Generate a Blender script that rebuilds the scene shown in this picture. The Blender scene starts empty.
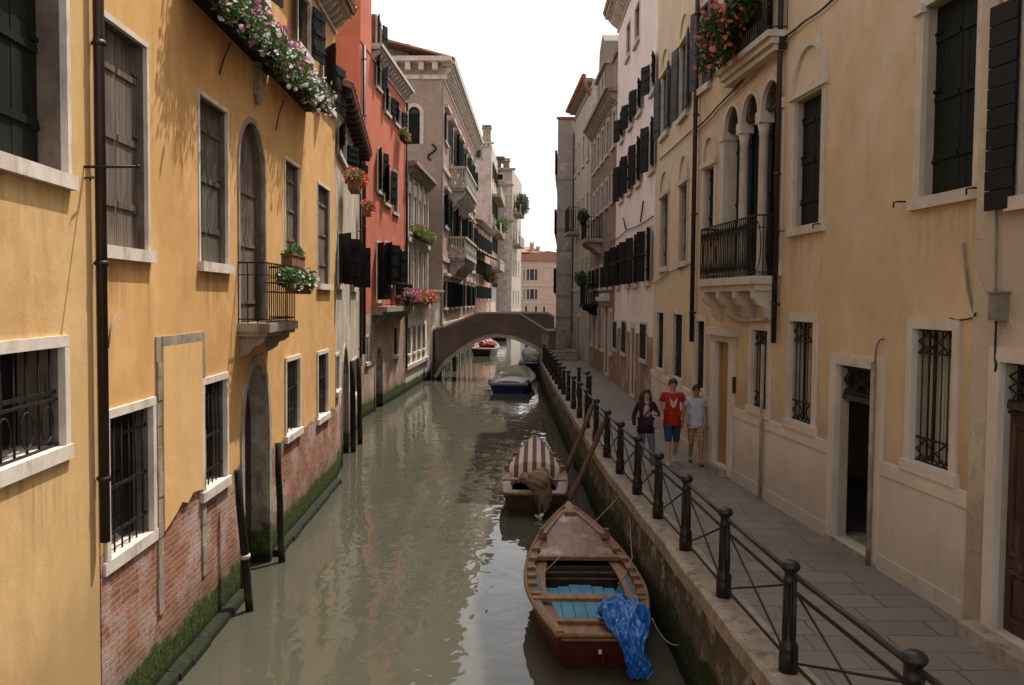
import bpy, bmesh, math, random
from mathutils import Vector, Matrix, Euler
random.seed(7)
SC = bpy.context.scene
COL = SC.collection
R = math.radians
F_PX = 900.0

# ------------------------------------------------------------------ camera
cam_d = bpy.data.cameras.new('camera')
cam = bpy.data.objects.new('camera', cam_d); COL.objects.link(cam)
CAM_Z = 4.6
cam_d.sensor_width = 36.0
cam_d.lens = 36.0 * F_PX / 1024.0
cam_d.clip_start = 0.05; cam_d.clip_end = 5000
cam.matrix_world = Matrix.Translation((0, 0, CAM_Z)) @ Euler((R(90 - 2.67), 0, 0)).to_matrix().to_4x4() @ Matrix.Rotation(R(0.5), 4, 'Z')
CAM_M = cam.matrix_world.copy()
SC.camera = cam
SUN_DIR = Vector((-1.0, -1.25, -3.45)).normalized()

def ray(px, py):
    d = CAM_M.to_3x3() @ Vector(((px - 512) / F_PX, -(py - 342.5) / F_PX, -1))
    return d
def at_z(px, py, z):
    d = ray(px, py); t = (z - CAM_Z) / d.z
    return Vector((0, 0, CAM_Z)) + d * t
def at_y(px, py, y):
    d = ray(px, py); t = y / d.y
    return Vector((0, 0, CAM_Z)) + d * t

# ------------------------------------------------------------------ mesh builder
class MB:
    def __init__(s): s.v = []; s.f = []; s.sm = []
    def add(s, vs, fs, smooth=False):
        b = len(s.v); s.v.extend([Vector(v) for v in vs])
        for f in fs: s.f.append(tuple(b + i for i in f)); s.sm.append(smooth)
        return s
    def obox(s, o, a, b, c):
        o = Vector(o); a = Vector(a); b = Vector(b); c = Vector(c)
        vs = [o, o + a, o + a + b, o + b, o + c, o + a + c, o + a + b + c, o + b + c]
        return s.add(vs, [(0, 3, 2, 1), (4, 5, 6, 7), (0, 1, 5, 4), (1, 2, 6, 5), (2, 3, 7, 6), (3, 0, 4, 7)])
    def box(s, x0, x1, y0, y1, z0, z1):
        return s.obox((x0, y0, z0), (x1 - x0, 0, 0), (0, y1 - y0, 0), (0, 0, z1 - z0))
    def quad(s, a, b, c, d): return s.add([a, b, c, d], [(0, 1, 2, 3)])
    def prism(s, poly, off):
        n = len(poly); off = Vector(off); poly = [Vector(p) for p in poly]
        vs = poly + [p + off for p in poly]
        fs = [tuple(range(n))[::-1], tuple(range(n, 2 * n))] + [(i, (i + 1) % n, n + (i + 1) % n, n + i) for i in range(n)]
        return s.add(vs, fs)
    def tube(s, pts, r, n=6, cap=True, smooth=True):
        pts = [Vector(p) for p in pts]
        rs = r if isinstance(r, (list, tuple)) else [r] * len(pts)
        vs = []; fs = []; prev = None
        for i, p in enumerate(pts):
            if i == 0: t = pts[1] - pts[0]
            elif i == len(pts) - 1: t = pts[-1] - pts[-2]
            else: t = (pts[i + 1] - p).normalized() + (p - pts[i - 1]).normalized()
            if t.length < 1e-9: t = Vector((0, 0, 1))
            t.normalize()
            if prev is None:
                a = t.orthogonal().normalized()
                if abs(t.z) < .9: a = t.cross(Vector((0, 0, 1))).normalized()
            else:
                a = prev - t * prev.dot(t)
                a = a.normalized() if a.length > 1e-6 else t.orthogonal().normalized()
            prev = a; b = t.cross(a)
            off = math.pi / n if n == 4 else 0
            for k in range(n):
                an = 2 * math.pi * k / n + off
                vs.append(p + (a * math.cos(an) + b * math.sin(an)) * rs[i])
        m = len(pts)
        for i in range(m - 1):
            for k in range(n):
                k2 = (k + 1) % n
                fs.append((i * n + k, i * n + k2, (i + 1) * n + k2, (i + 1) * n + k))
        s.add(vs, fs, smooth and n > 4)
        if cap:
            b0 = len(s.v) - m * n
            s.f.append(tuple(b0 + k for k in range(n))[::-1]); s.sm.append(False)
            s.f.append(tuple(b0 + (m - 1) * n + k for k in range(n))); s.sm.append(False)
        return s
    def lathe(s, c, prof, n=12, smooth=True):
        c = Vector(c); vs = []; fs = []
        for (r, z) in prof:
            for k in range(n):
                an = 2 * math.pi * k / n
                vs.append(c + Vector((r * math.cos(an), r * math.sin(an), z)))
        for i in range(len(prof) - 1):
            for k in range(n):
                k2 = (k + 1) % n
                fs.append((i * n + k, i * n + k2, (i + 1) * n + k2, (i + 1) * n + k))
        s.add(vs, fs, smooth)
        b0 = len(s.v) - len(vs)
        s.f.append(tuple(b0 + k for k in range(n))[::-1]); s.sm.append(False)
        s.f.append(tuple(b0 + (len(prof) - 1) * n + k for k in range(n))); s.sm.append(False)
        return s
    def ball(s, c, rx, ry, rz, n=10, m=7):
        c = Vector(c); vs = []; fs = []
        for i in range(m + 1):
            th = math.pi * i / m
            for k in range(n):
                an = 2 * math.pi * k / n
                vs.append(c + Vector((rx * math.sin(th) * math.cos(an), ry * math.sin(th) * math.sin(an), rz * math.cos(th))))
        for i in range(m):
            for k in range(n):
                k2 = (k + 1) % n
                fs.append((i * n + k, (i + 1) * n + k, (i + 1) * n + k2, i * n + k2))
        return s.add(vs, fs, True)
    def build(s, name, mat, parent=None, recalc=True, jit=0.0):
        me = bpy.data.meshes.new(name)
        off = Vector((0, 0, 0))
        if parent is not None:
            off = root_loc(parent)
        vs = [v - off for v in s.v]
        if jit:
            vs = [v + Vector((random.uniform(-jit, jit), random.uniform(-jit, jit), random.uniform(-jit, jit))) for v in vs]
        me.from_pydata([tuple(v) for v in vs], [], s.f)
        me.polygons.foreach_set('use_smooth', s.sm)
        if recalc:
            bm = bmesh.new(); bm.from_mesh(me)
            bmesh.ops.recalc_face_normals(bm, faces=bm.faces[:]); bm.to_mesh(me); bm.free()
        me.materials.append(mat); me.update()
        o = bpy.data.objects.new(name, me); COL.objects.link(o)
        if parent is not None: o.parent = parent
        return o

def root_loc(o):
    while o.parent is not None: o = o.parent
    return Vector(o.location)
def tag(o, label=None, cat=None, group=None, kind=None):
    if label: o['label'] = label
    if cat: o['category'] = cat
    if group: o['group'] = group
    if kind: o['kind'] = kind
    return o
def thing(name, label, cat, loc=(0, 0, 0), rz=0.0, group=None):
    o = bpy.data.objects.new(name, None); COL.objects.link(o)
    o.empty_display_size = .2
    o.location = loc; o.rotation_euler = (0, 0, rz)
    return tag(o, label, cat, group)
def copy_tree(o, parent=None):
    c = o.copy(); COL.objects.link(c); c.parent = parent
    for ch in list(o.children): copy_tree(ch, c)
    return c
def local(o):      # builds parts of o in o's own frame: placed later by moving o
    pass

# ------------------------------------------------------------------ materials
class NT:
    def __init__(s, name):
        s.m = bpy.data.materials.new(name); s.m.use_nodes = True
        s.t = s.m.node_tree; s.N = s.t.nodes; s.L = s.t.links
        s.b = s.N['Principled BSDF']; s.tc = None
    def new(s, t): return s.N.new(t)
    def put(s, sock, val):
        if hasattr(val, 'is_linked') or isinstance(val, bpy.types.NodeSocket): s.L.new(val, sock)
        else:
            if isinstance(val, (tuple, list)) and len(val) == 3 and sock.type == 'RGBA': val = (*val, 1)
            sock.default_value = val
    def pos(s):
        if s.tc is None:
            s.tc = s.new('ShaderNodeNewGeometry').outputs['Position']
        return s.tc
    def objc(s): return s.new('ShaderNodeTexCoord').outputs['Object']
    def sep(s, v):
        n = s.new('ShaderNodeSeparateXYZ'); s.L.new(v, n.inputs[0]); return n.outputs
    def comb(s, x, y, z):
        n = s.new('ShaderNodeCombineXYZ')
        for i, q in enumerate((x, y, z)): s.put(n.inputs[i], q)
        return n.outputs[0]
    def mul(s, v, sc):
        n = s.new('ShaderNodeVectorMath'); n.operation = 'MULTIPLY'; s.L.new(v, n.inputs[0]); n.inputs[1].default_value = sc; return n.outputs[0]
    def math(s, op, a, b=0.0, c=0.0, clamp=False):
        n = s.new('ShaderNodeMath'); n.operation = op; n.use_clamp = clamp
        s.put(n.inputs[0], a); s.put(n.inputs[1], b)
        if op in ('MULTIPLY_ADD',): s.put(n.inputs[2], c)
        return n.outputs[0]
    def noise(s, v, scale, det=4, rough=.55, dist=0.0):
        n = s.new('ShaderNodeTexNoise'); s.L.new(v, n.inputs['Vector'])
        n.inputs['Scale'].default_value = scale; n.inputs['Detail'].default_value = det
        n.inputs['Roughness'].default_value = rough; n.inputs['Distortion'].default_value = dist
        return n.outputs['Fac']
    def smooth(s, x, a, b):
        n = s.new('ShaderNodeMapRange'); n.interpolation_type = 'SMOOTHSTEP'
        s.put(n.inputs['Value'], x); n.inputs['From Min'].default_value = a; n.inputs['From Max'].default_value = b
        return n.outputs[0]
    def lin(s, x, a, b, c=0.0, d=1.0):
        n = s.new('ShaderNodeMapRange')
        s.put(n.inputs['Value'], x); n.inputs['From Min'].default_value = a; n.inputs['From Max'].default_value = b
        n.inputs['To Min'].default_value = c; n.inputs['To Max'].default_value = d
        return n.outputs[0]
    def mix(s, f, a, b, mode='MIX'):
        n = s.new('ShaderNodeMix'); n.data_type = 'RGBA'; n.blend_type = mode
        s.put(n.inputs[0], f); s.put(n.inputs[6], a); s.put(n.inputs[7], b)
        return n.outputs[2]
    def bump(s, h, strength=.3, dist=.01, normal=None):
        n = s.new('ShaderNodeBump'); n.inputs['Strength'].default_value = strength; n.inputs['Distance'].default_value = dist
        s.L.new(h, n.inputs['Height'])
        if normal is not None: s.L.new(normal, n.inputs['Normal'])
        return n.outputs[0]
    def out(s, col=None, rough=None, normal=None, metal=0.0, spec=.3):
        if col is not None: s.put(s.b.inputs['Base Color'], col)
        if rough is not None: s.put(s.b.inputs['Roughness'], rough)
        if normal is not None: s.L.new(normal, s.b.inputs['Normal'])
        s.b.inputs['Metallic'].default_value = metal
        s.b.inputs['Specular IOR Level'].default_value = spec
        return s.m

def brick_nodes(n, scale=1.0, c1=(.33, .135, .08), c2=(.19, .075, .05), mortar=(.30, .225, .17), effa=.7):
    x, y, z = n.sep(n.pos())
    wob = n.math('MULTIPLY', n.math('SUBTRACT', n.noise(n.pos(), 2.0, 2), .5), .05)
    v = n.comb(n.math('ADD', x, y), n.math('ADD', z, wob), 0.0)
    b = n.new('ShaderNodeTexBrick'); n.L.new(v, b.inputs['Vector'])
    b.inputs['Color1'].default_value = (*c1, 1); b.inputs['Color2'].default_value = (*c2, 1); b.inputs['Mortar'].default_value = (*mortar, 1)
    b.inputs['Scale'].default_value = 1.0; b.inputs['Mortar Size'].default_value = .009 * scale; b.inputs['Mortar Smooth'].default_value = .3
    b.inputs['Bias'].default_value = -.1
    b.inputs['Brick Width'].default_value = .26 * scale; b.inputs['Row Height'].default_value = .072 * scale
    col = b.outputs['Color']
    nz = n.noise(n.pos(), 1.3, 5)
    col = n.mix(n.smooth(nz, .35, .75), col, n.mix(1.0, col, (1.25, 1.1, 1.05), 'MULTIPLY'))
    eff = n.smooth(n.noise(n.pos(), 1.3, 7, .72), .47, .60)
    col = n.mix(n.math('MULTIPLY', eff, effa), col, (.46, .37, .33))
    dk = n.smooth(n.noise(n.pos(), 2.6, 6, .7), .54, .70)
    col = n.mix(n.math('MULTIPLY', dk, .5), col, (.13, .07, .05))
    h = n.math('SUBTRACT', n.noise(n.pos(), 30, 3), n.math('MULTIPLY', b.outputs['Fac'], 1.6))
    return col, h

def wall_mat(name, base, base2=None, brick_z=None, brick_slope=0.0, y0=0.0, moss=None, streak=.35, grime=(.12, .09, .06), wear=0.0, wear_col=(.5, .44, .36), rough=.9, patch=.5, brick_c=None, dirt_z=None, ragged=.55, edge_dark=.6):
    n = NT(name); p = n.pos(); x, y, z = n.sep(p)
    base2 = base2 or tuple(c * .72 for c in base)
    big = n.noise(p, .55, 6, .6, .4)
    col = n.mix(n.math('MULTIPLY', n.smooth(big, .38, .68), patch), base, base2)
    med = n.noise(p, 3.5, 5, .65)
    col = n.mix(.9, col, n.mix(med, (.80, .80, .80), (1.14, 1.12, 1.10)), 'MULTIPLY')
    fine = n.noise(p, 45, 3, .6)
    col = n.mix(.7, col, n.mix(fine, (.82, .82, .82), (1.12, 1.12, 1.12)), 'MULTIPLY')
    st = n.noise(n.mul(p, (5.5, 5.5, .45)), 1.0, 6, .68, .3)
    stm = n.math('MULTIPLY', n.math('MULTIPLY', n.smooth(st, .50, .78), n.smooth(n.noise(p, .9, 4, .6, .5), .38, .62)), streak)
    col = n.mix(stm, col, n.mix(.75, base2, grime))
    # faint lighter runs of lime
    lt = n.smooth(n.noise(n.mul(p, (1.0, 1.0, .8)), 1.1, 7, .66, .6), .50, .68)
    col = n.mix(n.math('MULTIPLY', lt, .34), col, tuple(min(1, c * 1.25 + .05) for c in base))
    cr = n.noise(p, 1.4, 7, .7, 1.2)
    crm = n.math('MULTIPLY', n.smooth(n.math('ABSOLUTE', n.math('SUBTRACT', cr, .5)), .006, .0), .55)
    crm = n.math('MULTIPLY', crm, n.smooth(big, .45, .6))
    col = n.mix(crm, col, tuple(c * .5 for c in base))
    h = n.math('ADD', n.math('MULTIPLY', med, .6), n.math('MULTIPLY', fine, .25))
    if wear > 0:
        w = n.smooth(n.noise(p, 1.1, 7, .68), .60 - wear * .2, .63 - wear * .2)
        col = n.mix(n.math('MULTIPLY', w, .8), col, wear_col)
        h = n.math('SUBTRACT', h, n.math('MULTIPLY', w, .8))
    if dirt_z is not None:
        dz = n.math('ADD', z, n.math('MULTIPLY', n.math('SUBTRACT', n.noise(n.mul(p, (1, 1, .5)), 1.6, 6), .5), -1.3))
        dm = n.smooth(dz, dirt_z + .6, dirt_z - .3)
        col = n.mix(n.math('MULTIPLY', dm, .55), col, tuple(.4 * c + .4 * g for c, g in zip(base, grime)))
    if brick_z is not None:
        bc, bh = brick_nodes(n, 1.0, *(brick_c or ()))
        edge = n.math('ADD', brick_z, n.math('MULTIPLY', n.math('SUBTRACT', y, y0), brick_slope))
        e1 = n.math('MULTIPLY', n.math('SUBTRACT', n.noise(n.mul(p, (1, 1, .7)), 2.6, 8, .72), .5), ragged * 2)
        dd = n.math('SUBTRACT', n.math('ADD', z, e1), edge)
        bm = n.smooth(dd, .012, -.012)
        rim = n.smooth(n.math('ABSOLUTE', n.math('SUBTRACT', dd, -.012)), .035, .0)
        col = n.mix(bm, col, bc)
        col = n.mix(n.math('MULTIPLY', rim, edge_dark), col, (.16, .10, .06))
        hp = n.math('ADD', n.math('MULTIPLY', h, .5), 3.0)
        mixh = n.new('ShaderNodeMix'); n.L.new(bm, mixh.inputs[0]); n.L.new(hp, mixh.inputs[2]); n.L.new(bh, mixh.inputs[3])
        h = mixh.outputs[0]
    if moss is not None:
        col, h = moss_nodes(n, col, h, moss)
    return n.out(col, rough, n.bump(h, .55, .012), spec=.15)

def moss_nodes(n, col, h, mz):
    p = n.pos(); x, y, z = n.sep(p)
    mz_n = n.math('ADD', z, n.math('MULTIPLY', n.math('SUBTRACT', n.noise(p, 1.9, 7, .7), .5), .75))
    damp = n.smooth(mz_n, mz + .45, mz - .1)
    col = n.mix(n.math('MULTIPLY', damp, .55), col, (.075, .06, .04))
    m = n.smooth(mz_n, mz + .03, mz - .12)
    mn = n.noise(p, 14, 5, .7)
    mc = n.mix(n.smooth(mn, .35, .7), (.014, .022, .006), (.072, .098, .017))
    mc = n.mix(n.smooth(n.noise(p, 4, 3), .5, .7), mc, (.045, .05, .016))
    low = n.smooth(z, .28, .08)
    mc = n.mix(n.math('MULTIPLY', low, .9), mc, (.006, .007, .004))
    col = n.mix(m, col, mc)
    h = n.math('ADD', h, n.math('MULTIPLY', m, n.math('MULTIPLY', mn, 2.5)))
    return col, h

def mottled(name, c1, c2, scale=6.0, rough=.8, bump=.3, stretch=(1, 1, 1), spec=.25, metal=0.0, dirt=None, dirt_amt=.5, dist=.006, fine=1.0, obj=True, moss=None):
    n = NT(name); p0 = n.objc() if obj else n.pos(); p = n.mul(p0, stretch)
    a = n.noise(p, scale, 6, .62, .2)
    col = n.mix(n.smooth(a, .3, .7), c1, c2)
    f = n.noise(p, scale * 9, 3, .6)
    col = n.mix(.6 * fine, col, n.mix(f, (.75, .75, .75), (1.2, 1.2, 1.2)), 'MULTIPLY')
    if dirt is not None:
        d = n.smooth(n.noise(n.mul(p0, (1.6, 1.6, .6)), scale * .5, 6, .68), .50, .68)
        col = n.mix(n.math('MULTIPLY', d, dirt_amt), col, dirt)
    h = n.math('ADD', a, n.math('MULTIPLY', f, .4))
    if moss is not None:
        col, h = moss_nodes(n, col, h, moss)
    rr = n.lin(a, 0, 1, max(.02, rough - .1), min(1, rough + .1))
    return n.out(col, rr, n.bump(h, bump, dist), metal, spec)
M = {}
M['ochre'] = wall_mat('ochre_plaster', (.66, .385, .155), (.56, .30, .105), brick_z=2.06, brick_slope=-.016, y0=9.5, moss=.60, streak=.5, patch=.9, ragged=.34)
M['ochre_near'] = wall_mat('ochre_plaster_near', (.62, .40, .18), (.55, .32, .125), moss=.35, streak=.4, patch=.85, dirt_z=1.6)
M['ochre_panel'] = wall_mat('ochre_panel_plaster', (.72, .44, .19), (.62, .36, .15), streak=.3, patch=.6)
M['cream'] = wall_mat('cream_plaster', (.42, .34, .25), (.28, .23, .17), brick_z=1.7, moss=.6, streak=.6, wear=.5, y0=25)
M['red'] = wall_mat('red_plaster', (.52, .155, .09), (.42, .115, .065), moss=.6, streak=.35, patch=.7, brick_z=4.1, y0=35, ragged=.5, brick_c=((.30, .17, .11), (.22, .13, .09), (.40, .33, .27)))
M['white'] = wall_mat('white_plaster', (.78, .70, .62), (.64, .57, .49), moss=.5, streak=.5, wear=.25)
M['palazzo'] = wall_mat('palazzo_plaster', (.41, .23, .185), (.33, .225, .185), moss=.6, streak=.5, wear=.45, wear_col=(.40, .28, .22), brick_z=2.0, y0=60)
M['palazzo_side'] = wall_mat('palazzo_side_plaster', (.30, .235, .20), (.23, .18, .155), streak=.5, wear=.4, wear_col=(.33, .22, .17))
M['brown'] = wall_mat('brown_plaster', (.42, .21, .12), (.32, .16, .10), streak=.4, wear=.3)
M['pale'] = wall_mat('pale_plaster', (.50, .43, .38), (.40, .33, .28), streak=.45, wear=.4, wear_col=(.36, .27, .21))
M['greige'] = wall_mat('greige_plaster', (.42, .36, .30), (.33, .28, .23), streak=.45, wear=.2)
M['pink'] = wall_mat('pink_plaster', (.55, .36, .29), (.48, .31, .25), streak=.3)
M['beige'] = wall_mat('beige_plaster', (.535, .39, .235), (.60, .475, .35), streak=.5, patch=.9, grime=(.24, .18, .12), dirt_z=2.9)
M['beige2'] = wall_mat('beige_light_plaster', (.60, .46, .30), (.58, .475, .36), streak=.45, patch=.85, dirt_z=2.8)
M['strip'] = wall_mat('grey_cream_plaster', (.48, .40, .31), (.38, .31, .24), streak=.5, wear=.35, wear_col=(.40, .33, .25), dirt_z=2.6)
M['rose'] = wall_mat('rose_white_plaster', (.76, .65, .595), (.68, .56, .51), streak=.3, patch=.6, brick_z=3.55, y0=30, ragged=.25, brick_c=((.26, .13, .08), (.20, .10, .065), (.34, .27, .21)))
M['greybrick'] = wall_mat('grey_brown_wall', (.23, .19, .15), (.18, .145, .115), streak=.5, wear=.5, wear_col=(.19, .135, .095), brick_z=3.2, y0=40, brick_c=((.24, .13, .085), (.19, .10, .07), (.32, .26, .2)))
M['greywhite'] = wall_mat('grey_white_plaster', (.42, .37, .32), (.33, .29, .25), streak=.5, wear=.2)
M['pier'] = wall_mat('pier_plaster', (.36, .315, .28), (.30, .26, .23), streak=.4, wear=.15, brick_z=2.3, y0=55)
M['brickwork'] = wall_mat('bridge_brick', (.30, .17, .11), brick_z=50, moss=.5, brick_c=((.165, .115, .09), (.125, .09, .07), (.17, .14, .115), .1))
M['stone'] = mottled('istrian_stone', (.56, .50, .43), (.40, .345, .285), 4, .75, .35, dirt=(.20, .165, .13), dirt_amt=.6, obj=False)
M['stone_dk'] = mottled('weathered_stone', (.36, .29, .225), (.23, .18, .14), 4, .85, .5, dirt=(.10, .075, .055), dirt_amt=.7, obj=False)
M['reveal'] = mottled('weathered_shaded_reveal', (.20, .155, .125), (.12, .092, .075), 4, .85, .4, dirt=(.06, .045, .035), dirt_amt=.7, obj=False)  # weathered stone darkened further: shade of the recess put into the colour
M['reveal_pale'] = mottled('pale_reveal', (.40, .335, .27), (.32, .265, .215), 4, .85, .3, dirt=(.2, .16, .12), dirt_amt=.4, obj=False)
M['stone_moss'] = mottled('water_gate_stone', (.40, .335, .265), (.24, .19, .15), 4, .85, .5, dirt=(.10, .075, .055), dirt_amt=.75, obj=False, moss=.65)
M['stone_wh'] = mottled('white_stone', (.55, .48, .40), (.43, .37, .305), 3, .7, .3, dirt=(.30, .245, .19), dirt_amt=.5, obj=False)
M['dado'] = mottled('dado_stone', (.58, .505, .435), (.50, .43, .365), 1.6, .8, .25, dirt=(.34, .27, .20), dirt_amt=.55, obj=False, fine=.6)
M['dado_wall'] = wall_mat('dado_plaster', (.60, .53, .46), (.50, .435, .37), streak=.45, patch=.8, dirt_z=1.75, grime=(.22, .18, .14))
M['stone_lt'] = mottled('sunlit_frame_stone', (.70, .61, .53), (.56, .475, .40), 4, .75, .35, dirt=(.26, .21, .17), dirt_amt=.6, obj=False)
M['moss_ledge'] = mottled('mossy_ledge_stone', (.22, .185, .14), (.13, .105, .08), 5, .9, .6, dirt=(.05, .04, .03), dirt_amt=.7, obj=False, moss=.55)
M['kerb'] = mottled('kerb_stone', (.36, .30, .235), (.23, .185, .145), 5, .85, .6, dirt=(.10, .082, .058), dirt_amt=.75, obj=False)
M['iron'] = mottled('wrought_iron', (.009, .007, .006), (.022, .015, .011), 9, .6, .25, spec=.25, obj=False)
M['iron_paint'] = mottled('painted_iron', (.009, .0075, .007), (.020, .014, .011), 12, .45, .25, spec=.35)
M['pipe'] = mottled('copper_downpipe', (.034, .014, .012), (.018, .009, .008), 5, .45, .15, spec=.4, obj=False)
M['pipe_grey'] = mottled('grey_conduit', (.24, .21, .18), (.16, .14, .12), 5, .5, .15, obj=False)
M['shut_dark'] = mottled('dark_green_shutter', (.005, .008, .006), (.011, .014, .010), 5, .7, .25, stretch=(1, 1, .2), spec=.15, obj=False)
M['shut_black'] = mottled('black_shutter', (.006, .006, .006), (.013, .012, .012), 5, .65, .25, stretch=(1, 1, .2), spec=.2, obj=False)
M['shut_brown'] = mottled('brown_black_shutter', (.022, .016, .013), (.040, .028, .022), 5, .5, .3, stretch=(1, 1, .2), obj=False)
M['shut_grey'] = mottled('slate_shutter', (.030, .032, .033), (.055, .056, .056), 5, .6, .25, stretch=(1, 1, .2), spec=.2, obj=False)
M['wood_old'] = mottled('weathered_wood', (.20, .15, .115), (.085, .062, .047), 5, .85, .6, stretch=(3, 3, .18), dirt=(.04, .03, .022), obj=False)
M['wood_olive'] = mottled('olive_weathered_wood', (.12, .105, .075), (.055, .048, .036), 5, .85, .6, stretch=(3, 3, .18), dirt=(.03, .025, .02), obj=False)
M['wood_door'] = mottled('honey_wood_door', (.36, .21, .075), (.25, .14, .05), 3, .5, .3, stretch=(3, 3, .2), obj=False)
M['wood_dark'] = mottled('dark_wood_door', (.060, .032, .020), (.030, .017, .012), 4, .5, .4, stretch=(3, 3, .2), dirt=(.20, .14, .10), dirt_amt=.35, obj=False)
M['pole'] = mottled('mooring_pole_wood', (.21, .12, .065), (.11, .065, .04), 5, .75, .5, stretch=(2, 2, .3), dirt=(.03, .025, .018), obj=False)
M['pole_black'] = mottled('tarred_wood', (.010, .009, .008), (.025, .020, .016), 6, .75, .5, stretch=(2, 2, .3), spec=.15, obj=False, moss=.25)
def glass_mat():
    n = NT('window_glass'); 
    a = n.noise(n.pos(), 1.5, 2)
    return n.out(n.mix(a, (.006, .006, .006), (.014, .014, .013)), .15, n.bump(a, .03, .02), spec=.25)
M['glass'] = glass_mat()
M['curtain'] = mottled('curtain_cloth', (.50, .44, .37), (.22, .19, .155), 3, .9, .2, stretch=(6, 6, .1), obj=False)
def tile_mat():
    n = NT('roof_tile'); p = n.pos(); x, y, z = n.sep(p)
    w = n.new('ShaderNodeTexWave'); w.inputs['Scale'].default_value = 1.6; w.bands_direction = 'Y'; n.L.new(p, w.inputs['Vector']); w.inputs['Distortion'].default_value = .6
    col = n.mix(n.noise(p, 3, 6, .7), (.34, .15, .09), (.24, .13, .09))
    col = n.mix(n.smooth(n.noise(p, 9, 3), .5, .7), col, (.42, .26, .17))
    return n.out(col, .85, n.bump(n.math('ADD', w.outputs['Fac'], n.noise(p, 12, 3)), .8, .05), spec=.2)
M['tile'] = tile_mat()
def flat(name, c, rough=.6, spec=.3, var=.25):
    return mottled(name, c, tuple(v * (1 - var) for v in c), 8, rough, .1, spec=spec)
def leaf_mat(name, c1, c2, c3):
    n = NT(name); p = n.objc()
    col = n.mix(n.smooth(n.noise(p, 5, 3), .35, .65), c1, c2)
    col = n.mix(n.smooth(n.noise(p, 33, 2), .5, .75), col, c3)
    n.b.inputs['Subsurface Weight'].default_value = 0.0
    m = n.out(col, .55, spec=.3)
    tr = n.new('ShaderNodeBsdfTranslucent'); n.L.new(col, tr.inputs[0])
    mx = n.new('ShaderNodeMixShader'); mx.inputs[0].default_value = .3
    n.L.new(n.b.outputs[0], mx.inputs[1]); n.L.new(tr.outputs[0], mx.inputs[2])
    n.L.new(mx.outputs[0], n.N['Material Output'].inputs[0])
    return m
M['leaf'] = leaf_mat('leaf_green', (.045, .095, .018), (.08, .14, .03), (.12, .17, .05))
M['leaf_dk'] = leaf_mat('leaf_dark', (.028, .055, .014), (.05, .085, .02), (.09, .10, .03))
M['leaf_yel'] = leaf_mat('leaf_yellow_green', (.10, .14, .025), (.16, .19, .04), (.22, .22, .07))
M['petal_pink'] = leaf_mat('petal_magenta', (.42, .06, .25), (.55, .14, .38), (.62, .30, .48))
M['petal_white'] = leaf_mat('petal_white', (.75, .70, .70), (.70, .60, .64), (.80, .78, .74))
M['petal_red'] = leaf_mat('petal_red', (.55, .05, .03), (.60, .12, .06), (.65, .20, .14))
M['petal_coral'] = leaf_mat('petal_coral', (.60, .14, .12), (.68, .24, .20), (.50, .05, .06))
M['terracotta'] = mottled('terracotta', (.30, .125, .065), (.20, .085, .05), 6, .85, .3)
M['box_dark'] = mottled('dark_planter', (.014, .010, .007), (.028, .02, .013), 6, .8, .3, spec=.1)
def water_mat():
    n = NT('canal_water_surface'); p = n.pos()
    a = n.noise(n.mul(p, (1.0, .8, 1)), .85, 2, .5, .4)
    b = n.noise(n.mul(p, (1.1, .85, 1)), 3.9, 1, .4, .5)
    c = n.noise(n.mul(p, (1.2, .7, 1)), 11.0, 2, .5)
    calm = n.smooth(n.noise(p, .22, 2), .35, .65)
    h = n.math('ADD', n.math('MULTIPLY', a, 1.0), n.math('MULTIPLY', b, .24))
    h = n.math('ADD', h, n.math('MULTIPLY', n.math('MULTIPLY', c, .012), calm))
    col = n.mix(n.noise(p, .35, 4), (.056, .053, .037), (.068, .064, .046))
    n.b.inputs['IOR'].default_value = 1.33
    return n.out(col, .012, n.bump(h, .13, .15), spec=.5)
M['water'] = water_mat()
def paving_mat():
    n = NT('trachyte_paving'); p = n.pos(); x, y, z = n.sep(p)
    wob = n.math('MULTIPLY', n.math('SUBTRACT', n.noise(p, .7, 2), .5), .12)
    v = n.comb(n.math('ADD', x, wob), n.math('ADD', y, wob), 0.0)
    b = n.new('ShaderNodeTexBrick'); n.L.new(v, b.inputs['Vector'])
    b.inputs['Color1'].default_value = (.20, .168, .138, 1); b.inputs['Color2'].default_value = (.15, .125, .102, 1); b.inputs['Mortar'].default_value = (.07, .056, .045, 1)
    b.inputs['Scale'].default_value = 1; b.inputs['Mortar Size'].default_value = .013; b.inputs['Mortar Smooth'].default_value = .4
    b.inputs['Brick Width'].default_value = .82; b.inputs['Row Height'].default_value = .42; b.offset = .43; b.squash = .75; b.squash_frequency = 3
    col = n.mix(n.math('MULTIPLY', n.smooth(n.noise(p, 1.5, 6, .65), .35, .7), .6), b.outputs['Color'], (.165, .145, .125))
    col = n.mix(.7, col, n.mix(n.noise(p, 35, 4), (.7, .7, .7), (1.25, 1.25, 1.25)), 'MULTIPLY')
    col = n.mix(n.math('MULTIPLY', n.smooth(n.noise(p, 2.4, 4), .62, .72), .5), col, (.06, .05, .042))
    col = n.mix(n.math('MULTIPLY', n.smooth(n.noise(p, 9, 2), .72, .76), .5), col, (.34, .31, .28))
    h = n.math('SUBTRACT', n.math('MULTIPLY', n.noise(p, 12, 5), .5), n.math('MULTIPLY', b.outputs['Fac'], 1.5))
    return n.out(col, n.lin(n.noise(p, 3, 4), 0, 1, .5, .85), n.bump(h, .5, .01), spec=.3)
M['paving'] = paving_mat()
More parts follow.
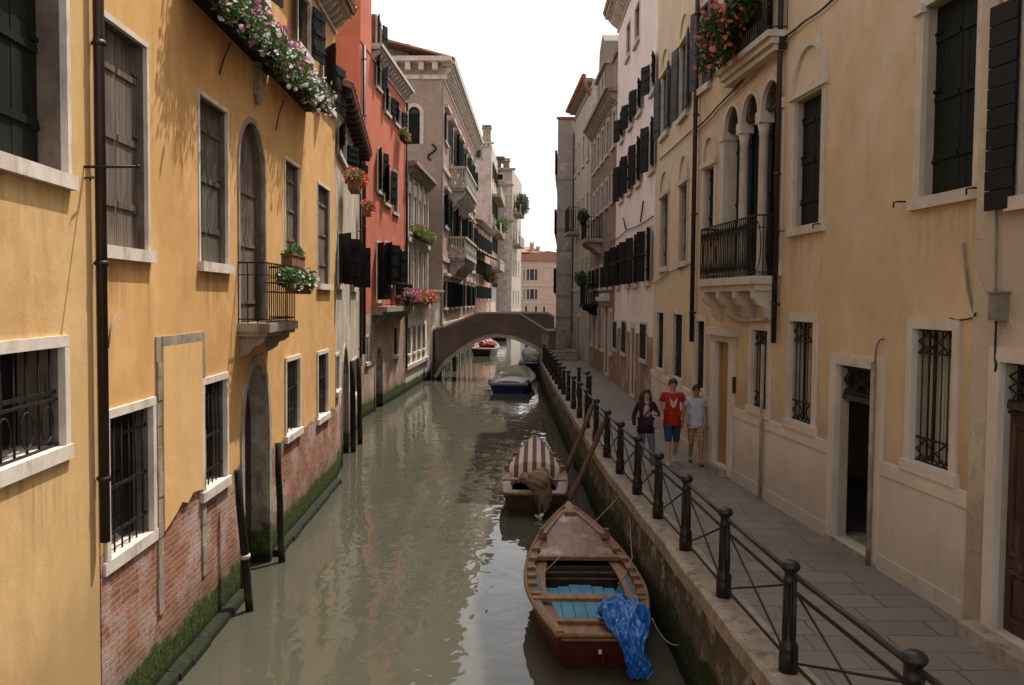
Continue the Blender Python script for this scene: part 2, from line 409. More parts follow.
def quay_mat():
    n = NT('quay_masonry'); p = n.pos(); x, y, z = n.sep(p)
    v = n.comb(y, z, 0.0)
    b = n.new('ShaderNodeTexBrick'); n.L.new(v, b.inputs['Vector'])
    b.inputs['Color1'].default_value = (.15, .12, .09, 1); b.inputs['Color2'].default_value = (.095, .075, .056, 1); b.inputs['Mortar'].default_value = (.10, .082, .062, 1)
    b.inputs['Scale'].default_value = 1; b.inputs['Mortar Size'].default_value = .012; b.inputs['Brick Width'].default_value = .7; b.inputs['Row Height'].default_value = .27
    col = b.outputs['Color']
    col = n.mix(n.smooth(n.noise(p, 2.2, 7, .7), .5, .62), col, (.36, .315, .255))
    col = n.mix(n.math('MULTIPLY', n.smooth(n.noise(p, 4, 6, .7), .48, .60), .85), col, (.07, .055, .04))
    h = n.math('SUBTRACT', n.noise(p, 7, 6, .7), b.outputs['Fac'])
    col, h = moss_nodes(n, col, h, .60)
    return n.out(col, .9, n.bump(h, 1.0, .05), spec=.15)
M['quay'] = quay_mat()
# ------------------------------------------------------------------ facades
class Facade:
    """A vertical wall plane: s runs along it, z is up, o is out towards the canal."""
    def __init__(F, p0, p1, sign):
        F.p0 = Vector((p0[0], p0[1], 0)); F.p1 = Vector((p1[0], p1[1], 0))
        F.len = (F.p1 - F.p0).length; F.u = (F.p1 - F.p0).normalized()
        F.n = Vector((F.u.y, -F.u.x, 0)) * sign
        F.holes = []; F.extra = []; F.sills = []
    def P(F, s, z, o=0.0):
        return F.p0 + F.u * s + F.n * o + Vector((0, 0, z))
    def px(F, x, y, o=0.0):
        d = ray(x, y); c = Vector((0, 0, CAM_Z))
        q = F.p0 + F.n * o
        t = (q - c).dot(F.n) / d.dot(F.n)
        h = c + d * t
        return (h - F.p0).dot(F.u), h.z
    def rect(F, x0, y0, x1, y1, o=0.0):
        a, b = F.px(x0, y0, o); c, d = F.px(x1, y1, o)
        return (min(a, c), max(a, c), min(b, d), max(b, d))
    def box(F, mb, s0, s1, z0, z1, o0, o1):
        mb.obox(F.P(s0, z0, o0), F.u * (s1 - s0), F.n * (o1 - o0), Vector((0, 0, z1 - z0)))
    def grid(F, mb, s0, s1, z0, z1):
        ss = {s0, s1}; zs = {z0, z1}
        hs = []
        for (a, b, c, d) in F.holes:
            a = max(a, s0); b = min(b, s1); c = max(c, z0); d = min(d, z1)
            if b - a < .01 or d - c < .01: continue
            hs.append((a, b, c, d)); ss |= {a, b}; zs |= {c, d}
        ss = sorted(ss); zs = sorted(zs)
        for i in range(len(ss) - 1):
            for j in range(len(zs) - 1):
                if ss[i + 1] - ss[i] < 1e-5 or zs[j + 1] - zs[j] < 1e-5: continue
                ms = (ss[i] + ss[i + 1]) / 2; mz = (zs[j] + zs[j + 1]) / 2
                if any(a < ms < b and c < mz < d for a, b, c, d in hs): continue
                mb.quad(F.P(ss[i], zs[j]), F.P(ss[i + 1], zs[j]), F.P(ss[i + 1], zs[j + 1]), F.P(ss[i], zs[j + 1]))
        for poly in F.extra:
            mb.add([F.P(s, z) for s, z in poly], [tuple(range(len(poly)))])

def add_drips(mat, F, maxn=14):
    """rain streaks washed down the plaster from the ends of the sills"""
    t = mat.node_tree; b = t.nodes['Principled BSDF']; lk = b.inputs['Base Color'].links[0]; col = lk.from_socket
    n = NT.__new__(NT); n.m = mat; n.t = t; n.N = t.nodes; n.L = t.links; n.b = b; n.tc = None
    p = n.pos(); x, y, z = n.sep(p); tot = None
    st = n.smooth(n.noise(n.mul(p, (9, 9, .35)), 1.0, 4, .6), .40, .62)
    for (s0, s1, zz) in sorted(F.sills, key=lambda q: q[0])[:maxn]:
        ya, yb = F.P(s0, 0).y - .04, F.P(s1, 0).y + .04
        L = random.uniform(.5, 1.2)
        inside = n.math('MULTIPLY', n.smooth(y, ya, ya + .12), n.smooth(y, yb, yb - .12))
        fall = n.math('MULTIPLY', n.smooth(z, zz - L, zz), n.math('LESS_THAN', z, zz + .01))
        mk = n.math('MULTIPLY', inside, fall)
        tot = mk if tot is None else n.math('MAXIMUM', tot, mk)
    if tot is None: return
    m = n.math('MULTIPLY', n.math('MULTIPLY', tot, n.math('MULTIPLY', st, n.smooth(n.noise(p, 2.2, 4), .35, .6))), .5)
    o = n.mix(m, col, n.mix(1.0, col, (.42, .38, .34), 'MULTIPLY'))
    n.L.new(o, b.inputs['Base Color'])

def body(F, house, mat, ztop, zb, depth, side=None, name='wall', top=True):
    if F.p0.y < 36 and name == 'wall': add_drips(mat, F)
    mb = MB(); e = .004
    F.grid(mb, 0, F.len, zb, ztop)
    B = lambda s, z: F.P(s, z, -depth)
    if side == 'open': pass
    elif side is None: mb.quad(F.P(0, zb), B(0, zb), B(0, ztop), F.P(0, ztop))
    else: side.grid(mb, 0, side.len, zb, ztop)
    mb.quad(F.P(F.len, zb), B(F.len, zb), B(F.len, ztop), F.P(F.len, ztop))
    mb.quad(B(0, zb), B(F.len, zb), B(F.len, ztop), B(0, ztop))
    if top: mb.quad(F.P(0, ztop), F.P(F.len, ztop), B(F.len, ztop), B(0, ztop))
    return mb.build(name, mat, house, recalc=False)

def house(F, name, label, cat='house', group='houses lining the canal'):
    mid = F.P(F.len / 2, 0)
    return thing(name, label, cat, mid, 0, group)

def plank_leaf(mb, o, a, n, w, z0, z1, planks=5, th=.035, battens=3, horiz=False):
    """a shutter leaf: origin o (hinge foot, z ignored), direction a, face normal n"""
    o = Vector((o[0], o[1], 0)); up = Vector((0, 0, 1))
    if horiz:
        k = max(4, int((z1 - z0) / .19)); hgt = (z1 - z0) / k
        for i in range(k):
            mb.obox(o + up * (z0 + i * hgt + .004), a * w, n * (th + random.uniform(-.003, .003)), up * (hgt - .010))
        mb.obox(o + a * .03 + n * -.012 + up * (z0 + .01), a * (w - .06), n * .012, up * (z1 - z0 - .02))
    else:
        pw = w / planks
        for i in range(planks):
            mb.obox(o + a * (i * pw + .002) + up * (z0 + random.uniform(0, .008)), a * (pw - .005), n * (th + random.uniform(-.004, .004)), up * (z1 - z0 - random.uniform(.002, .012)))
        for j in range(battens):
            zz = z0 + (z1 - z0) * (j + .6) / (battens + .2)
            mb.obox(o + a * .02 + n * th + up * zz, a * (w - .04), n * .02, up * .07)

def grille_mb(F, mb, s0, s1, z0, z1, o, nb=6, horiz=(.25, .75), r=.010, scroll=False, diamonds=False):
    for i in range(nb):
        s = s0 + (s1 - s0) * (i + .5) / nb
        mb.tube([F.P(s, z0, o), F.P(s, z1, o)], r, 5)
    for h in horiz:
        z = z0 + (z1 - z0) * h
        mb.obox(F.P(s0, z - .018, o - .008), F.u * (s1 - s0), F.n * .016, Vector((0, 0, .036)))
    if scroll or diamonds:
        bands = []
        hb = (s1 - s0) * .34
        if diamonds: bands = [(z0 + .01, z0 + hb), (z1 - hb, z1 - .01)]
        else: bands = [(z0 + .01, z0 + hb * .8)]
        for (a, b) in bands:
            zm = (a + b) / 2; hh = (b - a) / 2
            for ee in (a, b): mb.obox(F.P(s0, ee - .012, o), F.u * (s1 - s0), F.n * .02, Vector((0, 0, .024)))
            ncell = 2 if diamonds else 4
            cw = (s1 - s0) / ncell
            for c in range(ncell):
                sc = s0 + cw * (c + .5)
                ring = [F.P(sc + math.cos(t) * cw * .30, zm + math.sin(t) * hh * .75, o + .012) for t in [2 * math.pi * k / 14 for k in range(15)]]
                mb.tube(ring, .008, 4)
                if diamonds:
                    dm = [(sc - cw / 2, zm), (sc, zm + hh), (sc + cw / 2, zm), (sc, zm - hh), (sc - cw / 2, zm)]
                    for k in range(4):
                        mid = ((dm[k][0] + dm[k + 1][0]) / 2 * .8 + sc * .2, (dm[k][1] + dm[k + 1][1]) / 2 * .8 + zm * .2)
                        mb.tube([F.P(*dm[k], o + .014), F.P(*mid, o + .014), F.P(*dm[k + 1], o + .014)], .009, 4)
                    for sg in (-1, 1):
                        mb.tube([F.P(sc + sg * math.cos(t) * cw * .42, zm - hh + math.sin(t) * hh * .5, o + .015) for t in [math.pi * k / 8 for k in range(5)]], .008, 4)
                else:
                    mb.tube([F.P(sc, zm + hh, o), F.P(sc, zm + hh * 2.2, o)], [.014, .002], 4)

def window(F, house, rc, style='glass', sw=.12, depth=.24, proud=.03, frame=None, sill=True, nb=6, leaf=None, planks=5, angle=(172, 172), name='window',
           mull=True, horiz=(.28, .78), lintel=None, leaf_horiz=False, sill_out=.09, shut_scale=1.0, curtain=False, bot=None, only=None, blind=False, reveal=None, scroll=False, diamonds=False):
    """rc = outer rectangle (s0,s1,z0,z1); bars, sill, pane, shutters or grille become its parts"""
    frame = frame or M['stone']; leaf = leaf or M['shut_dark']
    s0, s1, z0, z1 = rc
    if blind: depth = .06
    lw = lintel if lintel is not None else sw
    sh = .13 if sill else (bot or 0.0)
    e = .006
    F.holes.append((s0 + e, s1 - e, z0 + e, z1 - e))
    i0, i1, j0, j1 = s0 + sw, s1 - sw, z0 + sh, z1 - lw
    mb = MB()
    fd = -.035 if depth > .1 else -depth
    F.box(mb, s0, i0, j0 if sill else z0, j1, fd, proud); F.box(mb, i1, s1, j0 if sill else z0, j1, fd, proud)
    F.box(mb, s0, s1, j1, z1, fd, proud + .002)
    if not sill and sh > 0: F.box(mb, i0, i1, z0, j0, -depth, proud - .004)
    w = mb.build(name, frame, house)
    if fd > -depth:
        rb = MB(); g = .003
        F.box(rb, s0, i0 - g, j0 if sill else z0, j1, -depth, fd - .001); F.box(rb, i1 + g, s1, j0 if sill else z0, j1, -depth, fd - .001); F.box(rb, s0, s1, j1 + g, z1, -depth, fd - .001)
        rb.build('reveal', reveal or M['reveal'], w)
    if sill:
        sb = MB(); F.box(sb, s0 - .04, s1 + .04, z0, j0, -depth, sill_out); sb.build('sill', frame, w); F.sills.append((s0, s1, z0))
    # pane
    po = -depth + .03
    pb = MB()
    if style == 'open_dark':
        pass
    else:
        F.box(pb, i0 - .02, i1 + .02, j0 - .02, j1 + .02, -depth - .03, -depth + .012); pb.build('pane', M['glass'], w)
    if curtain:
        cb = MB(); k = 9
        for i in range(k):
            a = i0 + (i1 - i0) * i / k
            if random.random() < .8: F.box(cb, a, a + (i1 - i0) / k * random.uniform(.5, .95), j0 + .02, j1 - .02, -depth + .012, -depth + .02 + .01 * (i % 2))
        cb.build('curtain', M['curtain'], w)
    if style in ('glass', 'shutters', 'grille') and mull:
        fb = MB(); o0, o1 = -depth + .012, -depth + .05; t = .045
        F.box(fb, i0, i0 + t, j0, j1, o0, o1); F.box(fb, i1 - t, i1, j0, j1, o0, o1)
        F.box(fb, i0 + t, i1 - t, j1 - t, j1, o0, o1 - .002); F.box(fb, i0 + t, i1 - t, j0, j0 + t, o0, o1 - .002)
        m = (i0 + i1) / 2; F.box(fb, m - .03, m + .03, j0 + t, j1 - t, o0, o1 - .004)
        if style != 'grille':
            F.box(fb, i0 + t, i1 - t, j0 + (j1 - j0) * .62, j0 + (j1 - j0) * .62 + .03, o0, o1 - .006)
        fb.build('sash', leaf if style != 'glass' else M['shut_brown'], w)
    if style == 'closed':
        m = (i0 + i1) / 2
        for (h, a, wd) in ((i0, F.u, m - i0 - .004), (i1, -F.u, i1 - m - .004)):
            lb = MB(); q = F.P(h, 0, -depth + .05); plank_leaf(lb, q, a, F.n, wd, j0 + .01, j1 - .01, planks); 
            for zz in (j0 + (j1 - j0) * .18, j0 + (j1 - j0) * .55, j0 + (j1 - j0) * .85):
                lb.obox(q + Vector((0, 0, zz)), a * .13, F.n * .06, Vector((0, 0, .035)))
            lb.build('shutter', leaf, w)
    if style == 'shutters':
        wd = min((i1 - i0) / 2 * shut_scale, .62)
        for idx, (h, a0) in enumerate(((i0, F.u), (i1, -F.u))):
            if only is not None and idx != only: continue
            an = R(angle[idx]); hs = s0 + .02 if idx == 0 else s1 - .02
            q = F.P(hs, 0, proud + .025)
            a = a0 * math.cos(an) + F.n * math.sin(an)
            nn = F.n * -math.cos(an) + a0 * math.sin(an)
            if an > R(150): nn = F.n
            lb = MB(); plank_leaf(lb, q, a, nn, wd, j0 + .02, j1 - .01, planks, .035, 3, leaf_horiz)
            for zz in (.15, .8):
                zz = j0 + (j1 - j0) * zz
                lb.obox(q + Vector((0, 0, zz)) - nn * .004, a * wd * .8, nn * .05, Vector((0, 0, .04)))
            lb.build('shutter', leaf, w)
    if style == 'grille':
        gb = MB(); grille_mb(F, gb, i0, i1, j0, j1, -.06, nb, horiz, .0085 if diamonds else .011, scroll, diamonds); gb.build('grille', M['iron'], w)
    return w, (i0, i1, j0, j1)

def arc(F, sc, zs, ra, rb, o, n=12, a0=0.0, a1=math.pi):
    return [F.P(sc + ra * math.cos(a0 + (a1 - a0) * k / n), zs + rb * math.sin(a0 + (a1 - a0) * k / n), o) for k in range(n + 1)]

def arch_ring(F, mb, sc, zs, ri, ro, rbi, rbo, o0, o1, n=12):
    for k in range(n):
        t0 = math.pi * k / n; t1 = math.pi * (k + 1) / n
        q = []
        for (ra, rb, t) in ((ri, rbi, t0), (ro, rbo, t0), (ro, rbo, t1), (ri, rbi, t1)):
            q.append(F.P(sc + ra * math.cos(t), zs + rb * math.sin(t), o0))
        mb.prism(q, F.n * (o1 - o0))

def arched(F, house, rc, sw=.16, depth=.35, proud=.03, frame=None, fill='planks', leaf=None, rise=None, name='window', jamb=True, planks=6, blocks=False, fan=False, door_frac=1.0):
    """round-headed opening; rc is the outer rectangle including the arch ring"""
    frame = frame or M['stone']; leaf = leaf or M['wood_old']
    s0, s1, z0, z1 = rc; sc = (s0 + s1) / 2; ro = (s1 - s0) / 2; rbo = rise or ro
    zs = z1 - rbo; ri = ro - sw; rbi = rbo - sw
    e = .006
    F.holes.append((s0 + e, s1 - e, z0, z1))
    n = 12
    ptsL = [(sc - (ro - e) * math.cos(math.pi / 2 * k / n), zs + (rbo - e) * math.sin(math.pi / 2 * k / n)) for k in range(n + 1)]
    F.extra.append([(s0 + e, z1)] + ptsL); 
    F.extra.append([(s1 - e, z1)] + [(2 * sc - a, b) for a, b in ptsL])
    mb = MB()
    if jamb:
        F.box(mb, s0, s0 + sw, z0, zs, -.05, proud); F.box(mb, s1 - sw, s1, z0, zs, -.05, proud)
    arch_ring(F, mb, sc, zs, ri, ro, rbi, rbo, -.05, proud, 14)
    if blocks:
        for s in (s0, s1 - sw):
            F.box(mb, s - .02, s + sw + .02, zs - .09, zs + .05, -depth + .02, proud + .03)
    w = mb.build(name, frame, house)
    rb = MB(); g = .003
    if jamb: F.box(rb, s0, s0 + sw - g, z0, zs, -depth, -.051); F.box(rb, s1 - sw + g, s1, z0, zs, -depth, -.051)
    arch_ring(F, rb, sc, zs, ri + g, ro, rbi + g, rbo, -depth, -.051, 14)
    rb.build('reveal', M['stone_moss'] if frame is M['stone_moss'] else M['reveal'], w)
    # backing
    pb = MB(); i0, i1 = s0 + sw - .02, s1 - sw + .02
    if fill != 'void':
        poly = [F.P(i0, z0, -depth + .0), F.P(i1, z0, -depth + .0)] + arc(F, sc, zs, ri + .02, rbi + .02, -depth, 12)
        pb.prism(poly, F.n * .012); pb.build('pane', M['glass'], w)
    if fill in ('planks', 'shut'):
        k = planks; pw = (i1 - i0) / k; lb = MB()
        for i in range(k):
            a = i0 + i * pw; b = a + pw - .006; ms = (a + b) / 2
            def top(x):
                q = max(0.0, 1 - ((x - sc) / (ri + .02)) ** 2); return zs + (rbi + .02) * math.sqrt(q)
            ta, tb = (top(a), top(b)) if door_frac >= 1 else (zs, zs)
            off = random.uniform(-.004, .004) + .02
            lb.prism([F.P(a, z0, -depth + off), F.P(b, z0, -depth + off), F.P(b, tb, -depth + off), F.P(a, ta, -depth + off)], F.n * .04)
        for h in (.12, .5, .85):
            zz = z0 + (zs - z0) * h; F.box(lb, i0 + .03, sc - .03, zz, zz + .06, -depth + .058, -depth + .08); F.box(lb, sc + .03, i1 - .03, zz, zz + .06, -depth + .058, -depth + .08)
        lb.build('door_leaf' if name.endswith('door') or 'gate' in name else 'shutter', leaf, w)
    if fan:
        gb = MB()
        for k in range(1, 8):
            t = math.pi * k / 8
            gb.tube([F.P(sc, zs, -.1), F.P(sc + ri * math.cos(t), zs + rbi * math.sin(t), -.1)], .009, 4)
        for f in (.45, .75):
            gb.tube(arc(F, sc, zs, ri * f, rbi * f, -.1, 12), .009, 4)
        F.box(gb, s0 + sw, s1 - sw, zs - .03, zs + .03, -.13, -.08)
        gb.build('grille', M['iron'], w)
    return w, (s0 + sw, s1 - sw, z0, zs)

def cornice(F, house, z, h=.28, proj=.35, dent=.45, mat=None, s0=None, s1=None, ends=0.0):
    mat = mat or M['stone']; a = -ends if s0 is None else s0; b = F.len + ends if s1 is None else s1
    mb = MB()
    F.box(mb, a, b, z - h * .35, z, -.05, proj); F.box(mb, a, b, z - h * .55, z - h * .35 - .003, -.05, proj * .75)
    F.box(mb, a, b, z - h * 1.5, z - h * 1.3, -.05, .06)
    if dent:
        k = max(2, int((b - a) / dent))
        for i in range(k):
            s = a + (b - a) * (i + .3) / k
            mb.prism([F.P(s, z - h * 1.25, .0), F.P(s, z - h * .55 - .004, .0), F.P(s, z - h * .55 - .004, proj * .66), F.P(s, z - h * .8, proj * .6), F.P(s, z - h * 1.2, proj * .2)], F.u * dent * .42)
    return mb.build('cornice', mat, house)

def roof(F, house, z, depth, over=.45, pitch=.32, mat=None, ends=.1, ridge=None):
    mat = mat or M['tile']; d2 = ridge or depth / 2
    mb = MB(); t = .12
    prof = [(over, z + .01), (-d2, z + .01 + (d2 + over) * pitch), (-depth - .2, z + .01 + .1), (-depth - .2, z - .03), (-d2, z - t + (d2 + over) * pitch), (over, z - .08)]
    mb.prism([F.P(-ends, zz, o) for o, zz in prof], F.u * (F.len + 2 * ends))
    # rolls of tiles along the eave
    k = int(F.len / .26)
    for i in range(k):
        s = (i + .5) * F.len / k
        mb.tube([F.P(s, z + .03, over + .04), F.P(s, z + .03 + (d2 + over) * pitch, -d2)], .075, 6)
    return mb.build('roof', mat, house)

def chimney(par, x, y, z, w=.5, h=1.4, mat=None):
    mb = MB(); mb.box(x - w / 2, x + w / 2, y - w / 2, y + w / 2, z - .5, z + h)
    mb.box(x - w / 2 - .1, x + w / 2 + .1, y - w / 2 - .1, y + w / 2 + .1, z + h, z + h + .12)
    for sx in (-1, 1):
        mb.box(x + sx * w * .3 - .06, x + sx * w * .3 + .06, y - w / 2, y + w / 2, z + h + .12, z + h + .3)
    mb.box(x - w / 2 - .06, x + w / 2 + .06, y - w / 2 - .06, y + w / 2 + .06, z + h + .3, z + h + .38)
    return mb.build('chimney', mat or M['brickwork'], par)

def downpipe(F, house, s, z0, z1, r=.05, o=.09, mat=None, brackets=True, name='downpipe'):
    mb = MB(); mb.tube([F.P(s, z0, o), F.P(s, z1, o)], r, 10)
    if brackets:
        z = z0 + .6
        while z < z1:
            mb.tube([F.P(s, z, o), F.P(s, z + .05, o)], r * 1.25, 10); F.box(mb, s - .012, s + .012, z + .01, z + .04, 0, o); z += 2.1
    return mb.build(name, mat or M['pipe'], house)

def cable(house, pts, r=.012, mat=None, sag=0.0, name='cable'):
    mb = MB(); out = []
    for i in range(len(pts) - 1):
        a, b = Vector(pts[i]), Vector(pts[i + 1])
        for k in range(6):
            t = k / 6; q = a.lerp(b, t); q.z -= sag * 4 * t * (1 - t); out.append(q)
    out.append(Vector(pts[-1])); mb.tube(out, r, 5)
    return mb.build(name, mat or M['iron'], house)

def baluster_rail(F, house, s0, s1, z0, z1, o, pitch=.11, r=.009, ends=True, ornament=False, mat=None, name='balcony_railing'):
    mb = MB(); mat = mat or M['iron']
    path = [(s0, 0.0), (s0, o), (s1, o), (s1, 0.0)] if ends else [(s0, o), (s1, o)]
    for zz, rr in ((z1, .018), (z0 + .06, .013), (z0 + (z1 - z0) * .8, .010)):
        mb.tube([F.P(s, zz, oo) for s, oo in path], rr, 4)
    for i in range(len(path) - 1):
        (a, b), (c, d) = path[i], path[i + 1]
        L = math.hypot(c - a, d - b); k = max(1, int(L / pitch))
        for j in range(k + 1):
            t = j / k; s = a + (c - a) * t; oo = b + (d - b) * t
            mb.tube([F.P(s, z0, oo), F.P(s, z1, oo)], r, 4, cap=False)
            if ornament and j < k and j % 2 == 0:
                tt = (j + 1) / k; s2 = a + (c - a) * tt; o2 = b + (d - b) * tt
                zm = (z0 + z1) / 2; hh = (z1 - z0) * .42
                mb.tube([F.P(s2 + (c - a) / L * pitch * .9 * math.cos(q), zm + hh * math.sin(q), o2 + (d - b) / L * pitch * .9 * math.cos(q)) for q in [2 * math.pi * m / 16 for m in range(17)]], .009, 4, cap=False)
    return mb.build(name, mat, house)

def bracket(F, mb, s, w, z, h, o):
    prof = [(0, 0), (o, 0), (o, -h * .22), (o * .8, -h * .42), (o * .55, -h * .5), (o * .42, -h * .78), (o * .12, -h), (0, -h)]
    mb.prism([F.P(s - w / 2, z + b, a) for a, b in prof], F.u * w)

# ------------------------------------------------------------------ plants
def rnd_unit():
    while True:
        v = Vector((random.uniform(-1, 1), random.uniform(-1, 1), random.uniform(-1, 1)))
        if .05 < v.length < 1: return v.normalized()
def leaves(mb, centers, n, spread, size):
    for i in range(n):
        c = random.choice(centers); d = rnd_unit() * (random.random() ** .5)
        p = Vector(c) + Vector((d.x * spread[0], d.y * spread[1], d.z * spread[2]))
        a = rnd_unit(); b = a.orthogonal().normalized(); s = size * random.uniform(.6, 1.3)
        nn = a.cross(b) * s * .22
        mb.add([p - a * s, p - b * s * .5 + nn, p + a * s, p + b * s * .5 + nn], [(0, 1, 2), (0, 2, 3)])
def flowers(mb, centers, n, spread, size, bias=Vector((0, 0, 0))):
    for i in range(n):
        c = random.choice(centers); d = rnd_unit()
        p = Vector(c) + Vector((d.x * spread[0], d.y * spread[1], d.z * spread[2])) + bias * random.random()
        a = (rnd_unit() + Vector((.3, -.6, .5))).normalized(); b = a.orthogonal().normalized(); c2 = a.cross(b); s = size * random.uniform(.7, 1.25)
        vs = [p - a * s * .35]
        for k in range(6):
            t = 2 * math.pi * k / 6; vs.append(p + (b * math.cos(t) + c2 * math.sin(t)) * s * (1.0 if k % 2 else .82) + a * s * .1)
        mb.add(vs, [(0, k + 1, (k + 1) % 6 + 1) for k in range(6)])
def clumps(F, s0, s1, z, o, step=.16, dz=.1, do=.1):
    out = []; s = s0
    while s <= s1:
        out.append(F.P(s + random.uniform(-.05, .05), z + random.uniform(-dz, dz), o + random.uniform(-do, do))); s += step
    return out
def planter(F, name, label, s0, s1, z, o, group='plants hung on the house fronts', box=True, h=.2, w=.22, nl=600, spread=(.16, .16, .18), leaf='leaf', fl=(('petal_pink', 60),), size=.045, fsize=.035, cat='flower box', boxmat=None, pots=False, trail=0.0):
    t = thing(name, label, cat, F.P((s0 + s1) / 2, z, o), 0, group)
    bb = MB()
    if pots:
        k = max(1, round((s1 - s0) / .3))
        for i in range(k):
            c = F.P(s0 + (s1 - s0) * (i + .5) / k, z, o)
            bb.lathe(c, [(.085, 0), (.12, h * .8), (.14, h * .8), (.14, h), (.115, h), (.11, h * .7)], 10)
        bb.build('pot', boxmat or M['terracotta'], t)
    else:
        F.box(bb, s0, s1, z, z + h, o - w / 2, o + w / 2); F.box(bb, s0 - .015, s1 + .015, z + h, z + h + .025, o - w / 2 - .015, o + w / 2 + .015)
        bb.build('trough', boxmat or M['box_dark'], t)
    cs = clumps(F, s0, s1, z + h + spread[2] * .5, o, .14, .05, w * .25)
    if trail: cs += clumps(F, s0, s1, z + h * .4, o + w * .6, .18, trail, .05)
    lb = MB(); leaves(lb, cs, nl, spread, size); lb.build('foliage', M[leaf], t, recalc=False)
    for (mname, n) in fl:
        fb = MB(); flowers(fb, cs, n, tuple(q * 1.08 for q in spread), fsize, F.n * .06); fb.build('blossom', M[mname], t, recalc=False)
    return t
# ================================================================== the sunlit side
def fix(rc, s0=None, s1=None, z0=None, z1=None):
    a, b, c, d = rc
    return (a if s0 is None else s0, b if s1 is None else s1, c if z0 is None else z0, d if z1 is None else z1)

# ---- nearest ochre house
FA = Facade((-3.585, 2.0), (-4.062, 8.79), 1)
hA = house(FA, 'ochre_house', 'smooth ochre house nearest the camera, plastered down to the water before the dark downpipe')
s1, _ = FA.px(68, 120); _, zt = FA.px(66, -70); _, zb = FA.px(68, 190)
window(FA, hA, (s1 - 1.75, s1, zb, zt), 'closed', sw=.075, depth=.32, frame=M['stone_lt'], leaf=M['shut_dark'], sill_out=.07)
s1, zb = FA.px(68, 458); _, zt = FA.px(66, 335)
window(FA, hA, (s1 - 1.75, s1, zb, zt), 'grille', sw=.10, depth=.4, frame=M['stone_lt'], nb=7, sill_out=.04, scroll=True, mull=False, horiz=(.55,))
sb, zb = FA.px(84, 167)
mb = MB(); mb.tube([FA.P(sb, zb, -.05), FA.P(sb - .02, zb + .01, .50)], .014, 6); mb.ball(FA.P(sb - .02, zb + .01, .5), .022, .022, .022)
mb.build('iron_bar', M['iron'], hA)
mb = MB(); s2, z2 = FA.px(84, 178); mb.tube([FA.P(s2, z2, -.02), FA.P(s2 - .02, z2, .1), FA.P(s2 - .16, z2, .13), FA.P(s2 - .19, z2 - .05, .13)], .009, 5); mb.build('shutter_hook', M['iron'], hA)
body(FA, hA, M['ochre_near'], 12.5, -1.0, 7.0)

# ---- main ochre house
FM = Facade((-4.052, 8.80), (-4.385, 22.3), 1)
hM = house(FM, 'ochre_house', 'long ochre house with a small iron balcony, arched water gate and bare brick foot')
downpipe(FM, hM, -.07, 2.2, 12.0, .050, .075)
# first floor windows
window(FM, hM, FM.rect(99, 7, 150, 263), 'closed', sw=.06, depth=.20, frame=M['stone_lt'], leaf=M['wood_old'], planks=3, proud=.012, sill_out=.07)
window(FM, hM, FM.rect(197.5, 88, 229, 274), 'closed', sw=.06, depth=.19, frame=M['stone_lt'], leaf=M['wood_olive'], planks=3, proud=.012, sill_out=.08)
rc = FM.rect(237, 118, 266, 330)
z_floor = 4.22
zarch = FM.px(251, 117)[1]
arched(FM, hM, (rc[0], rc[1], z_floor, zarch), sw=.09, depth=.2, frame=M['stone_dk'], leaf=M['wood_old'], proud=.02, name='balcony_door', blocks=False)
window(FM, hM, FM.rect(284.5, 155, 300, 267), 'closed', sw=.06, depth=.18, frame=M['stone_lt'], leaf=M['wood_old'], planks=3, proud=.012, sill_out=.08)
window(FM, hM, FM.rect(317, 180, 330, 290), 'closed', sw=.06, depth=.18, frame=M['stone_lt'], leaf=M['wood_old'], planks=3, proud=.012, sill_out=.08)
# upper floor windows with dark shutters
r1 = FM.rect(296, -22, 310, 66)
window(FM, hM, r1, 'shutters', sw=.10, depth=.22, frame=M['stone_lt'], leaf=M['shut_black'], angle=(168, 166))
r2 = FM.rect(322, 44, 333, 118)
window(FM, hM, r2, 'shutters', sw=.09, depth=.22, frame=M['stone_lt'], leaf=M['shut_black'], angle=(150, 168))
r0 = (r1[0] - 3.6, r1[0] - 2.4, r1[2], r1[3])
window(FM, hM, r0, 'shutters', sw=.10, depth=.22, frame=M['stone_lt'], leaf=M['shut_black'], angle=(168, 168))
# ground floor grilles
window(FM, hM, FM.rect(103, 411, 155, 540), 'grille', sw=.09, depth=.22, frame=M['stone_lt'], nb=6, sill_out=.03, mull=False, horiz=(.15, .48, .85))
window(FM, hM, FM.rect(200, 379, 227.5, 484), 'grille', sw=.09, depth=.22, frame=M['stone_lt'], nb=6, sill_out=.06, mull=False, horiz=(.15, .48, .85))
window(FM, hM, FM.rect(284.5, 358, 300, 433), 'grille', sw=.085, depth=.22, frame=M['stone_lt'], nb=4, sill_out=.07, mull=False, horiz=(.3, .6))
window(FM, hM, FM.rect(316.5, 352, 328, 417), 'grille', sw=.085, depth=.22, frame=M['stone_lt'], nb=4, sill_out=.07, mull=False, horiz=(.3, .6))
# water gate
rc = FM.rect(240, 400, 270, 400); zg = FM.px(254, 356)[1]
arched(FM, hM, (rc[0], rc[1], -.6, zg), sw=.15, depth=.36, frame=M['stone_moss'], leaf=M['wood_dark'], name='water_gate', planks=5, proud=.03, rise=(rc[1] - rc[0]) * .62, blocks=False)
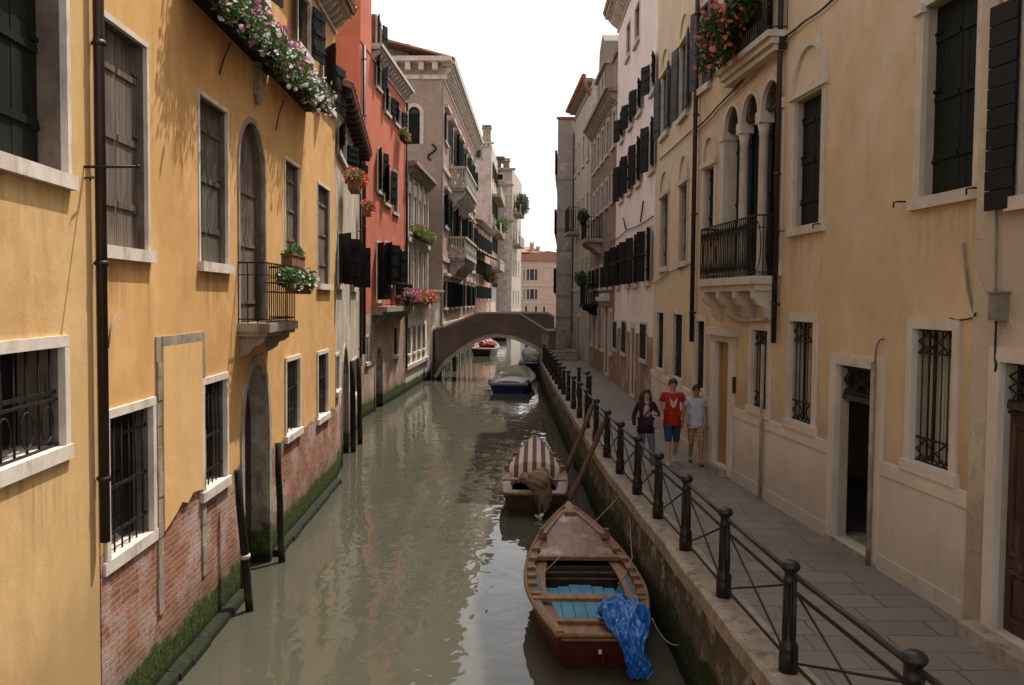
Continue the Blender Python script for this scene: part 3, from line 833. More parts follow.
# raised plaster panel between stone strips
pr = FM.rect(155, 337, 201, 470)
mb = MB()
sA, sB = pr[0], pr[1]; zp = pr[3]
zlow = [1.86, 1.92, 1.95, 2.05, 2.02, 2.08, 2.10, 2.06]
poly = [FM.P(sA + .16, zp - .12), FM.P(sB - .02, zp - .12)] + [FM.P(sB - .02 - (sB - sA - .18) * i / 7, zlow[7 - i] + random.uniform(-.03, .03)) for i in range(8)]
mb.prism([p + FM.n * .002 for p in poly], FM.n * .035); mb.build('plaster_panel', M['ochre_panel'], hM)
mb = MB()
FM.box(mb, sA + .16, sB, zp - .115, zp, .0, .030)
for (a, w, zlo) in ((sA, .17, .9), (sB, .15, .85)):
    z = zp
    while z > zlo:
        h = random.uniform(.16, .3); ww = w * random.uniform(.75, 1.12)
        FM.box(mb, a + (w - ww) / 2, a + (w + ww) / 2, max(z - h, zlo) + .006, z, .0, .022 + random.uniform(-.006, .010)); z -= h
mb.build('stone_strip', M['stone_dk'], hM)
# relief above the balcony door, iron ties, hooks
sr, zr1 = FM.px(254.5, 52); _, zr0 = FM.px(257, 104)
mb = MB(); FM.box(mb, sr - .10, sr + .10, zr0 + .1, zr1 - .1, 0, .06)
for k in range(7):
    z = zr0 + .15 + (zr1 - zr0 - .3) * k / 6
    mb.ball(FM.P(sr + (.03 if k % 2 else -.03), z, .07), .05, .06, .09, 8, 5)
mb.ball(FM.P(sr, zr1 - .06, .09), .09, .16, .09, 10, 6); mb.ball(FM.P(sr, zr0 + .04, .06), .05, .07, .09, 8, 5)
mb.build('stone_relief', M['stone_dk'], hM)
for (x0, y0, x1, y1) in ((227, 43, 216, 74), (281, 100, 273, 130), (110, 315, 103, 348)):
    a = FM.px(x0, y0); b = FM.px(x1, y1)
    mb = MB(); mb.tube([FM.P(a[0], a[1], .05), FM.P((a[0] + b[0]) / 2, (a[1] + b[1]) / 2, .035), FM.P(b[0], b[1], .05)], .012, 6)
    mb.build('iron_tie', M['iron'] if x0 != 110 else M['pipe_grey'], hM)
cornice(FM, hM, 11.55, .34, .42, .42, M['stone'], s0=0.0, s1=FM.len - .02)
roof(FM, hM, 11.58, 7.0, .5, .3, ends=-.02)
body(FM, hM, M['ochre'], 11.5, -1.0, 7.0)
# water steps and mossy ledge
def footing(e0, e1, w0):
    mb = MB(); a = e0
    while a < e1:
        b = min(e1, a + random.uniform(.25, .8)); w = w0 + random.uniform(-.015, .015)
        mb.prism([FM.P(a, -.5, 0), FM.P(a, -.5, w + .05), FM.P(a, random.uniform(.075, .095), w), FM.P(a, random.uniform(.10, .115), w * .8), FM.P(a, random.uniform(.12, .13), 0)], FM.u * (b - a + .004)); a = b
    mb.build('mossy_footing', M['moss_ledge'], hM)
footing(.2, FM.px(240, 560)[0] - .05, .15); footing(FM.px(272, 545)[0] + .1, FM.len, .14)
# the small balcony
sb0, sb1 = FM.px(237, 327)[0], FM.px(237, 327)[0] + 2.05
PO = .44
mb = MB(); FM.box(mb, sb0, sb1, z_floor - .14, z_floor, 0, PO + .05); FM.box(mb, sb0 + .04, sb1 - .04, z_floor - .2, z_floor - .143, 0, PO)
for s in (sb0 + .25, sb1 - .25): bracket(FM, mb, s, .16, z_floor - .2, .32, PO * .85)
bal = mb.build('balcony', M['stone_dk'], hM)
br = baluster_rail(FM, hM, sb0 + .06, sb1 - .06, z_floor, z_floor + .92, PO, .13, .009); br.parent = bal
mb = MB()
for dz in (.48, .62):
    mb.tube([FM.P(sb0 - .15, z_floor + dz, PO + .02), FM.P(sb1 + .3, z_floor + dz, PO + .02)], .012, 5)
    mb.tube([FM.P(sb0 + .06, z_floor + dz, PO + .02), FM.P(sb0 + .06, z_floor + dz, PO + .27)], .010, 5)
q = mb.build('planter_rack', M['iron'], bal)
planter(FM, 'flower_pots', 'row of leafy terracotta pots hung outside the small iron balcony rail', sb0 + .85, sb1 + .28, z_floor + .46, PO + .16, h=.17, pots=True, nl=1500, spread=(.17, .17, .17), leaf='leaf', fl=(('petal_white', 40),), size=.055, cat='potted plants')
planter(FM, 'flower_trough', 'terracotta trough with a small herb on the top rail of the iron balcony', sb1 - .75, sb1 + .3, z_floor + .93, PO + .02, h=.17, w=.18, nl=300, spread=(.10, .10, .12), leaf='leaf', fl=(), size=.05, boxmat=M['terracotta'])
# big flower boxes under the upper windows
bz0 = FM.px(262, 55)[1]
s_a = FM.px(216, 0)[0]; s_b = FM.px(292, 70)[0]
def bigbox(name, label, s0, s1, z, nl, fl):
    z += .2
    t = planter(FM, name, label, s0, s1, z, .28, h=.2, w=.26, nl=nl, spread=(.22, .26, .24), leaf='leaf', fl=fl, size=.05, fsize=.045, trail=.16)
    mb = MB()
    k = max(2, int((s1 - s0) / .8))
    for i in range(k + 1):
        s = s0 + .05 + (s1 - s0 - .1) * i / k
        mb = MB(); FM.box(mb, s - .012, s + .012, z - .003, z + .2, .432, .45); mb.build('bracket', M['iron'], t)
    mb = MB(); FM.box(mb, s0, s1, z - .03, z - .003, 0, .40); mb.build('shelf', M['box_dark'], t)
    return t
zb1 = FM.px(283, 77, .41)[1]
bigbox('flower_box', 'long flower box full of magenta and white petunias under the ochre upper windows', FM.px(212, 0, .41)[0], FM.px(291, 80, .41)[0], zb1, 4800, (('petal_pink', 230), ('petal_white', 250)))
zb2 = FM.px(298, 90, .41)[1]
bigbox('flower_box', 'shorter overflowing flower box of pale petunias at the far upper ochre window', FM.px(293, 90, .41)[0], FM.px(326, 105, .41)[0], zb2, 2200, (('petal_pink', 60), ('petal_white', 200)))

# ---- low cream house
FB = Facade((-4.40, 22.31), (-5.62, 33.2), 1)
hB = house(FB, 'cream_house', 'low stained cream house with a dark eave squeezed between the ochre and the red house')
ang = (150, 120)
window(FB, hB, FB.rect(337, 122, 345, 170), 'shutters', sw=.09, frame=M['stone'], leaf=M['shut_dark'], angle=(165, 155))
window(FB, hB, FB.rect(350, 143, 357, 176), 'shutters', sw=.09, frame=M['stone'], leaf=M['shut_dark'], angle=(165, 155))
window(FB, hB, FB.rect(337, 230, 342, 290), 'shutters', sw=.08, frame=M['stone'], leaf=M['shut_black'], angle=(150, 140), shut_scale=1.0)
window(FB, hB, FB.rect(351.5, 240, 356, 292), 'shutters', sw=.08, frame=M['stone'], leaf=M['shut_black'], angle=(145, 140), shut_scale=1.0)
rc = FB.rect(341.5, 400, 348, 400); arched(FB, hB, (rc[0], rc[1], -.5, FB.px(344, 343)[1]), sw=.14, depth=.5, frame=M['stone_moss'], leaf=M['wood_dark'], name='water_gate', planks=4)
window(FB, hB, FB.rect(335, 354, 338.5, 393), 'grille', sw=.08, frame=M['stone'], nb=4, mull=False)
window(FB, hB, FB.rect(352, 360, 356, 395), 'grille', sw=.08, frame=M['stone'], nb=4, mull=False)
roof(FB, hB, 9.85, 6.0, .42, .35, ends=-.02)
for i in range(14):
    s = .3 + i * (FB.len - .6) / 13; mb = MB(); FB.box(mb, s - .05, s + .05, 9.60, 9.76, -.05, .38); mb.build('rafter', M['wood_dark'], hB)
body(FB, hB, M['cream'], 9.83, -1.0, 6.0)
downpipe(FB, hB, FB.len - .9, 2.2, 9.6, .05, .08, M['pipe'])
s, z = FB.px(341, 186); planter(FB, 'flower_basket', 'red geraniums spilling from a basket below the cream house eave', s - .4, s + 1.0, z - .1, .34, h=.24, w=.28, nl=700, spread=(.24, .26, .2), leaf='leaf_yel', fl=(('petal_red', 130),), size=.06, fsize=.06, boxmat=M['terracotta'])
s, z = FB.px(357, 212); planter(FB, 'flower_basket', 'small pot of red geraniums at the far end of the cream house', s - .2, s + .7, z - .1, .34, h=.22, w=.26, nl=400, spread=(.2, .22, .18), leaf='leaf', fl=(('petal_red', 90),), size=.06, fsize=.06, boxmat=M['terracotta'])

# ---- red house
FC = Facade((-5.77, 34.0), (-5.275, 44.3), 1)
FCs = Facade((-12.0, 34.0), (-5.77, 34.0), 1)
hC = house(FC, 'red_house', 'tall brick-red house with dark shutters and a stone balcony above a bare brick ground floor')
tC = FC.px(382, 58)[1]
for r in ((376, 14, 381, 94), (384.5, 88, 390, 119), (394.5, 102, 400.5, 131)):
    window(FC, hC, FC.rect(*r), 'shutters', sw=.09, frame=M['stone'], leaf=M['shut_dark'], angle=(160, 165))
for r in ((377, 146, 382, 196), (384, 164, 389.6, 208)):
    window(FC, hC, FC.rect(*r), 'shutters', sw=.09, frame=M['stone'], leaf=M['shut_dark'], angle=(155, 165))
window(FC, hC, FC.rect(392.5, 168, 398, 217), 'closed', sw=.10, frame=M['stone'], leaf=M['wood_old'])
for r in ((376, 240, 381.5, 303), (384, 240, 390.5, 288), (394.5, 247, 399, 298)):
    window(FC, hC, FC.rect(*r), 'shutters', sw=.10, frame=M['stone_wh'], leaf=M['shut_black'], angle=(145, 155), shut_scale=1.1)
rc = FC.rect(374.5, 380, 383, 380); arched(FC, hC, (rc[0], rc[1], -.5, FC.px(378, 343)[1]), sw=.16, depth=.5, frame=M['stone_moss'], leaf=M['wood_dark'], name='water_gate', planks=4)
window(FC, hC, FC.rect(393, 326, 398, 357), 'grille', sw=.10, frame=M['stone'], nb=4, mull=False)
window(FC, hC, FC.rect(365, 335, 368.5, 365), 'grille', sw=.10, frame=M['stone'], nb=4, mull=False)
cornice(FC, hC, tC, .4, .45, .55, M['stone'], s0=2.1)
mb = MB(); FC.box(mb, .0, 2.0, tC - .5, 18.5, -6.0, .03); mb.build('upper_block', M['red'], hC)
FC2 = FC
body(FC, hC, M['red'], tC - .04, -1.0, 6.2, side=FCs)
a = FC.px(372, 306)[0]; b = FC.px(401, 306)[0]; zb = FC.px(385, 306)[1]
mb = MB(); FC.box(mb, a, b, zb - .22, zb, 0, .62); FC.box(mb, a, b, zb - .34, zb - .223, 0, .45)
for i in range(4): bracket(FC, mb, a + (b - a) * (i + .5) / 4, .2, zb - .34, .4, .42)
bal = mb.build('balcony', M['stone_dk'], hC)
q = baluster_rail(FC, hC, a + 2.2, b - .1, zb, zb + 1.0, .56, .16, .012); q.parent = bal
planter(FC, 'flower_trough', 'pink and yellow blossoms on the red house balcony', a + 4.2, b - .2, zb + .15, .72, h=.2, nl=700, spread=(.3, .3, .28), leaf='leaf_yel', fl=(('petal_pink', 110), ('petal_red', 40)), size=.07, fsize=.07)
s, z = FC.px(397, 140); planter(FC, 'flower_basket', 'green plant trailing from a top floor sill of the red house', s - .4, s + .9, z - .05, .3, h=.2, nl=450, spread=(.25, .25, .25), leaf='leaf_yel', fl=(('petal_red', 25),), size=.07, fsize=.06)
downpipe(FC, hC, .35, 2.5, tC - .6, .07, .1, M['pipe'])
downpipe(FC, hC, FC.len - .12, 1.2, tC - .6, .06, .1, M['pipe'])

# ---- narrow white house
FD = Facade((-5.265, 44.35), (-4.955, 52.6), 1)
hD = house(FD, 'white_house', 'low white house with tall narrow windows between white pilasters beside the red house')
tD = 11.4
def zat(F, s, y):
    # height at which the picture row y meets the wall at s
    lo, hi = -2.0, 40.0
    for _ in range(40):
        m = (lo + hi) / 2; w = F.P(s, m) - Vector((0, 0, CAM_Z)); c = CAM_M.to_3x3().transposed() @ w
        py = 342.5 + F_PX * c.y / c.z
        if py > y: lo = m
        else: hi = m
    return lo
cols = [(.7, 1.6), (2.5, 3.4), (4.3, 5.2), (6.2, 7.1)]
zr = [(zat(FD, .8, 234), zat(FD, .8, 190)), (zat(FD, .8, 300), zat(FD, .8, 244)), (zat(FD, .8, 357), zat(FD, .8, 326))]
for (z0, z1) in zr:
    for (a, b) in cols:
        window(FD, hD, (a - .1, b + .1, z0, z1), 'none', sw=.10, depth=.3, frame=M['stone_wh'], sill_out=.12)
mb = MB()
for a in (0.1, 1.95, 3.75, 5.6, 7.5):
    FD.box(mb, a, a + .32, zr[1][0] - .2, tD - .6, 0, .10)
mb.build('pilaster', M['stone_wh'], hD)
mb = MB(); FD.box(mb, 0, FD.len, zr[1][0] - .45, zr[1][0] - .2, 0, .2); FD.box(mb, 0, FD.len, zr[0][0] - .4, zr[0][0] - .16, 0, .17); FD.box(mb, 0, FD.len, zr[2][0] - .6, zr[2][0] - .4, 0, .12)
mb.build('string_course', M['stone'], hD)
cornice(FD, hD, tD, .5, .55, .5, M['stone_dk'])
body(FD, hD, M['white'], tD - .1, -1.0, 5.0)
c = FD.P(2.6, 0, -.7); chimney(hD, c.x, c.y, tD, .45, 1.1, M['stone_dk'])
planter(FD, 'flower_trough', 'yellow-green trailing plants on the upper ledge of the white house', 1.2, 7.2, zr[0][0] - .15, .32, h=.2, nl=1300, spread=(.4, .4, .35), leaf='leaf_yel', fl=(('petal_red', 30),), size=.09, fsize=.06)
planter(FD, 'flower_trough', 'orange-red flowers on the lower ledge of the white house', .6, 7.4, zr[1][0] - .2, .34, h=.2, nl=1000, spread=(.35, .4, .3), leaf='leaf_yel', fl=(('petal_red', 220),), size=.09, fsize=.09)
# white water-gate wall in front of the palazzo
FW = Facade((-4.93, 52.65), (-4.33, 53.9), 1)

# ---- palazzo
FE = Facade((-4.27, 54.0), (-3.47, 82.0), 1)
FEs = Facade((-13.0, 54.3), (-4.27, 54.0), 1)
hE = house(FE, 'palazzo', 'tall rose-grey palazzo with two stone balconies and a dentilled cornice beyond the white house', 'palace')
tE = FE.px(446, 68)[1]
def zrow(F, s, ya, yb): return (zat(F, s, yb), zat(F, s, ya))
# windows by column in metres along the front
sE = lambda x, y: FE.px(x, y)[0]
colE = [(1.2, 3.0), (5.2, 6.9), (8.4, 10.1), (11.6, 13.3), (16.2, 18.0), (20.0, 21.8), (24.0, 25.8)]
rowsE = [zrow(FE, 2, 113, 145), zrow(FE, 2, 193, 229), zrow(FE, 2, 278, 310)]
for ri, (z0, z1) in enumerate(rowsE):
    for ci, (a, b) in enumerate(colE):
        st = 'shutters'
        window(FE, hE, (a - .15, b + .15, z0 - (.9 if ri < 2 and ci in (1, 2, 3) else 0), z1), st, sw=.2, depth=.3, frame=M['stone'], leaf=M['shut_dark'], angle=(random.choice((155, 168)), random.choice((150, 168))), sill_out=.15)
        mb = MB(); FE.box(mb, a - .35, b + .35, z1 + .12, z1 + .3, 0, .28); mb.build('window_hood', M['stone'], hE)
for (a, b) in ((2.2, 3.6), (6.5, 7.9), (12.0, 13.4), (17, 18.4), (22, 23.4)):
    arched(FE, hE, (a - .2, b + .2, -.4, zat(FE, a, 328) if a < 3 else 3.2), sw=.2, depth=.4, frame=M['stone'], leaf=M['wood_dark'], name='water_gate', planks=4)
for (y0, y1) in ((158, 186), (232, 256)):
    a, b = 4.4, 14.2
    z0 = zat(FE, 4.4, y1 - 2); z1 = z0 + 1.15
    mb = MB(); FE.box(mb, a, b, z0 - .25, z0, 0, 1.15); FE.box(mb, a + .1, b - .1, z0 - .42, z0 - .253, 0, 1.0)
    for i in range(6): bracket(FE, mb, a + .5 + (b - a - 1) * i / 5, .35, z0 - .42, 1.1, 1.0)
    bal = mb.build('balcony', M['stone'], hE)
    mb = MB(); FE.box(mb, a, b, z1 - .16, z1, .9, 1.15); FE.box(mb, a, a + .22, z1 - .16, z1, 0, .897); FE.box(mb, b - .22, b, z1 - .16, z1, 0, .897)
    for s, oo in [(a + .12 + (b - a - .24) * i / 26, 1.02) for i in range(27)] + [(ss, .12 + i * .18) for ss in (a + .11, b - .11) for i in range(5)]:
        mb.lathe(FE.P(s, z0, oo), [(.06, 0), (.05, .1), (.10, .32), (.05, .62), (.07, .78), (.07, 1.0)], 7)
    q = mb.build('balustrade', M['stone'], hE); q.parent = bal
rc = FEs.rect(404.5, 103, 423.5, 144); w, _ = arched(FEs, hE, rc, sw=.22, depth=.25, frame=M['stone'], fill='planks', leaf=M['shut_dark'], planks=4, door_frac=.8)
cornice(FE, hE, tE, .75, .75, .75, M['stone'])
mbx = MB()
FEs.box(mbx, 0, FEs.len + .6, tE - .28, tE, -.05, .7); FEs.box(mbx, 0, FEs.len + .3, tE - 1.2, tE - .95, 0, .1)
for i in range(11): FEs.box(mbx, i * .8 + .2, i * .8 + .5, tE - .75, tE - .285, 0, .55)
FEs.box(mbx, FEs.len - 3.6, FEs.len - 2.4, tE - 1.6, tE - 1.2, 0, .12)
mbx.build('cornice', M['stone'], hE)
for e_ in (0, FE.len - .9): mb = MB(); FE.box(mb, e_, e_ + .9, 0, tE - 1.3, 0, .06); mb.build('corner_pilaster', M['palazzo_side'], hE)
mb = MB(); FEs.box(mb, FEs.len - .95, FEs.len, 0, tE - 1.3, 0, .05); mb.build('corner_pilaster', M['palazzo_side'], hE)
sS, zS = FEs.px(432, 153); mb = MB(); mb.tube([FEs.P(sS + .25 * math.sin(t * 1.0), zS + .5 - t * .16, .1) for t in range(7)], .06, 6); mb.build('iron_anchor', M['iron'], hE)
for z in (rowsE[1][1] + 1.2, rowsE[2][1] + 1.0, rowsE[2][0] - 1.0):
    mb = MB(); FE.box(mb, 0, FE.len, z, z + .25, 0, .12); mb.build('string_course', M['stone'], hE)
body(FE, hE, M['palazzo'], tE - .05, -1.0, 8.7, side='open', top=True)
mb = MB(); FEs.grid(mb, 0, FEs.len, -1, tE - .05); mb.build('side_wall', M['palazzo_side'], hE, recalc=False)
rf = roof(FE, hE, tE + .02, 8.7, .7, .26, ends=.4)
c = FE.P(3.0, 0, -4.5); chimney(rf, c.x, c.y, tE + 1.2, .7, 1.0)
mb = MB(); c = FE.P(2.5, tE + .6, -2.2); mb.box(c.x - 3.4, c.x, c.y - 1.2, c.y + 3, tE + .1, tE + 1.25)
tr = mb.build('roof_terrace', M['stone_dk'], rf)
# lean-to white wall with arched gate below the palazzo
hW = house(FW, 'white_gate_wall', 'small white wall with a dark arched water gate between white house and palazzo', 'wall')
rw = (.35, 1.1, -.5, 3.0)
arched(FW, hW, rw, sw=.12, depth=.3, frame=M['stone_wh'], leaf=M['wood_dark'], name='water_gate', planks=3)
cornice(FW, hW, 5.2, .4, .3, None, M['stone'])
body(FW, hW, M['white'], 5.1, -1.0, 3.0)

# ---- brown house
FF = Facade((-3.40, 82.1), (-2.47, 98.0), 1); FFs = Facade((-9.0, 82.3), (-3.40, 82.1), 1)
hF = house(FF, 'brown_house', 'orange-brown house with a small gable and awning behind the palazzo')
tF = zat(FF, 1, 222)
for ri, (ya, yb) in enumerate(((232, 250), (258, 276), (284, 300))):
    z0, z1 = zrow(FF, 3, ya, yb)
    for s in (1.5, 4.5, 7.5, 10.5, 13.5):
        window(FF, hF, (s - .7, s + .7, z0, z1), 'shutters', sw=.18, frame=M['stone'], leaf=M['shut_dark'], angle=(165, 155))
cornice(FF, hF, tF, .5, .5, None, M['stone_dk']); roof(FF, hF, tF + .02, 5.5, .6, .3, ends=.1)
body(FF, hF, M['brown'], tF - .05, -1, 5.5, side=FFs)
mb = MB(); FFs.box(mb, FFs.len - 3.5, FFs.len, tF - 1, tF + 1.5, -.4, .2); FFs.box(mb, FFs.len - 1.2, FFs.len + .1, tF + 1.5, tF + 2.6, -.5, .25); mb.build('parapet', M['brown'], hF)
za = zat(FF, 2, 250); mb = MB(); mb.prism([FF.P(1, za, 0), FF.P(1, za - .1, 0), FF.P(1, za - 1.0, 1.9), FF.P(1, za - .9, 1.9)], FF.u * 9); mb.build('awning', M['shut_brown'], hF)
planter(FF, 'flower_trough', 'dark trailing plants on the brown house balcony above the water', 4, 12, zat(FF, 4, 282), .8, h=.3, nl=900, spread=(.5, .6, .5), leaf='leaf_dk', fl=(('petal_red', 70),), size=.14, fsize=.12)

# ---- pale tall house and stone tower house
FG = Facade((-2.40, 98.5), (-1.98, 112.5), 1); FGs = Facade((-8.6, 98.5), (-2.40, 98.5), 1)
hG = house(FG, 'pale_tall_house', 'tall pale house with one small window under its dentilled eave, behind the brown house')
tG = FGs.px(480, 142)[1]
window(FGs, hG, FGs.rect(472.5, 148, 482.5, 159), 'glass', sw=.2, depth=.2, frame=M['stone_dk'])
for s in (3, 7, 11):
    for z in (6, 10, 14, 18): window(FG, hG, (s - .7, s + .7, z, z + 2.1), 'shutters', sw=.18, frame=M['stone'], leaf=M['shut_dark'])
mb = MB()
for i in range(14): FGs.box(mb, i * .46, i * .46 + .22, tG - .55, tG - .2, 0, .25)
FGs.box(mb, 0, FGs.len + .3, tG - .2, tG, -.1, .35); mb.build('cornice', M['stone'], hG)
for z in (8, 12, 16): 
    mb = MB(); FG.box(mb, 1, 13, z, z + .3, 0, 1.0); FG.box(mb, 1, 13, z + .3, z + 1.2, .9, 1.0); mb.build('balcony', M['stone_dk'], hG)
body(FG, hG, M['pale'], tG - .05, -1, 6.0, side=FGs)
c = FG.P(1.2, 0, -.6); chimney(hG, c.x, c.y, tG, .9, 1.6, M['stone_dk'])
planter(FG, 'roof_plant', 'leafy plant on a high balcony of the pale tall house', 4, 9, 12.6, 1.0, h=.4, nl=700, spread=(.7, .9, .7), leaf='leaf', fl=(), size=.2)
FH = Facade((-.15, 113.0), (1.2, 128.0), 1); FHs = Facade((-6.5, 113.0), (-.15, 113.0), 1)
hH = house(FH, 'stone_tower_house', 'narrow grey-brown tower house with stone quoins closing the left row')
tH = FHs.px(505, 168)[1]
window(FHs, hH, FHs.rect(496.5, 173, 504, 181), 'closed', sw=.15, depth=.2, frame=M['stone'], leaf=M['shut_dark'])
mb = MB()
z = 0.0; i = 0
while z < tH - 2:
    w = 1.0 if i % 2 else .65
    FHs.box(mb, FHs.len - w, FHs.len + .03, z, z + .62, 0, .06); z += .65; i += 1
mb.build('quoin', M['stone'], hH)
mb = MB(); FHs.box(mb, 0, FHs.len + .4, tH - .3, tH, -.1, .4); FHs.box(mb, 0, FHs.len + .2, zat(FHs, 3, 186), zat(FHs, 3, 184), 0, .15); FHs.box(mb, 0, FHs.len + .2, zat(FHs, 3, 222), zat(FHs, 3, 219.5), 0, .2)
mb.build('string_course', M['stone_dk'], hH)
for z in (11.5, 15.5):
    mb = MB(); FH.box(mb, 1, 8, z, z + .3, 0, 1.0); FH.box(mb, 1, 8, z + .3, z + 1.3, .9, 1.0); mb.build('balcony', M['stone_dk'], hH)
for s in (3, 7, 11):
    for z in (4, 8, 12.2, 16.2): window(FH, hH, (s - .7, s + .7, z, z + 2.1), 'glass', sw=.18, frame=M['stone'])
body(FH, hH, M['greige'], tH - .05, -1, 6.3, side=FHs)
mb = MB(); mb.box(-3.6, -1.6, 114, 118, tH, tH + 1.3); mb.box(-4.1, -1.1, 113.6, 118.4, tH + 1.3, tH + 1.55); mb.build('roof_loggia', M['wood_old'], hH)
chimney(hH, -.9, 113.8, tH, .8, .9)
mb = MB(); mb.tube([(-3.0, 115, tH + 1.3), (-3.0, 115, tH + 4.4)], .04, 5); mb.tube([(-3.5, 115, tH + 4.1), (-2.5, 115, tH + 4.3)], .03, 4); mb.tube([(-3.4, 115, tH + 3.6), (-2.6, 115, tH + 3.75)], .03, 4); mb.build('aerial', M['pipe_grey'], hH)
planter(FH, 'roof_plant', 'bushy green plant on a balcony high on the grey-brown tower house', 2, 5.5, 15.9, 1.0, h=.4, nl=900, spread=(.9, 1.1, 1.4), leaf='leaf_dk', fl=(), size=.22)

# ---- end of the view
FP = Facade((-3.0, 158.0), (9.5, 160.0), 1)
hP = house(FP, 'pink_house', 'pink house with white string courses closing the view at the far end of the canal')
tP = FP.px(530, 259)[1]
for (y0, y1) in ((268, 281), (288, 300)):
    for x in (519, 524, 532):
        wx = 1.6 if x < 530 else 3.0
        window(FP, hP, FP.rect(x - wx, y0, x + wx, y1), 'shutters' if x > 530 else 'glass', sw=.2, depth=.25, frame=M['stone'], leaf=M['shut_brown'])
for x in (518, 526, 536, 544):
    window(FP, hP, FP.rect(x - 2, 305, x + 2, 316), 'glass', sw=.2, depth=.25, frame=M['stone'])
mb = MB()
for y in (266, 285.5, 303): z = FP.px(530, y)[1]; FP.box(mb, 0, FP.len, z - .12, z + .12, 0, .1)
mb.build('string_course', M['stone_wh'], hP)
body(FP, hP, M['pink'], tP, -1, 10)
mb = MB(); e = tP
ap = FP.px(546, 251)[1]
mb.prism([FP.P(-.3, e, .5), FP.P(9.2, ap, .5), FP.P(FP.len + .3, ap - .4, .5), FP.P(FP.len + .3, e - .3, .5), FP.P(-.3, e - .3, .5)], FP.n * -10)
mb.build('roof', M['tile'], hP)
FQ = Facade((-5.0, 176.0), (6.0, 176.0), 1)
hQ = house(FQ, 'pale_house', 'pale house with a tiled roof and chimneys rising behind the far pink house')
tQ = FQ.px(525, 254)[1]
for x in (516, 524, 532): window(FQ, hQ, FQ.rect(x - 1.8, 256.5, x + 1.8, 262), 'glass', sw=.2, depth=.2, frame=M['stone_dk'])
body(FQ, hQ, M['pale'], tQ, -1, 9)
mb = MB(); zt = FQ.px(525, 247)[1]; mb.prism([FQ.P(-.5, tQ, .6), FQ.P(2, zt, -3), FQ.P(8.6, zt, -3), FQ.P(11.5, tQ, .6)], Vector((0, 0, .25))); mb.prism([FQ.P(-.5, tQ, .6), FQ.P(11.5, tQ, .6), FQ.P(11.5, tQ, -9), FQ.P(-.5, tQ, -9)], Vector((0, 0, .3)))
rf = mb.build('roof', M['tile'], hQ)
chimney(rf, 3.7, 177, tQ + .6, .8, 1.4, M['stone_dk']); chimney(rf, 4.9, 177, tQ + .3, .7, 1.0, M['stone_dk']); chimney(rf, -.2, 178.5, zt, 1.8, .6, M['brown'])
# ================================================================== the shaded side
ZW = 1.30     # walkway level
# ---- strip of house at the right edge
F0 = Facade((5.14, 3.0), (4.655, 9.1), -1)
h0 = house(F0, 'cream_house', 'cream house at the right edge with worn plaster and a peeling dark wooden door')
s_far = F0.px(992, 350)[0]
ztop = F0.px(1000, 347)[1]
w, (i0, i1, j0, j1) = window(F0, h0, (s_far - 1.75, s_far, ZW + .02, ztop), 'none', sw=.17, depth=.17, reveal=M['reveal_pale'], frame=M['dado'], sill=False, name='door', lintel=.14, bot=.14)
mb = MB(); zf = j1 - .45
for (a, b) in ((i0, (i0 + i1) / 2 - .004), ((i0 + i1) / 2 + .004, i1)):
    F0.box(mb, a, b, j0, zf, -.16, -.10)
    for (z0, z1) in ((j0 + .12, j0 + .62), (j0 + .75, zf - .12)):
        F0.box(mb, a + .08, b - .08, z0, z0 + .04, -.10, -.07); F0.box(mb, a + .08, b - .08, z1 - .04, z1, -.10, -.07); F0.box(mb, a + .08, a + .12, z0, z1, -.10, -.072); F0.box(mb, b - .12, b - .08, z0, z1, -.10, -.072); F0.box(mb, a + .16, b - .16, z0 + .08, z1 - .08, -.10, -.08)
F0.box(mb, i0, i1, zf + .003, zf + .07, -.16, -.06)
mb.build('door_leaf', M['wood_dark'], w)
mb = MB(); grille_mb(F0, mb, i0, i1, zf + .07, j1, -.09, 5, (), .01, False, True); mb.build('fanlight_grille', M['iron'], w)
mb = MB(); F0.box(mb, s_far - 1.9, s_far + .1, ZW, ZW + .15, 0, .22); mb.build('door_step', M['kerb'], h0)
# upper window with its open shutter
sA = F0.px(1016, 212)[0]; zs = F0.px(1003, 213)[1]; zt = F0.px(1003, 8)[1]
w, q = window(F0, h0, (sA - 1.25, sA + .02, zs, zt + .06), 'none', sw=.10, depth=.22, frame=M['stone_wh'])
mb = MB(); F0.box(mb, q[0], q[1], q[2], q[3], -.1, -.06); mb.build('shutter', M['shut_black'], w)
mb = MB(); hs = sA - .05
a = F0.u * math.cos(R(7)) + F0.n * math.sin(R(7)); nn = F0.n * math.cos(R(7)) - F0.u * math.sin(R(7))
plank_leaf(mb, F0.P(hs, 0, .05), a, nn, .36, zs + .02, zt, horiz=True); mb.build('shutter', M['shut_black'], w)
sj, zj = F0.px(1003, 307)
mb = MB(); F0.box(mb, sj - .10, sj + .08, zj - .13, zj + .13, 0, .10); F0.box(mb, sj - .12, sj + .10, zj + .13, zj + .15, 0, .12); F0.box(mb, sj - .08, sj + .06, zj - .11, zj + .11, .10, .106); mb.build('junction_box', M['pipe_grey'], h0)
cable(h0, [F0.P(sj + .02, zj - .13, .05), F0.P(sj + .05, zj - .5, .03), F0.P(sj + .0, zj - .55, .05), F0.P(sj + .04, zj - .62, .03)], .012)
cable(h0, [F0.P(sj + .05, zj + .13, .05), F0.P(sj + .1, zj + .7, .03), F0.P(sj + .16, zj + 1.6, .02), F0.P(sj + .18, zj + 4.0, .02)], .014, M['pipe_grey'])
body(F0, h0, M['strip'], 14.5, .5, 7.0)

# ---- long beige house
F1 = Facade((4.770, 9.12), (3.936, 19.4), -1)
h1 = house(F1, 'beige_house', 'long beige house with a three-arched loggia, stone dado and dark open doorway on the walkway')
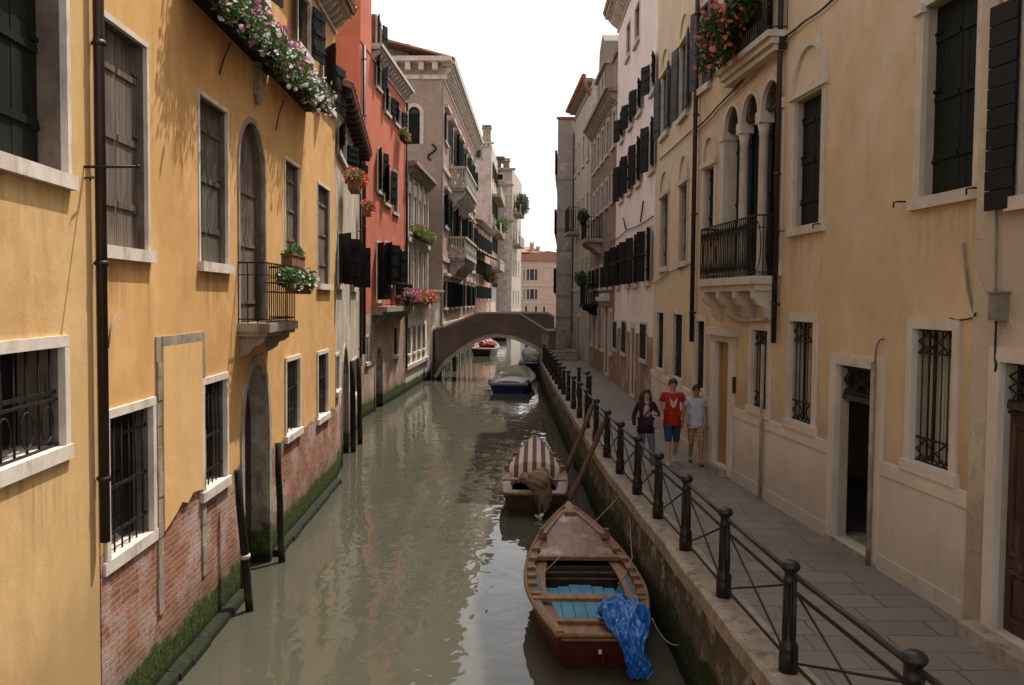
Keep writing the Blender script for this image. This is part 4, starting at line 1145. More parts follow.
# doors
rc = F1.rect(833, 352, 881, 540); d1 = (rc[0], rc[1], ZW + .02, rc[3])
w, q1 = window(F1, h1, d1, 'open_dark', sw=.20, depth=.16, reveal=M['reveal_pale'], frame=M['dado'], sill=False, lintel=.15, name='door', proud=.05, bot=.06)
mb = MB(); zf = q1[3] - .42
F1.box(mb, q1[0], q1[1], zf - .06, zf, -.14, -.06)
fr = mb.build('transom_bar', M['wood_dark'], w)
mb = MB(); grille_mb(F1, mb, q1[0], q1[1], zf, q1[3], -.09, 5, (), .011, False, True); mb.build('fanlight_grille', M['iron'], w)
mb = MB(); F1.box(mb, q1[0], q1[1], ZW, zf - .06, -1.6, -1.5); mb.build('hallway_back', M['wood_dark'], w)
mb = MB(); plank_leaf(mb, F1.P(q1[0] + .05, 0, -.17), -F1.n, -F1.u, .8, ZW + .03, zf - .07, 4); mb.build('door_leaf', M['wood_dark'], w)
mb = MB(); F1.box(mb, q1[0] - .2, q1[1] + .2, ZW, ZW + .07, -.5, .06); mb.build('door_step', M['kerb'], h1)
mb = MB(); sm = (d1[0] + d1[1]) / 2; F1.box(mb, sm - .16, sm + .12, d1[3] - .12, d1[3] - .035, .05, .062); mb.build('number_plate', M['stone_wh'], w)
rc = F1.rect(714, 334, 734, 450); d2 = (rc[0], rc[1], ZW + .02, rc[3])
w, q2 = window(F1, h1, d2, 'none', sw=.24, depth=.14, reveal=M['reveal_pale'], frame=M['dado'], sill=False, lintel=.12, name='door', proud=.07, bot=.12)
mb = MB(); plank_leaf(mb, F1.P(q2[0], 0, -.12), F1.u, F1.n, q2[1] - q2[0], q2[2], q2[3], 3, .05); 
F1.box(mb, q2[0] + .1, q2[0] + .16, q2[2] + .9, q2[2] + 1.15, -.07, -.02)
mb.build('door_leaf', M['wood_door'], w)
mb = MB(); F1.box(mb, d2[0] - .12, d2[1] + .12, d2[3] + .002, d2[3] + .14, 0, .15); mb.build('door_hood', M['dado'], w)
mb = MB(); F1.box(mb, q2[0] - .05, q2[1] + .05, ZW, ZW + .13, 0, .16); mb.build('door_step', M['kerb'], w)
# ground floor grilles
for r in ((788.6, 312.6, 816.5, 414), (751, 322, 770.5, 401), (910, 317, 958, 469)):
    rc = F1.rect(*r)
    window(F1, h1, fix(rc, z0=2.66), 'grille', sw=.13, depth=.19, reveal=M['reveal_pale'], frame=M['dado'], nb=6, sill_out=.07, mull=False, horiz=(), diamonds=True, curtain=True, proud=.035)
rc = F1.rect(695.5, 315, 706.5, 380)
window(F1, h1, fix(rc, z0=2.66), 'grille', sw=.12, depth=.19, frame=M['dado'], nb=7, sill_out=.07, mull=False, horiz=(), diamonds=True, proud=.035)
# first floor
r = F1.rect(920, -6, 983, 198)
w, q = window(F1, h1, r, 'closed', sw=.15, depth=.22, reveal=M['reveal_pale'], frame=M['stone_wh'], leaf=M['shut_dark'], planks=4, sill_out=.07, lintel=.2)
for ee in (r[1] - .17, r[0] - .03):
    mb = MB(); F1.box(mb, ee, ee + .20, r[3] - .26, r[3] - .16, .0, .07); mb.build('capital', M['stone_wh'], w)
def hook(F, par, s, z, d=1):
    mb = MB(); mb.tube([F.P(s, z, 0), F.P(s, z, .12), F.P(s + d * .10, z, .13), F.P(s + d * .10, z - .06, .13)], .011, 5); mb.build('shutter_hook', M['iron'], par)
hook(F1, w, r[1] + .12, r[2] + .12); hook(F1, w, r[0] - .02, r[2] + .10)
def blind_arch(F, par, rc, rise, sw=.1, capitals=True, mat=None):
    s0, s1, z0, z1 = rc; mb = MB(); sc = (s0 + s1) / 2; ro = (s1 - s0) / 2
    arch_ring(F, mb, sc, z1, ro - sw, ro, rise - sw, rise, 0, .05, 16)
    F.box(mb, s0 - .04, s1 + .04, z1 - .10, z1 + .002, -.01, .075)
    return mb.build('blind_arch', mat or M['stone_wh'], par)
r = F1.rect(793.5, 96, 824, 231)
w, q = window(F1, h1, r, 'closed', sw=.13, depth=.2, reveal=M['reveal_pale'], frame=M['stone_wh'], leaf=M['shut_dark'], planks=3, sill_out=.07)
blind_arch(F1, w, r, F1.px(813, 38)[1] - r[3]); hook(F1, w, r[1] + .06, r[2] + .1); hook(F1, w, r[0] - .02, r[2] + .1)
r = F1.rect(703.5, 165, 716, 234)
w, q = window(F1, h1, r, 'closed', sw=.13, depth=.2, reveal=M['reveal_pale'], frame=M['stone_wh'], leaf=M['shut_dark'], planks=3, sill_out=.07)
blind_arch(F1, w, r, (F1.px(712, 132)[1] - r[3]))
# loggia
zfl = F1.px(740, 276)[1]
zfl = F1.px(777, 276)[1]
sL0 = F1.px(722, 230)[0]; sL1 = F1.px(780.5, 200)[0]
sa, sb = min(sL0, sL1), max(sL0, sL1)
ztop = F1.px(731, 103)[1]
ww = (sb - sa) / 3
for i in range(3):
    a = sa + i * ww; zt = ztop
    wr, q = arched(F1, h1, (a + .005, a + ww - .005, zfl, zt), sw=.085, depth=.30, frame=M['stone_wh'], fill='shut', leaf=M['shut_dark'], planks=4, jamb=False, fan=True, name='loggia_arch', door_frac=.8)
    s0, s1, zz0, zs = q
    # back side reveal
zs = ztop - ww / 2 + .005
for i, s in enumerate((sa, sa + ww, sa + 2 * ww, sb)):
    mb = MB()
    if i in (0, 3):
        F1.box(mb, s - .10, s + .10, zfl, zs, -.30, .03); F1.box(mb, s - .13, s + .13, zs - .16, zs, -.3, .06); F1.box(mb, s - .125, s + .125, zfl, zfl + .2, -.3, .05); mb.build('pier', M['stone_wh'], h1)
    else:
        c = F1.P(s, 0, -.07)
        mb.lathe((c.x, c.y, 0), [(.12, zfl), (.12, zfl + .10), (.095, zfl + .18), (.088, zfl + .3), (.080, zs - .40), (.095, zs - .38), (.085, zs - .34), (.115, zs - .2)], 16)
        F1.box(mb, s - .125, s + .125, zs - .2, zs - .002, -.2, .05); mb.build('column', M['stone_wh'], h1)
# balcony
bs0 = F1.px(754, 276, .42)[0]; bs1 = F1.px(698, 283, .42)[0]
BO = .44
mb = MB(); F1.box(mb, bs0, bs1, zfl - .13, zfl, 0, BO); F1.box(mb, bs0 + .05, bs1 - .05, zfl - .24, zfl - .133, 0, BO - .06)
n = 4
for i in range(n): bracket(F1, mb, bs0 + .18 + (bs1 - bs0 - .36) * i / (n - 1), .17, zfl - .24, .55, BO - .06)
bal = mb.build('balcony', M['stone_wh'], h1)
q = baluster_rail(F1, h1, bs0 + .05, bs1 - .05, zfl, zfl + .98, BO - .05, .10, .010, ornament=True); q.parent = bal
# upper balcony with flowers
us0 = F1.px(769, 29, .32)[0]; us1 = F1.px(716, 97, .32)[0]
zu = F1.px(769, 29, .32)[1]
mb = MB(); F1.box(mb, us0, us1, zu - .1, zu, 0, .34); F1.box(mb, us0 + .03, us1 - .03, zu - .2, zu - .103, 0, .27); F1.box(mb, us0 + .06, us1 - .06, zu - .3, zu - .203, 0, .2)
bal = mb.build('balcony', M['stone_wh'], h1)
q = baluster_rail(F1, h1, us0 + .05, us1 - .05, zu, zu + 1.0, .30, .11, .010); q.parent = bal
planter(F1, 'flower_trough', 'coral geraniums and trailing greenery along the rail of the high beige balcony', us0 + .6, us1 + .1, zu + .35, .36, h=.2, w=.26, nl=4200, spread=(.26, .30, .34), leaf='leaf_dk', fl=(('petal_coral', 170), ('petal_red', 60)), size=.06, fsize=.055, trail=.22)
window(F1, h1, (us0 + .5, us0 + 1.7, zu + .02, zu + 2.4), 'closed', sw=.12, depth=.3, frame=M['stone_wh'], leaf=M['shut_black'], sill=False, name='balcony_door')
window(F1, h1, (us0 + 2.1, us0 + 3.3, zu + .02, zu + 2.4), 'closed', sw=.12, depth=.3, frame=M['stone_wh'], leaf=M['shut_black'], sill=False, name='balcony_door')
r = F1.rect(700.5, 0, 711, 88)
window(F1, h1, fix(r, z1=r[2] + 1.9), 'shutters', sw=.08, depth=.22, frame=M['stone'], leaf=M['shut_grey'], leaf_horiz=True, angle=(174, 170), shut_scale=.8)
# dado
def dado(F, par, gaps, zt=2.66, s0=0.0, s1=None, mat=None, name='dado'):
    s1 = F.len if s1 is None else s1; cuts = []; a = s0
    for (g0, g1) in sorted(gaps):
        if g0 - a > .03: cuts.append((a, g0 - .002))
        a = g1 + .002
    if s1 - a > .03: cuts.append((a, s1))
    mb = MB()
    for (a, b) in cuts:
        F.box(mb, a, b, ZW - .3, zt - .17, 0, .034); F.box(mb, a, b, zt - .168, zt, 0, .052); F.box(mb, a, b, ZW - .3, ZW + .2, .034, .058)
        k = int((b - a) / 1.3)
        for i in range(1, k + 1): pass
    return mb.build(name, mat or M['dado_wall'], par)
dado(F1, h1, [(d1[0], d1[1]), (d2[0], d2[1])])
for (xx, yy, zt_, zb_, mat) in ((783, 160, 15.0, 3.95, M['pipe']),):
    downpipe(F1, h1, F1.px(xx, yy)[0], zb_, zt_, .043, .09, mat)
s_k = F1.px(691, 200)[0]; downpipe(F1, h1, min(s_k, F1.len - .08), 3.75, 15.0, .05, .09, M['pipe'])
# pale conduit running under the balcony then down the dado
pt = [F1.px(730, 314), F1.px(745, 320), F1.px(768, 320)]
cable(h1, [F1.P(F1.px(728, 313)[0], F1.px(728, 313)[1], .08), F1.P(F1.px(748, 321)[0], F1.px(748, 321)[1], .08), F1.P(F1.px(771, 319)[0], F1.px(771, 319)[1], .08)], .028, M['stone'], name='conduit')
mb = MB(); s = F1.px(768, 380)[0]; s = F1.px(765, 480)[0]; mb.tube([F1.P(s, ZW, .085), F1.P(s, 3.9, .085)], .03, 8); mb.build('conduit', M['stone_dk'], h1)
mb = MB(); s = F1.px(876, 500)[0]; zz = F1.px(882, 362)[1]; mb.tube([F1.P(s, ZW, .085), F1.P(s, zz, .085)], .03, 8); mb.tube([F1.P(s, zz, .06), F1.P(s, zz + .2, .05), F1.P(s - .05, zz + .28, .03), F1.P(s - .1, zz + .29, .0)], .012, 6); mb.build('conduit', M['stone_dk'], h1)
# cables along the facade
zc = lambda x, y: F1.P(*F1.px(x, y, .05), .05)
cable(h1, [zc(694, 130), zc(716, 108), zc(775, 42), zc(806, 20), zc(835, -3)], .016, M['iron'], .03)
cable(h1, [zc(694, 133), zc(720, 108), zc(779, 46), zc(800, 24), zc(838, -8)], .012, M['pipe_grey'], .05)
mb = MB(); s, z = F1.px(787, 42); mb.box
F1.box(mb, s - .07, s + .12, z - .12, z + .06, .03, .14); mb.build('junction_box', M['iron'], h1)
a = F1.px(967, 243); b = F1.px(983, 336)
cable(h1, [F1.P(a[0], a[1], .04), F1.P(a[0] - .1, a[1] - .5, .03), F1.P(b[0], b[1], .03)], .016, M['pipe_grey'])
cable(h1, [F1.P(F1.px(952, 318)[0], F1.px(952, 318)[1], .03), F1.P(F1.px(975, 318)[0], F1.px(975, 318)[1], .03), F1.P(F1.px(990, 313)[0], F1.px(990, 313)[1], .15)], .010, M['iron'], .02)
mb = MB(); s, z = F1.px(734, 384); F1.box(mb, s - .12, s + .05, z - .16, z + .14, 0, .06); mb.build('letter_box', M['wood_dark'], h1)
mb = MB(); s, z = F1.px(735, 361); mb.ball(F1.P(s, z, .03), .03, .03, .05, 8, 6); mb.build('door_bell', M['iron'], h1)
body(F1, h1, M['beige'], 15.5, .5, 7.5)

# ---- paler beige wing
F2 = Facade((3.952, 19.42), (4.072, 26.0), -1)
h2 = house(F2, 'beige_house', 'pale beige wing with slate-grey shutters and white dado between the downpipe and the rose-white house')
for r in ((657.5, 308, 664.5, 360), (674, 309, 683.5, 368)):
    rc = F2.rect(*r); window(F2, h2, fix(rc, z0=2.66), 'grille', sw=.12, depth=.19, frame=M['dado'], nb=7, sill_out=.06, mull=False, horiz=(), diamonds=True)
for r in ((661, 196, 668.5, 271), (680, 183, 687.5, 266)):
    rc = F2.rect(*r); w, q = window(F2, h2, rc, 'closed', sw=.11, depth=.2, reveal=M['reveal_pale'], frame=M['stone_wh'], leaf=M['shut_grey'], planks=3, sill_out=.06)
    blind_arch(F2, w, rc, .62, .08)
for r in ((662.5, 75, 669, 134), (681, 44, 688.5, 115)):
    rc = F2.rect(*r); w, q = window(F2, h2, rc, 'shutters', sw=.08, depth=.22, frame=M['stone'], leaf=M['shut_grey'], leaf_horiz=True, angle=(174, 172), shut_scale=.9)
    blind_arch(F2, w, rc, .55, .05, mat=M['beige2'])
dado(F2, h2, [], 2.66)
mb = MB(); s, z = F2.px(689, 310)
cable(h2, [F2.P(F2.px(655, 284)[0], F2.px(655, 284)[1], .04), F2.P(F2.px(672, 272)[0], F2.px(672, 272)[1], .04), F2.P(F2.px(692, 264)[0], F2.px(692, 264)[1], .04)], .012)
cable(h2, [F2.P(F2.px(661, 160)[0], F2.px(661, 160)[1], .04), F2.P(F2.px(680, 143)[0], F2.px(680, 143)[1], .04), F2.P(F2.px(693, 131)[0], F2.px(693, 131)[1], .04)], .016)
body(F2, h2, M['beige2'], 15.4, .5, 7.0)

# ---- rose-white house
F3 = Facade((4.09, 26.03), (4.19, 36.9), -1)
h3 = house(F3, 'rose_white_house', 'rose-white house with rows of dark shutters over a brick ground floor')
for r in ((627, 27, 630.5, 56), (635.5, 9, 640, 40)):
    window(F3, h3, F3.rect(*r), 'glass', sw=.10, depth=.25, frame=M['stone'])
t3 = F3.px(618, 18)[1]
cs3 = []
rows = {'top': [(624.5, 108, 627.5, 139), (633, 92, 637, 124), (639.5, 84, 644.5, 118), (651, 55, 656.5, 100)],
        'mid': [(621.5, 170, 624.5, 206), (629.5, 150, 633.5, 195), (635.5, 145, 641, 188), (650, 132, 655, 183)],
        'low': [(611, 250, 614, 286), (617, 248, 621.5, 288), (626.5, 238, 631.5, 289), (633.5, 236, 639, 287), (645.5, 229, 652.5, 285)]}
sref = [F3.px(626, 120)[0], F3.px(635, 110)[0], F3.px(642, 100)[0], F3.px(654, 80)[0]]
for key, (yt, yb, xx) in {'top': (92, 124, 635), 'mid': (150, 195, 631), 'low': (238, 288.5, 629)}.items():
    z1 = F3.px(xx, yt)[1]; z0 = F3.px(xx, yb)[1]
    ss = [F3.px(x, 150)[0] for x in (622.5, 631, 639.5, 653)] if key != 'low' else [F3.px(x, 260)[0] for x in (612, 619, 629, 636.5, 649)]
    for i, s in enumerate(ss):
        window(F3, h3, (s - .55, s + .55, z0, z1), 'shutters', sw=.09, depth=.22, frame=M['stone'], leaf=M['shut_dark'] if i % 3 else M['shut_black'], angle=(164, 158), shut_scale=1.0)
for x, yt, yb in ((615, 320, 351), (624, 320, 356), (643.5, 322, 363)):
    s = F3.px(x, 340)[0]; rc = (s - .78, s + .78, F3.px(x, yb)[1], F3.px(x, yt)[1]); w, q = window(F3, h3, rc, 'none', sw=.07, depth=.12, frame=M['stone'], sill_out=.06)
    mb = MB(); F3.box(mb, q[0], q[1], q[2], q[3], -.04, .0)
    k = 16
    for i in range(k): zz = q[2] + (q[3] - q[2]) * i / k; mb.obox(F3.P(q[0] + .05, zz + .01, .0), F3.u * (q[1] - q[0] - .1), F3.n * .03 + Vector((0, 0, -.02)), Vector((0, 0, .07)))
    mb.build('shutter', M['shut_dark'], w)
s = F3.px(632.5, 380)[0]; w, q = window(F3, h3, (s - .62, s + .62, ZW + .02, F3.px(632, 322)[1]), 'none', sw=.2, depth=.3, frame=M['dado'], sill=False, name='door', bot=.1)
mb = MB(); plank_leaf(mb, F3.P(q[0], 0, -.22), F3.u, F3.n, q[1] - q[0], q[2], q[3] - .75, 4); mb.build('door_leaf', M['dado'], w)
mb = MB(); F3.box(mb, q[0], q[1], q[3] - .72, q[3] - .66, -.2, -.1); mb.build('transom_bar', M['dado'], w)
cornice(F3, h3, t3, .45, .55, .4, M['stone'], ends=.0)
roof(F3, h3, t3 + .02, 7.0, .6, .28, ends=-.02)
for (x0, y0, x1, y1) in ((645, 201, 642, 222), (624.5, 218, 627, 229)):
    a = F3.px(x0, y0); b = F3.px(x1, y1); mb = MB(); mb.tube([F3.P(a[0], a[1], .05), F3.P(b[0], b[1], .05)], .025, 6); mb.build('iron_tie', M['iron'], h3)
cable(h3, [F3.P(F3.px(612, 242)[0], F3.px(612, 242)[1], .05), F3.P(F3.px(628, 230)[0], F3.px(628, 230)[1], .05), F3.P(F3.px(655, 216)[0], F3.px(655, 216)[1], .05)], .018, sag=.06)
mb = MB(); zl = F3.px(640, 259)[1]; mb.tube([F3.P(1.0, zl, .5), F3.P(8.5, zl + .02, .5)], .02, 5); 
for s in (1.0, 3.2, 8.4): mb.tube([F3.P(s, zl, 0), F3.P(s, zl, .55)], .02, 5)
mb.build('clothes_rail', M['iron'], h3)
body(F3, h3, M['rose'], t3 - .05, .5, 7.0)

# ---- grey-brown house with gable
F4 = Facade((4.20, 36.93), (4.06, 47.0), -1)
h4 = house(F4, 'grey_brown_house', 'worn grey-brown house with a stepped dormer gable above its dentilled cornice')
t4 = F4.px(616, 87)[1]
for (yt, yb, xr) in ((112, 152, 612), (172, 205, 612), (262, 290, 608)):
    z1 = F4.px(xr, yt)[1]; z0 = F4.px(xr, yb)[1]
    for i, s in enumerate((1.0, 3.2, 5.2, 7.0, 8.8)):
        window(F4, h4, (s - .6, s + .6, z0, z1), 'shutters' if yt > 200 else ('glass' if i % 2 else 'closed'), sw=.16, depth=.22, frame=M['stone'], leaf=M['shut_dark'] if yt > 200 else M['wood_old'])
for i, s in enumerate((1.2, 4.2, 6.6, 8.8)):
    window(F4, h4, (s - .5, s + .5, 2.3, 4.3), 'grille' if i != 1 else 'closed', sw=.16, depth=.25, frame=M['dado'], nb=5, leaf=M['wood_dark'], mull=False)
s = 2.7; w, q = window(F4, h4, (s - .7, s + .7, ZW + .02, 4.6), 'closed', sw=.22, depth=.3, frame=M['dado'], sill=False, name='door', leaf=M['wood_dark'], bot=.1)
mb = MB(); F4.box(mb, 1.7, 3.7, 4.62, 4.8, 0, .4); F4.box(mb, 1.8, 3.6, 4.8, 4.95, 0, .25); mb.build('door_hood', M['dado'], h4)
cornice(F4, h4, t4, .5, .5, .5, M['stone_dk'])
body(F4, h4, M['greybrick'], t4 - .05, .5, 7.0)
mb = MB(); zg = t4
gp = [(4.2, zg), (4.2, zg + 2.0), (5.0, zg + 2.1), (5.2, zg + 3.2), (6.2, zg + 3.75), (7.3, zg + 3.2), (7.5, zg + 2.1), (8.3, zg + 2.0), (8.3, zg)]
mb.prism([F4.P(s, z, -.02) for s, z in gp], F4.n * -3.5); gb = mb.build('gable', M['greybrick'], h4)
mb = MB(); F4.box(mb, 4.1, 8.4, zg + 1.9, zg + 2.06, -.3, .12); F4.box(mb, 4.6, 5.3, zg + .4, zg + 1.7, -.03, .012); F4.box(mb, 5.8, 6.7, zg + .4, zg + 1.7, -.03, .012); F4.box(mb, 7.2, 7.9, zg + .4, zg + 1.7, -.03, .012)
q = mb.build('gable_trim', M['stone_dk'], h4); q.parent = gb
mb = MB(); F4.box(mb, .05, 2.0, zg, zg + 1.3, -4, -.05); F4.box(mb, .02, 2.1, zg + 1.3, zg + 1.5, -4.1, .05); mb.build('roof_parapet', M['greybrick'], h4)
zb = F4.px(596, 242)[1]
mb = MB(); F4.box(mb, 4.9, 7.4, zb - .18, zb, 0, .8)
for s in (5.3, 7.0): bracket(F4, mb, s, .2, zb - .18, .5, .7)
bal = mb.build('balcony', M['stone_dk'], h4); q = baluster_rail(F4, h4, 5.0, 7.3, zb, zb + 1.0, .75, .12, .014); q.parent = bal
planter(F4, 'flower_trough', 'dry brown-green plants on the iron balcony of the grey-brown house', 5.2, 6.6, zb + .75, .8, h=.2, nl=500, spread=(.25, .3, .3), leaf='leaf_dk', fl=(), size=.08)
zb = F4.px(590, 304)[1]
mb = MB(); F4.box(mb, 6.2, 8.6, zb - .15, zb, 0, .7)
for s in (6.6, 8.2): bracket(F4, mb, s, .2, zb - .15, .4, .6)
bal = mb.build('balcony', M['shut_dark'], h4); q = baluster_rail(F4, h4, 6.3, 8.5, zb, zb + 1.0, .65, .08, .016, mat=M['shut_dark']); q.parent = bal
planter(F4, 'flower_trough', 'bright green plant on the lower dark green balcony', 7.0, 8.4, zb + .9, .7, h=.2, nl=700, spread=(.3, .35, .35), leaf='leaf', fl=(), size=.09)

# ---- grey-white long house
F5 = Facade((4.02, 47.05), (3.72, 55.45), -1)
h5 = house(F5, 'grey_white_house', 'plain grey-white house with a rounded copper gutter end beyond the gabled house')
t5 = F5.px(589, 84)[1]
for z in (5.2, 8.6, 12.0):
    for s in (1.2, 3.4, 5.6, 7.4): window(F5, h5, (s - .5, s + .5, z, z + 1.9), 'closed' if s > 3 else 'glass', sw=.16, depth=.22, frame=M['stone'], leaf=M['wood_old'])
s = 5.0; window(F5, h5, (s - .7, s + .7, ZW + .02, 3.9), 'closed', sw=.22, depth=.3, frame=M['dado'], sill=False, name='door', leaf=M['wood_dark'], bot=.1)
cornice(F5, h5, t5, .4, .4, None, M['stone_dk'])
mb = MB(); mb.tube([F5.P(-.1, t5 + .05, .45), F5.P(F5.len + .1, t5 + .05, .45)], .14, 8); mb.tube([F5.P(.0, t5 + .05, .45), F5.P(.02, t5 - .9, .12)], .08, 8); mb.build('gutter', M['terracotta'], h5)
z5 = F5.px(575, 235)[1]
mb = MB(); F5.box(mb, 4.8, 7.2, z5 - .15, z5, 0, .7); bal = mb.build('balcony', M['stone_dk'], h5); q = baluster_rail(F5, h5, 4.9, 7.1, z5, z5 + 1.4, .65, .12, .014); q.parent = bal
body(F5, h5, M['greywhite'], t5 - .05, .5, 7.0)

# ---- pier-like end block by the bridge
F6 = Facade((2.72, 56.0), (2.95, 61.0), -1); F6s = Facade((2.72, 56.0), (6.5, 56.0), 1)
h6 = house(F6, 'grey_pier_house', 'tall narrow grey house end marked with stone bands where the walkway meets the bridge')
t6 = F6s.px(563, 117)[1]
for y in (179, 210, 229, 250, 274, 295, 317):
    mb = MB(); z = F6s.px(562, y)[1]; F6s.box(mb, -.03, 1.0, z - .06, z + .04, -.02, .05); mb.build('stone_band', M['stone_dk'], h6)
mb = MB(); F6s.box(mb, -.08, 1.12, t6 - .15, t6, -.1, .12); mb.build('parapet_cap', M['terracotta'], h6)
mb = MB(); F6s.box(mb, .95, 1.05, 2.6, t6 - 1.0, 0, .10); mb.build('downpipe', M['pipe'], h6)
lam = F6s.px(568, 281); mb = MB(); mb.tube([F6s.P(lam[0], lam[1], 0), F6s.P(lam[0] - .1, lam[1] + .05, .9)], .025, 5); mb.build('lamp_bracket', M['iron'], h6)
body(F6, h6, M['pier'], t6 - .1, .5, 3.6, side=F6s)
F7 = Facade((2.98, 61.1), (4.4, 84.0), -1)
h7 = house(F7, 'dark_shuttered_house', 'dark shuttered house barely seen past the grey pier beyond the bridge')
for z in (5, 9, 13): 
    for s in (1.5, 5, 9, 13, 17, 21): window(F7, h7, (s - .7, s + .7, z, z + 2), 'shutters', sw=.16, frame=M['stone'], leaf=M['shut_black'], angle=(168, 168))
body(F7, h7, M['greywhite'], 15.2, -1, 6.0)
# ================================================================== ground, water, quay
def smooth_poly(pts, step):
    """Catmull-Rom through plan points, resampled"""
    out = []; P = [Vector((*p, 0)) for p in pts]
    for i in range(len(P) - 1):
        a = P[max(i - 1, 0)]; b = P[i]; c = P[i + 1]; d = P[min(i + 2, len(P) - 1)]
        n = max(2, int((c - b).length / step))
        for k in range(n):
            t = k / n
            out.append(.5 * ((2 * b) + (c - a) * t + (2 * a - 5 * b + 4 * c - d) * t * t + (3 * b - a - 3 * c + d) * t ** 3))
    out.append(P[-1]); return out
mb = MB(); mb.quad((-600, -200, -1.6), (600, -200, -1.6), (600, 1500, -1.6), (-600, 1500, -1.6)); tag(mb.build('ground', M['stone_dk']), kind='structure')
mb = MB(); mb.quad((-30, -30, 0), (30, -30, 0), (30, 260, 0), (-30, 260, 0)); tag(mb.build('canal_water', M['water']), kind='structure')

RAIL = [(2.92, 3.0), (2.68, 5.85), (2.50, 7.92), (2.40, 9.96), (2.335, 11.85), (2.25, 13.6), (2.17, 15.3), (2.09, 17.1), (2.03, 18.9), (2.0, 21.1), (1.97, 23.4), (1.935, 25.4), (1.905, 27.5), (1.88, 29.7), (1.84, 31.7), (1.81, 33.6), (1.785, 35.6), (1.765, 37.6), (1.745, 39.7), (1.73, 41.8), (1.715, 43.9), (1.70, 46.0), (1.69, 48.0)]
EDGE = [(x - .22 + max(0, y - 8) * .003, y) for x, y in RAIL]
EDGE = [(EDGE[0][0] + .3, -4.0)] + EDGE + [(1.60, 56.0)]
edge = smooth_poly(EDGE, .6)
KW = .42
mb = MB()      # walkway paving: from kerb to the house fronts
L = []; Rr = []
for p in edge:
    L.append(Vector((p.x + KW - .02, p.y, ZW))); Rr.append(Vector((6.6, p.y, ZW)))
for i in range(len(edge) - 1): mb.quad(L[i], Rr[i], Rr[i + 1], L[i + 1])
tag(mb.build('walkway', M['paving']), kind='structure')
t = thing('quay_wall', 'mossy stone quay wall with pale kerb stones carrying the walkway above the canal', 'quay', (2.2, 20, 0))
mb = MB()
zs = [-1.2, -.2, .15, .5, .85, 1.12]
def qoff(i, j): return .10 * (1.12 - zs[j]) / 1.12 + .0
cols_ = []
for i, p in enumerate(edge):
    cols_.append([Vector((p.x + .05 - (1.12 - z) * .06 + random.uniform(-.015, .015), p.y, z)) for z in zs])
for i in range(len(edge) - 1):
    for j in range(len(zs) - 1):
        mb.add([cols_[i][j], cols_[i + 1][j], cols_[i + 1][j + 1], cols_[i][j + 1]], [(0, 1, 2, 3)])
mb.build('masonry', M['quay'], t)
mb = MB()
path = smooth_poly(EDGE, .25); i = 0; acc = 0
while i < len(path) - 2:
    Ls = random.choice((4, 5, 5, 6, 7)); j = min(i + Ls, len(path) - 1)
    a, b = path[i], path[j]; d = (b - a); n = Vector((d.y, -d.x, 0)).normalized(); g = d.normalized() * .006
    dz = random.uniform(-.006, .006); dx = random.uniform(-.012, .012)
    o = a + g + n * dx; e = b - g + n * dx
    c = .025
    prof = [(0, 1.10), (0, ZW - c), (c, ZW + .004 + dz), (KW, ZW + .004 + dz), (KW, 1.10)]
    va = [o + n * q + Vector((0, 0, z)) for q, z in prof]
    mb.prism(va, e - o); i = j
mb.build('kerb_stone', M['kerb'], t)
# steps to the bridge
mb = MB()
for k in range(3):
    mb.box(1.62, 3.66, 49.6 + k * .42, 53.6, ZW + (0 if k == 0 else .155 * k) + .002 * k, ZW + .155 * (k + 1))
t_steps = thing('stone_steps', 'stone steps rising from the walkway end onto the bridge', 'steps', (2.6, 51, ZW)); mb.build('treads', M['stone_dk'], t_steps)

# ---- iron railing
t = thing('iron_railing', 'long black cast-iron railing with mushroom-capped posts along the quay edge', 'railing', (2.2, 20, ZW))
pm = MB()
pm.lathe((0, 0, 0), [(.086, 0), (.086, .16), (.080, .18), (.085, .20), (.085, .24), (.064, .27), (.058, .32), (.053, .80), (.066, .82), (.058, .84), (.051, .86), (.052, .90), (.066, .915), (.084, .935), (.088, .955), (.076, .985), (.045, 1.005), (.025, 1.01)], 14)
for k in range(8):
    an = 2 * math.pi * k / 8; pm.tube([(.056 * math.cos(an), .056 * math.sin(an), .30), (.052 * math.cos(an), .052 * math.sin(an), .79)], .010, 5)
post0 = pm.build('post', M['iron_paint'], None); post0.parent = t
base = Vector(t.location)
posts = [Vector((x, y, ZW + .004)) for x, y in RAIL]
for i, p in enumerate(posts):
    o = post0 if i == 0 else post0.copy()
    if i: COL.objects.link(o); o.parent = t
    o.location = p - base
for i in range(len(posts) - 1):
    a, b = posts[i], posts[i + 1]; d = (b - a).normalized(); a2 = a + d * .06; b2 = b - d * .06
    n = Vector((d.y, -d.x, 0)); Z = lambda v, z: v + Vector((0, 0, z))
    mb = MB()
    mb.tube([Z(a2, .90), Z(b2, .90)], .024, 8)
    if i < 9:
        c, e = a2 + d * .05, b2 - d * .05
        mb.obox(Z(c, .74) - n * .008, e - c, n * .016, Vector((0, 0, .03))); mb.obox(Z(c, .10) - n * .008, e - c, n * .016, Vector((0, 0, .03)))
        mb.tube([Z(c, .10), Z(c, .89)], .014, 6); mb.tube([Z(e, .10), Z(e, .89)], .014, 6)
        mb.tube([Z(c, .12) + n * .010, Z(e, .75) + n * .010], .012, 6); mb.tube([Z(c, .75) - n * .010, Z(e, .12) - n * .010], .012, 6)
    else:
        mb.tube([Z(a2, .5), Z(b2, .5)], .014, 6)
    mb.build('rail_panel', M['iron_paint'], t)
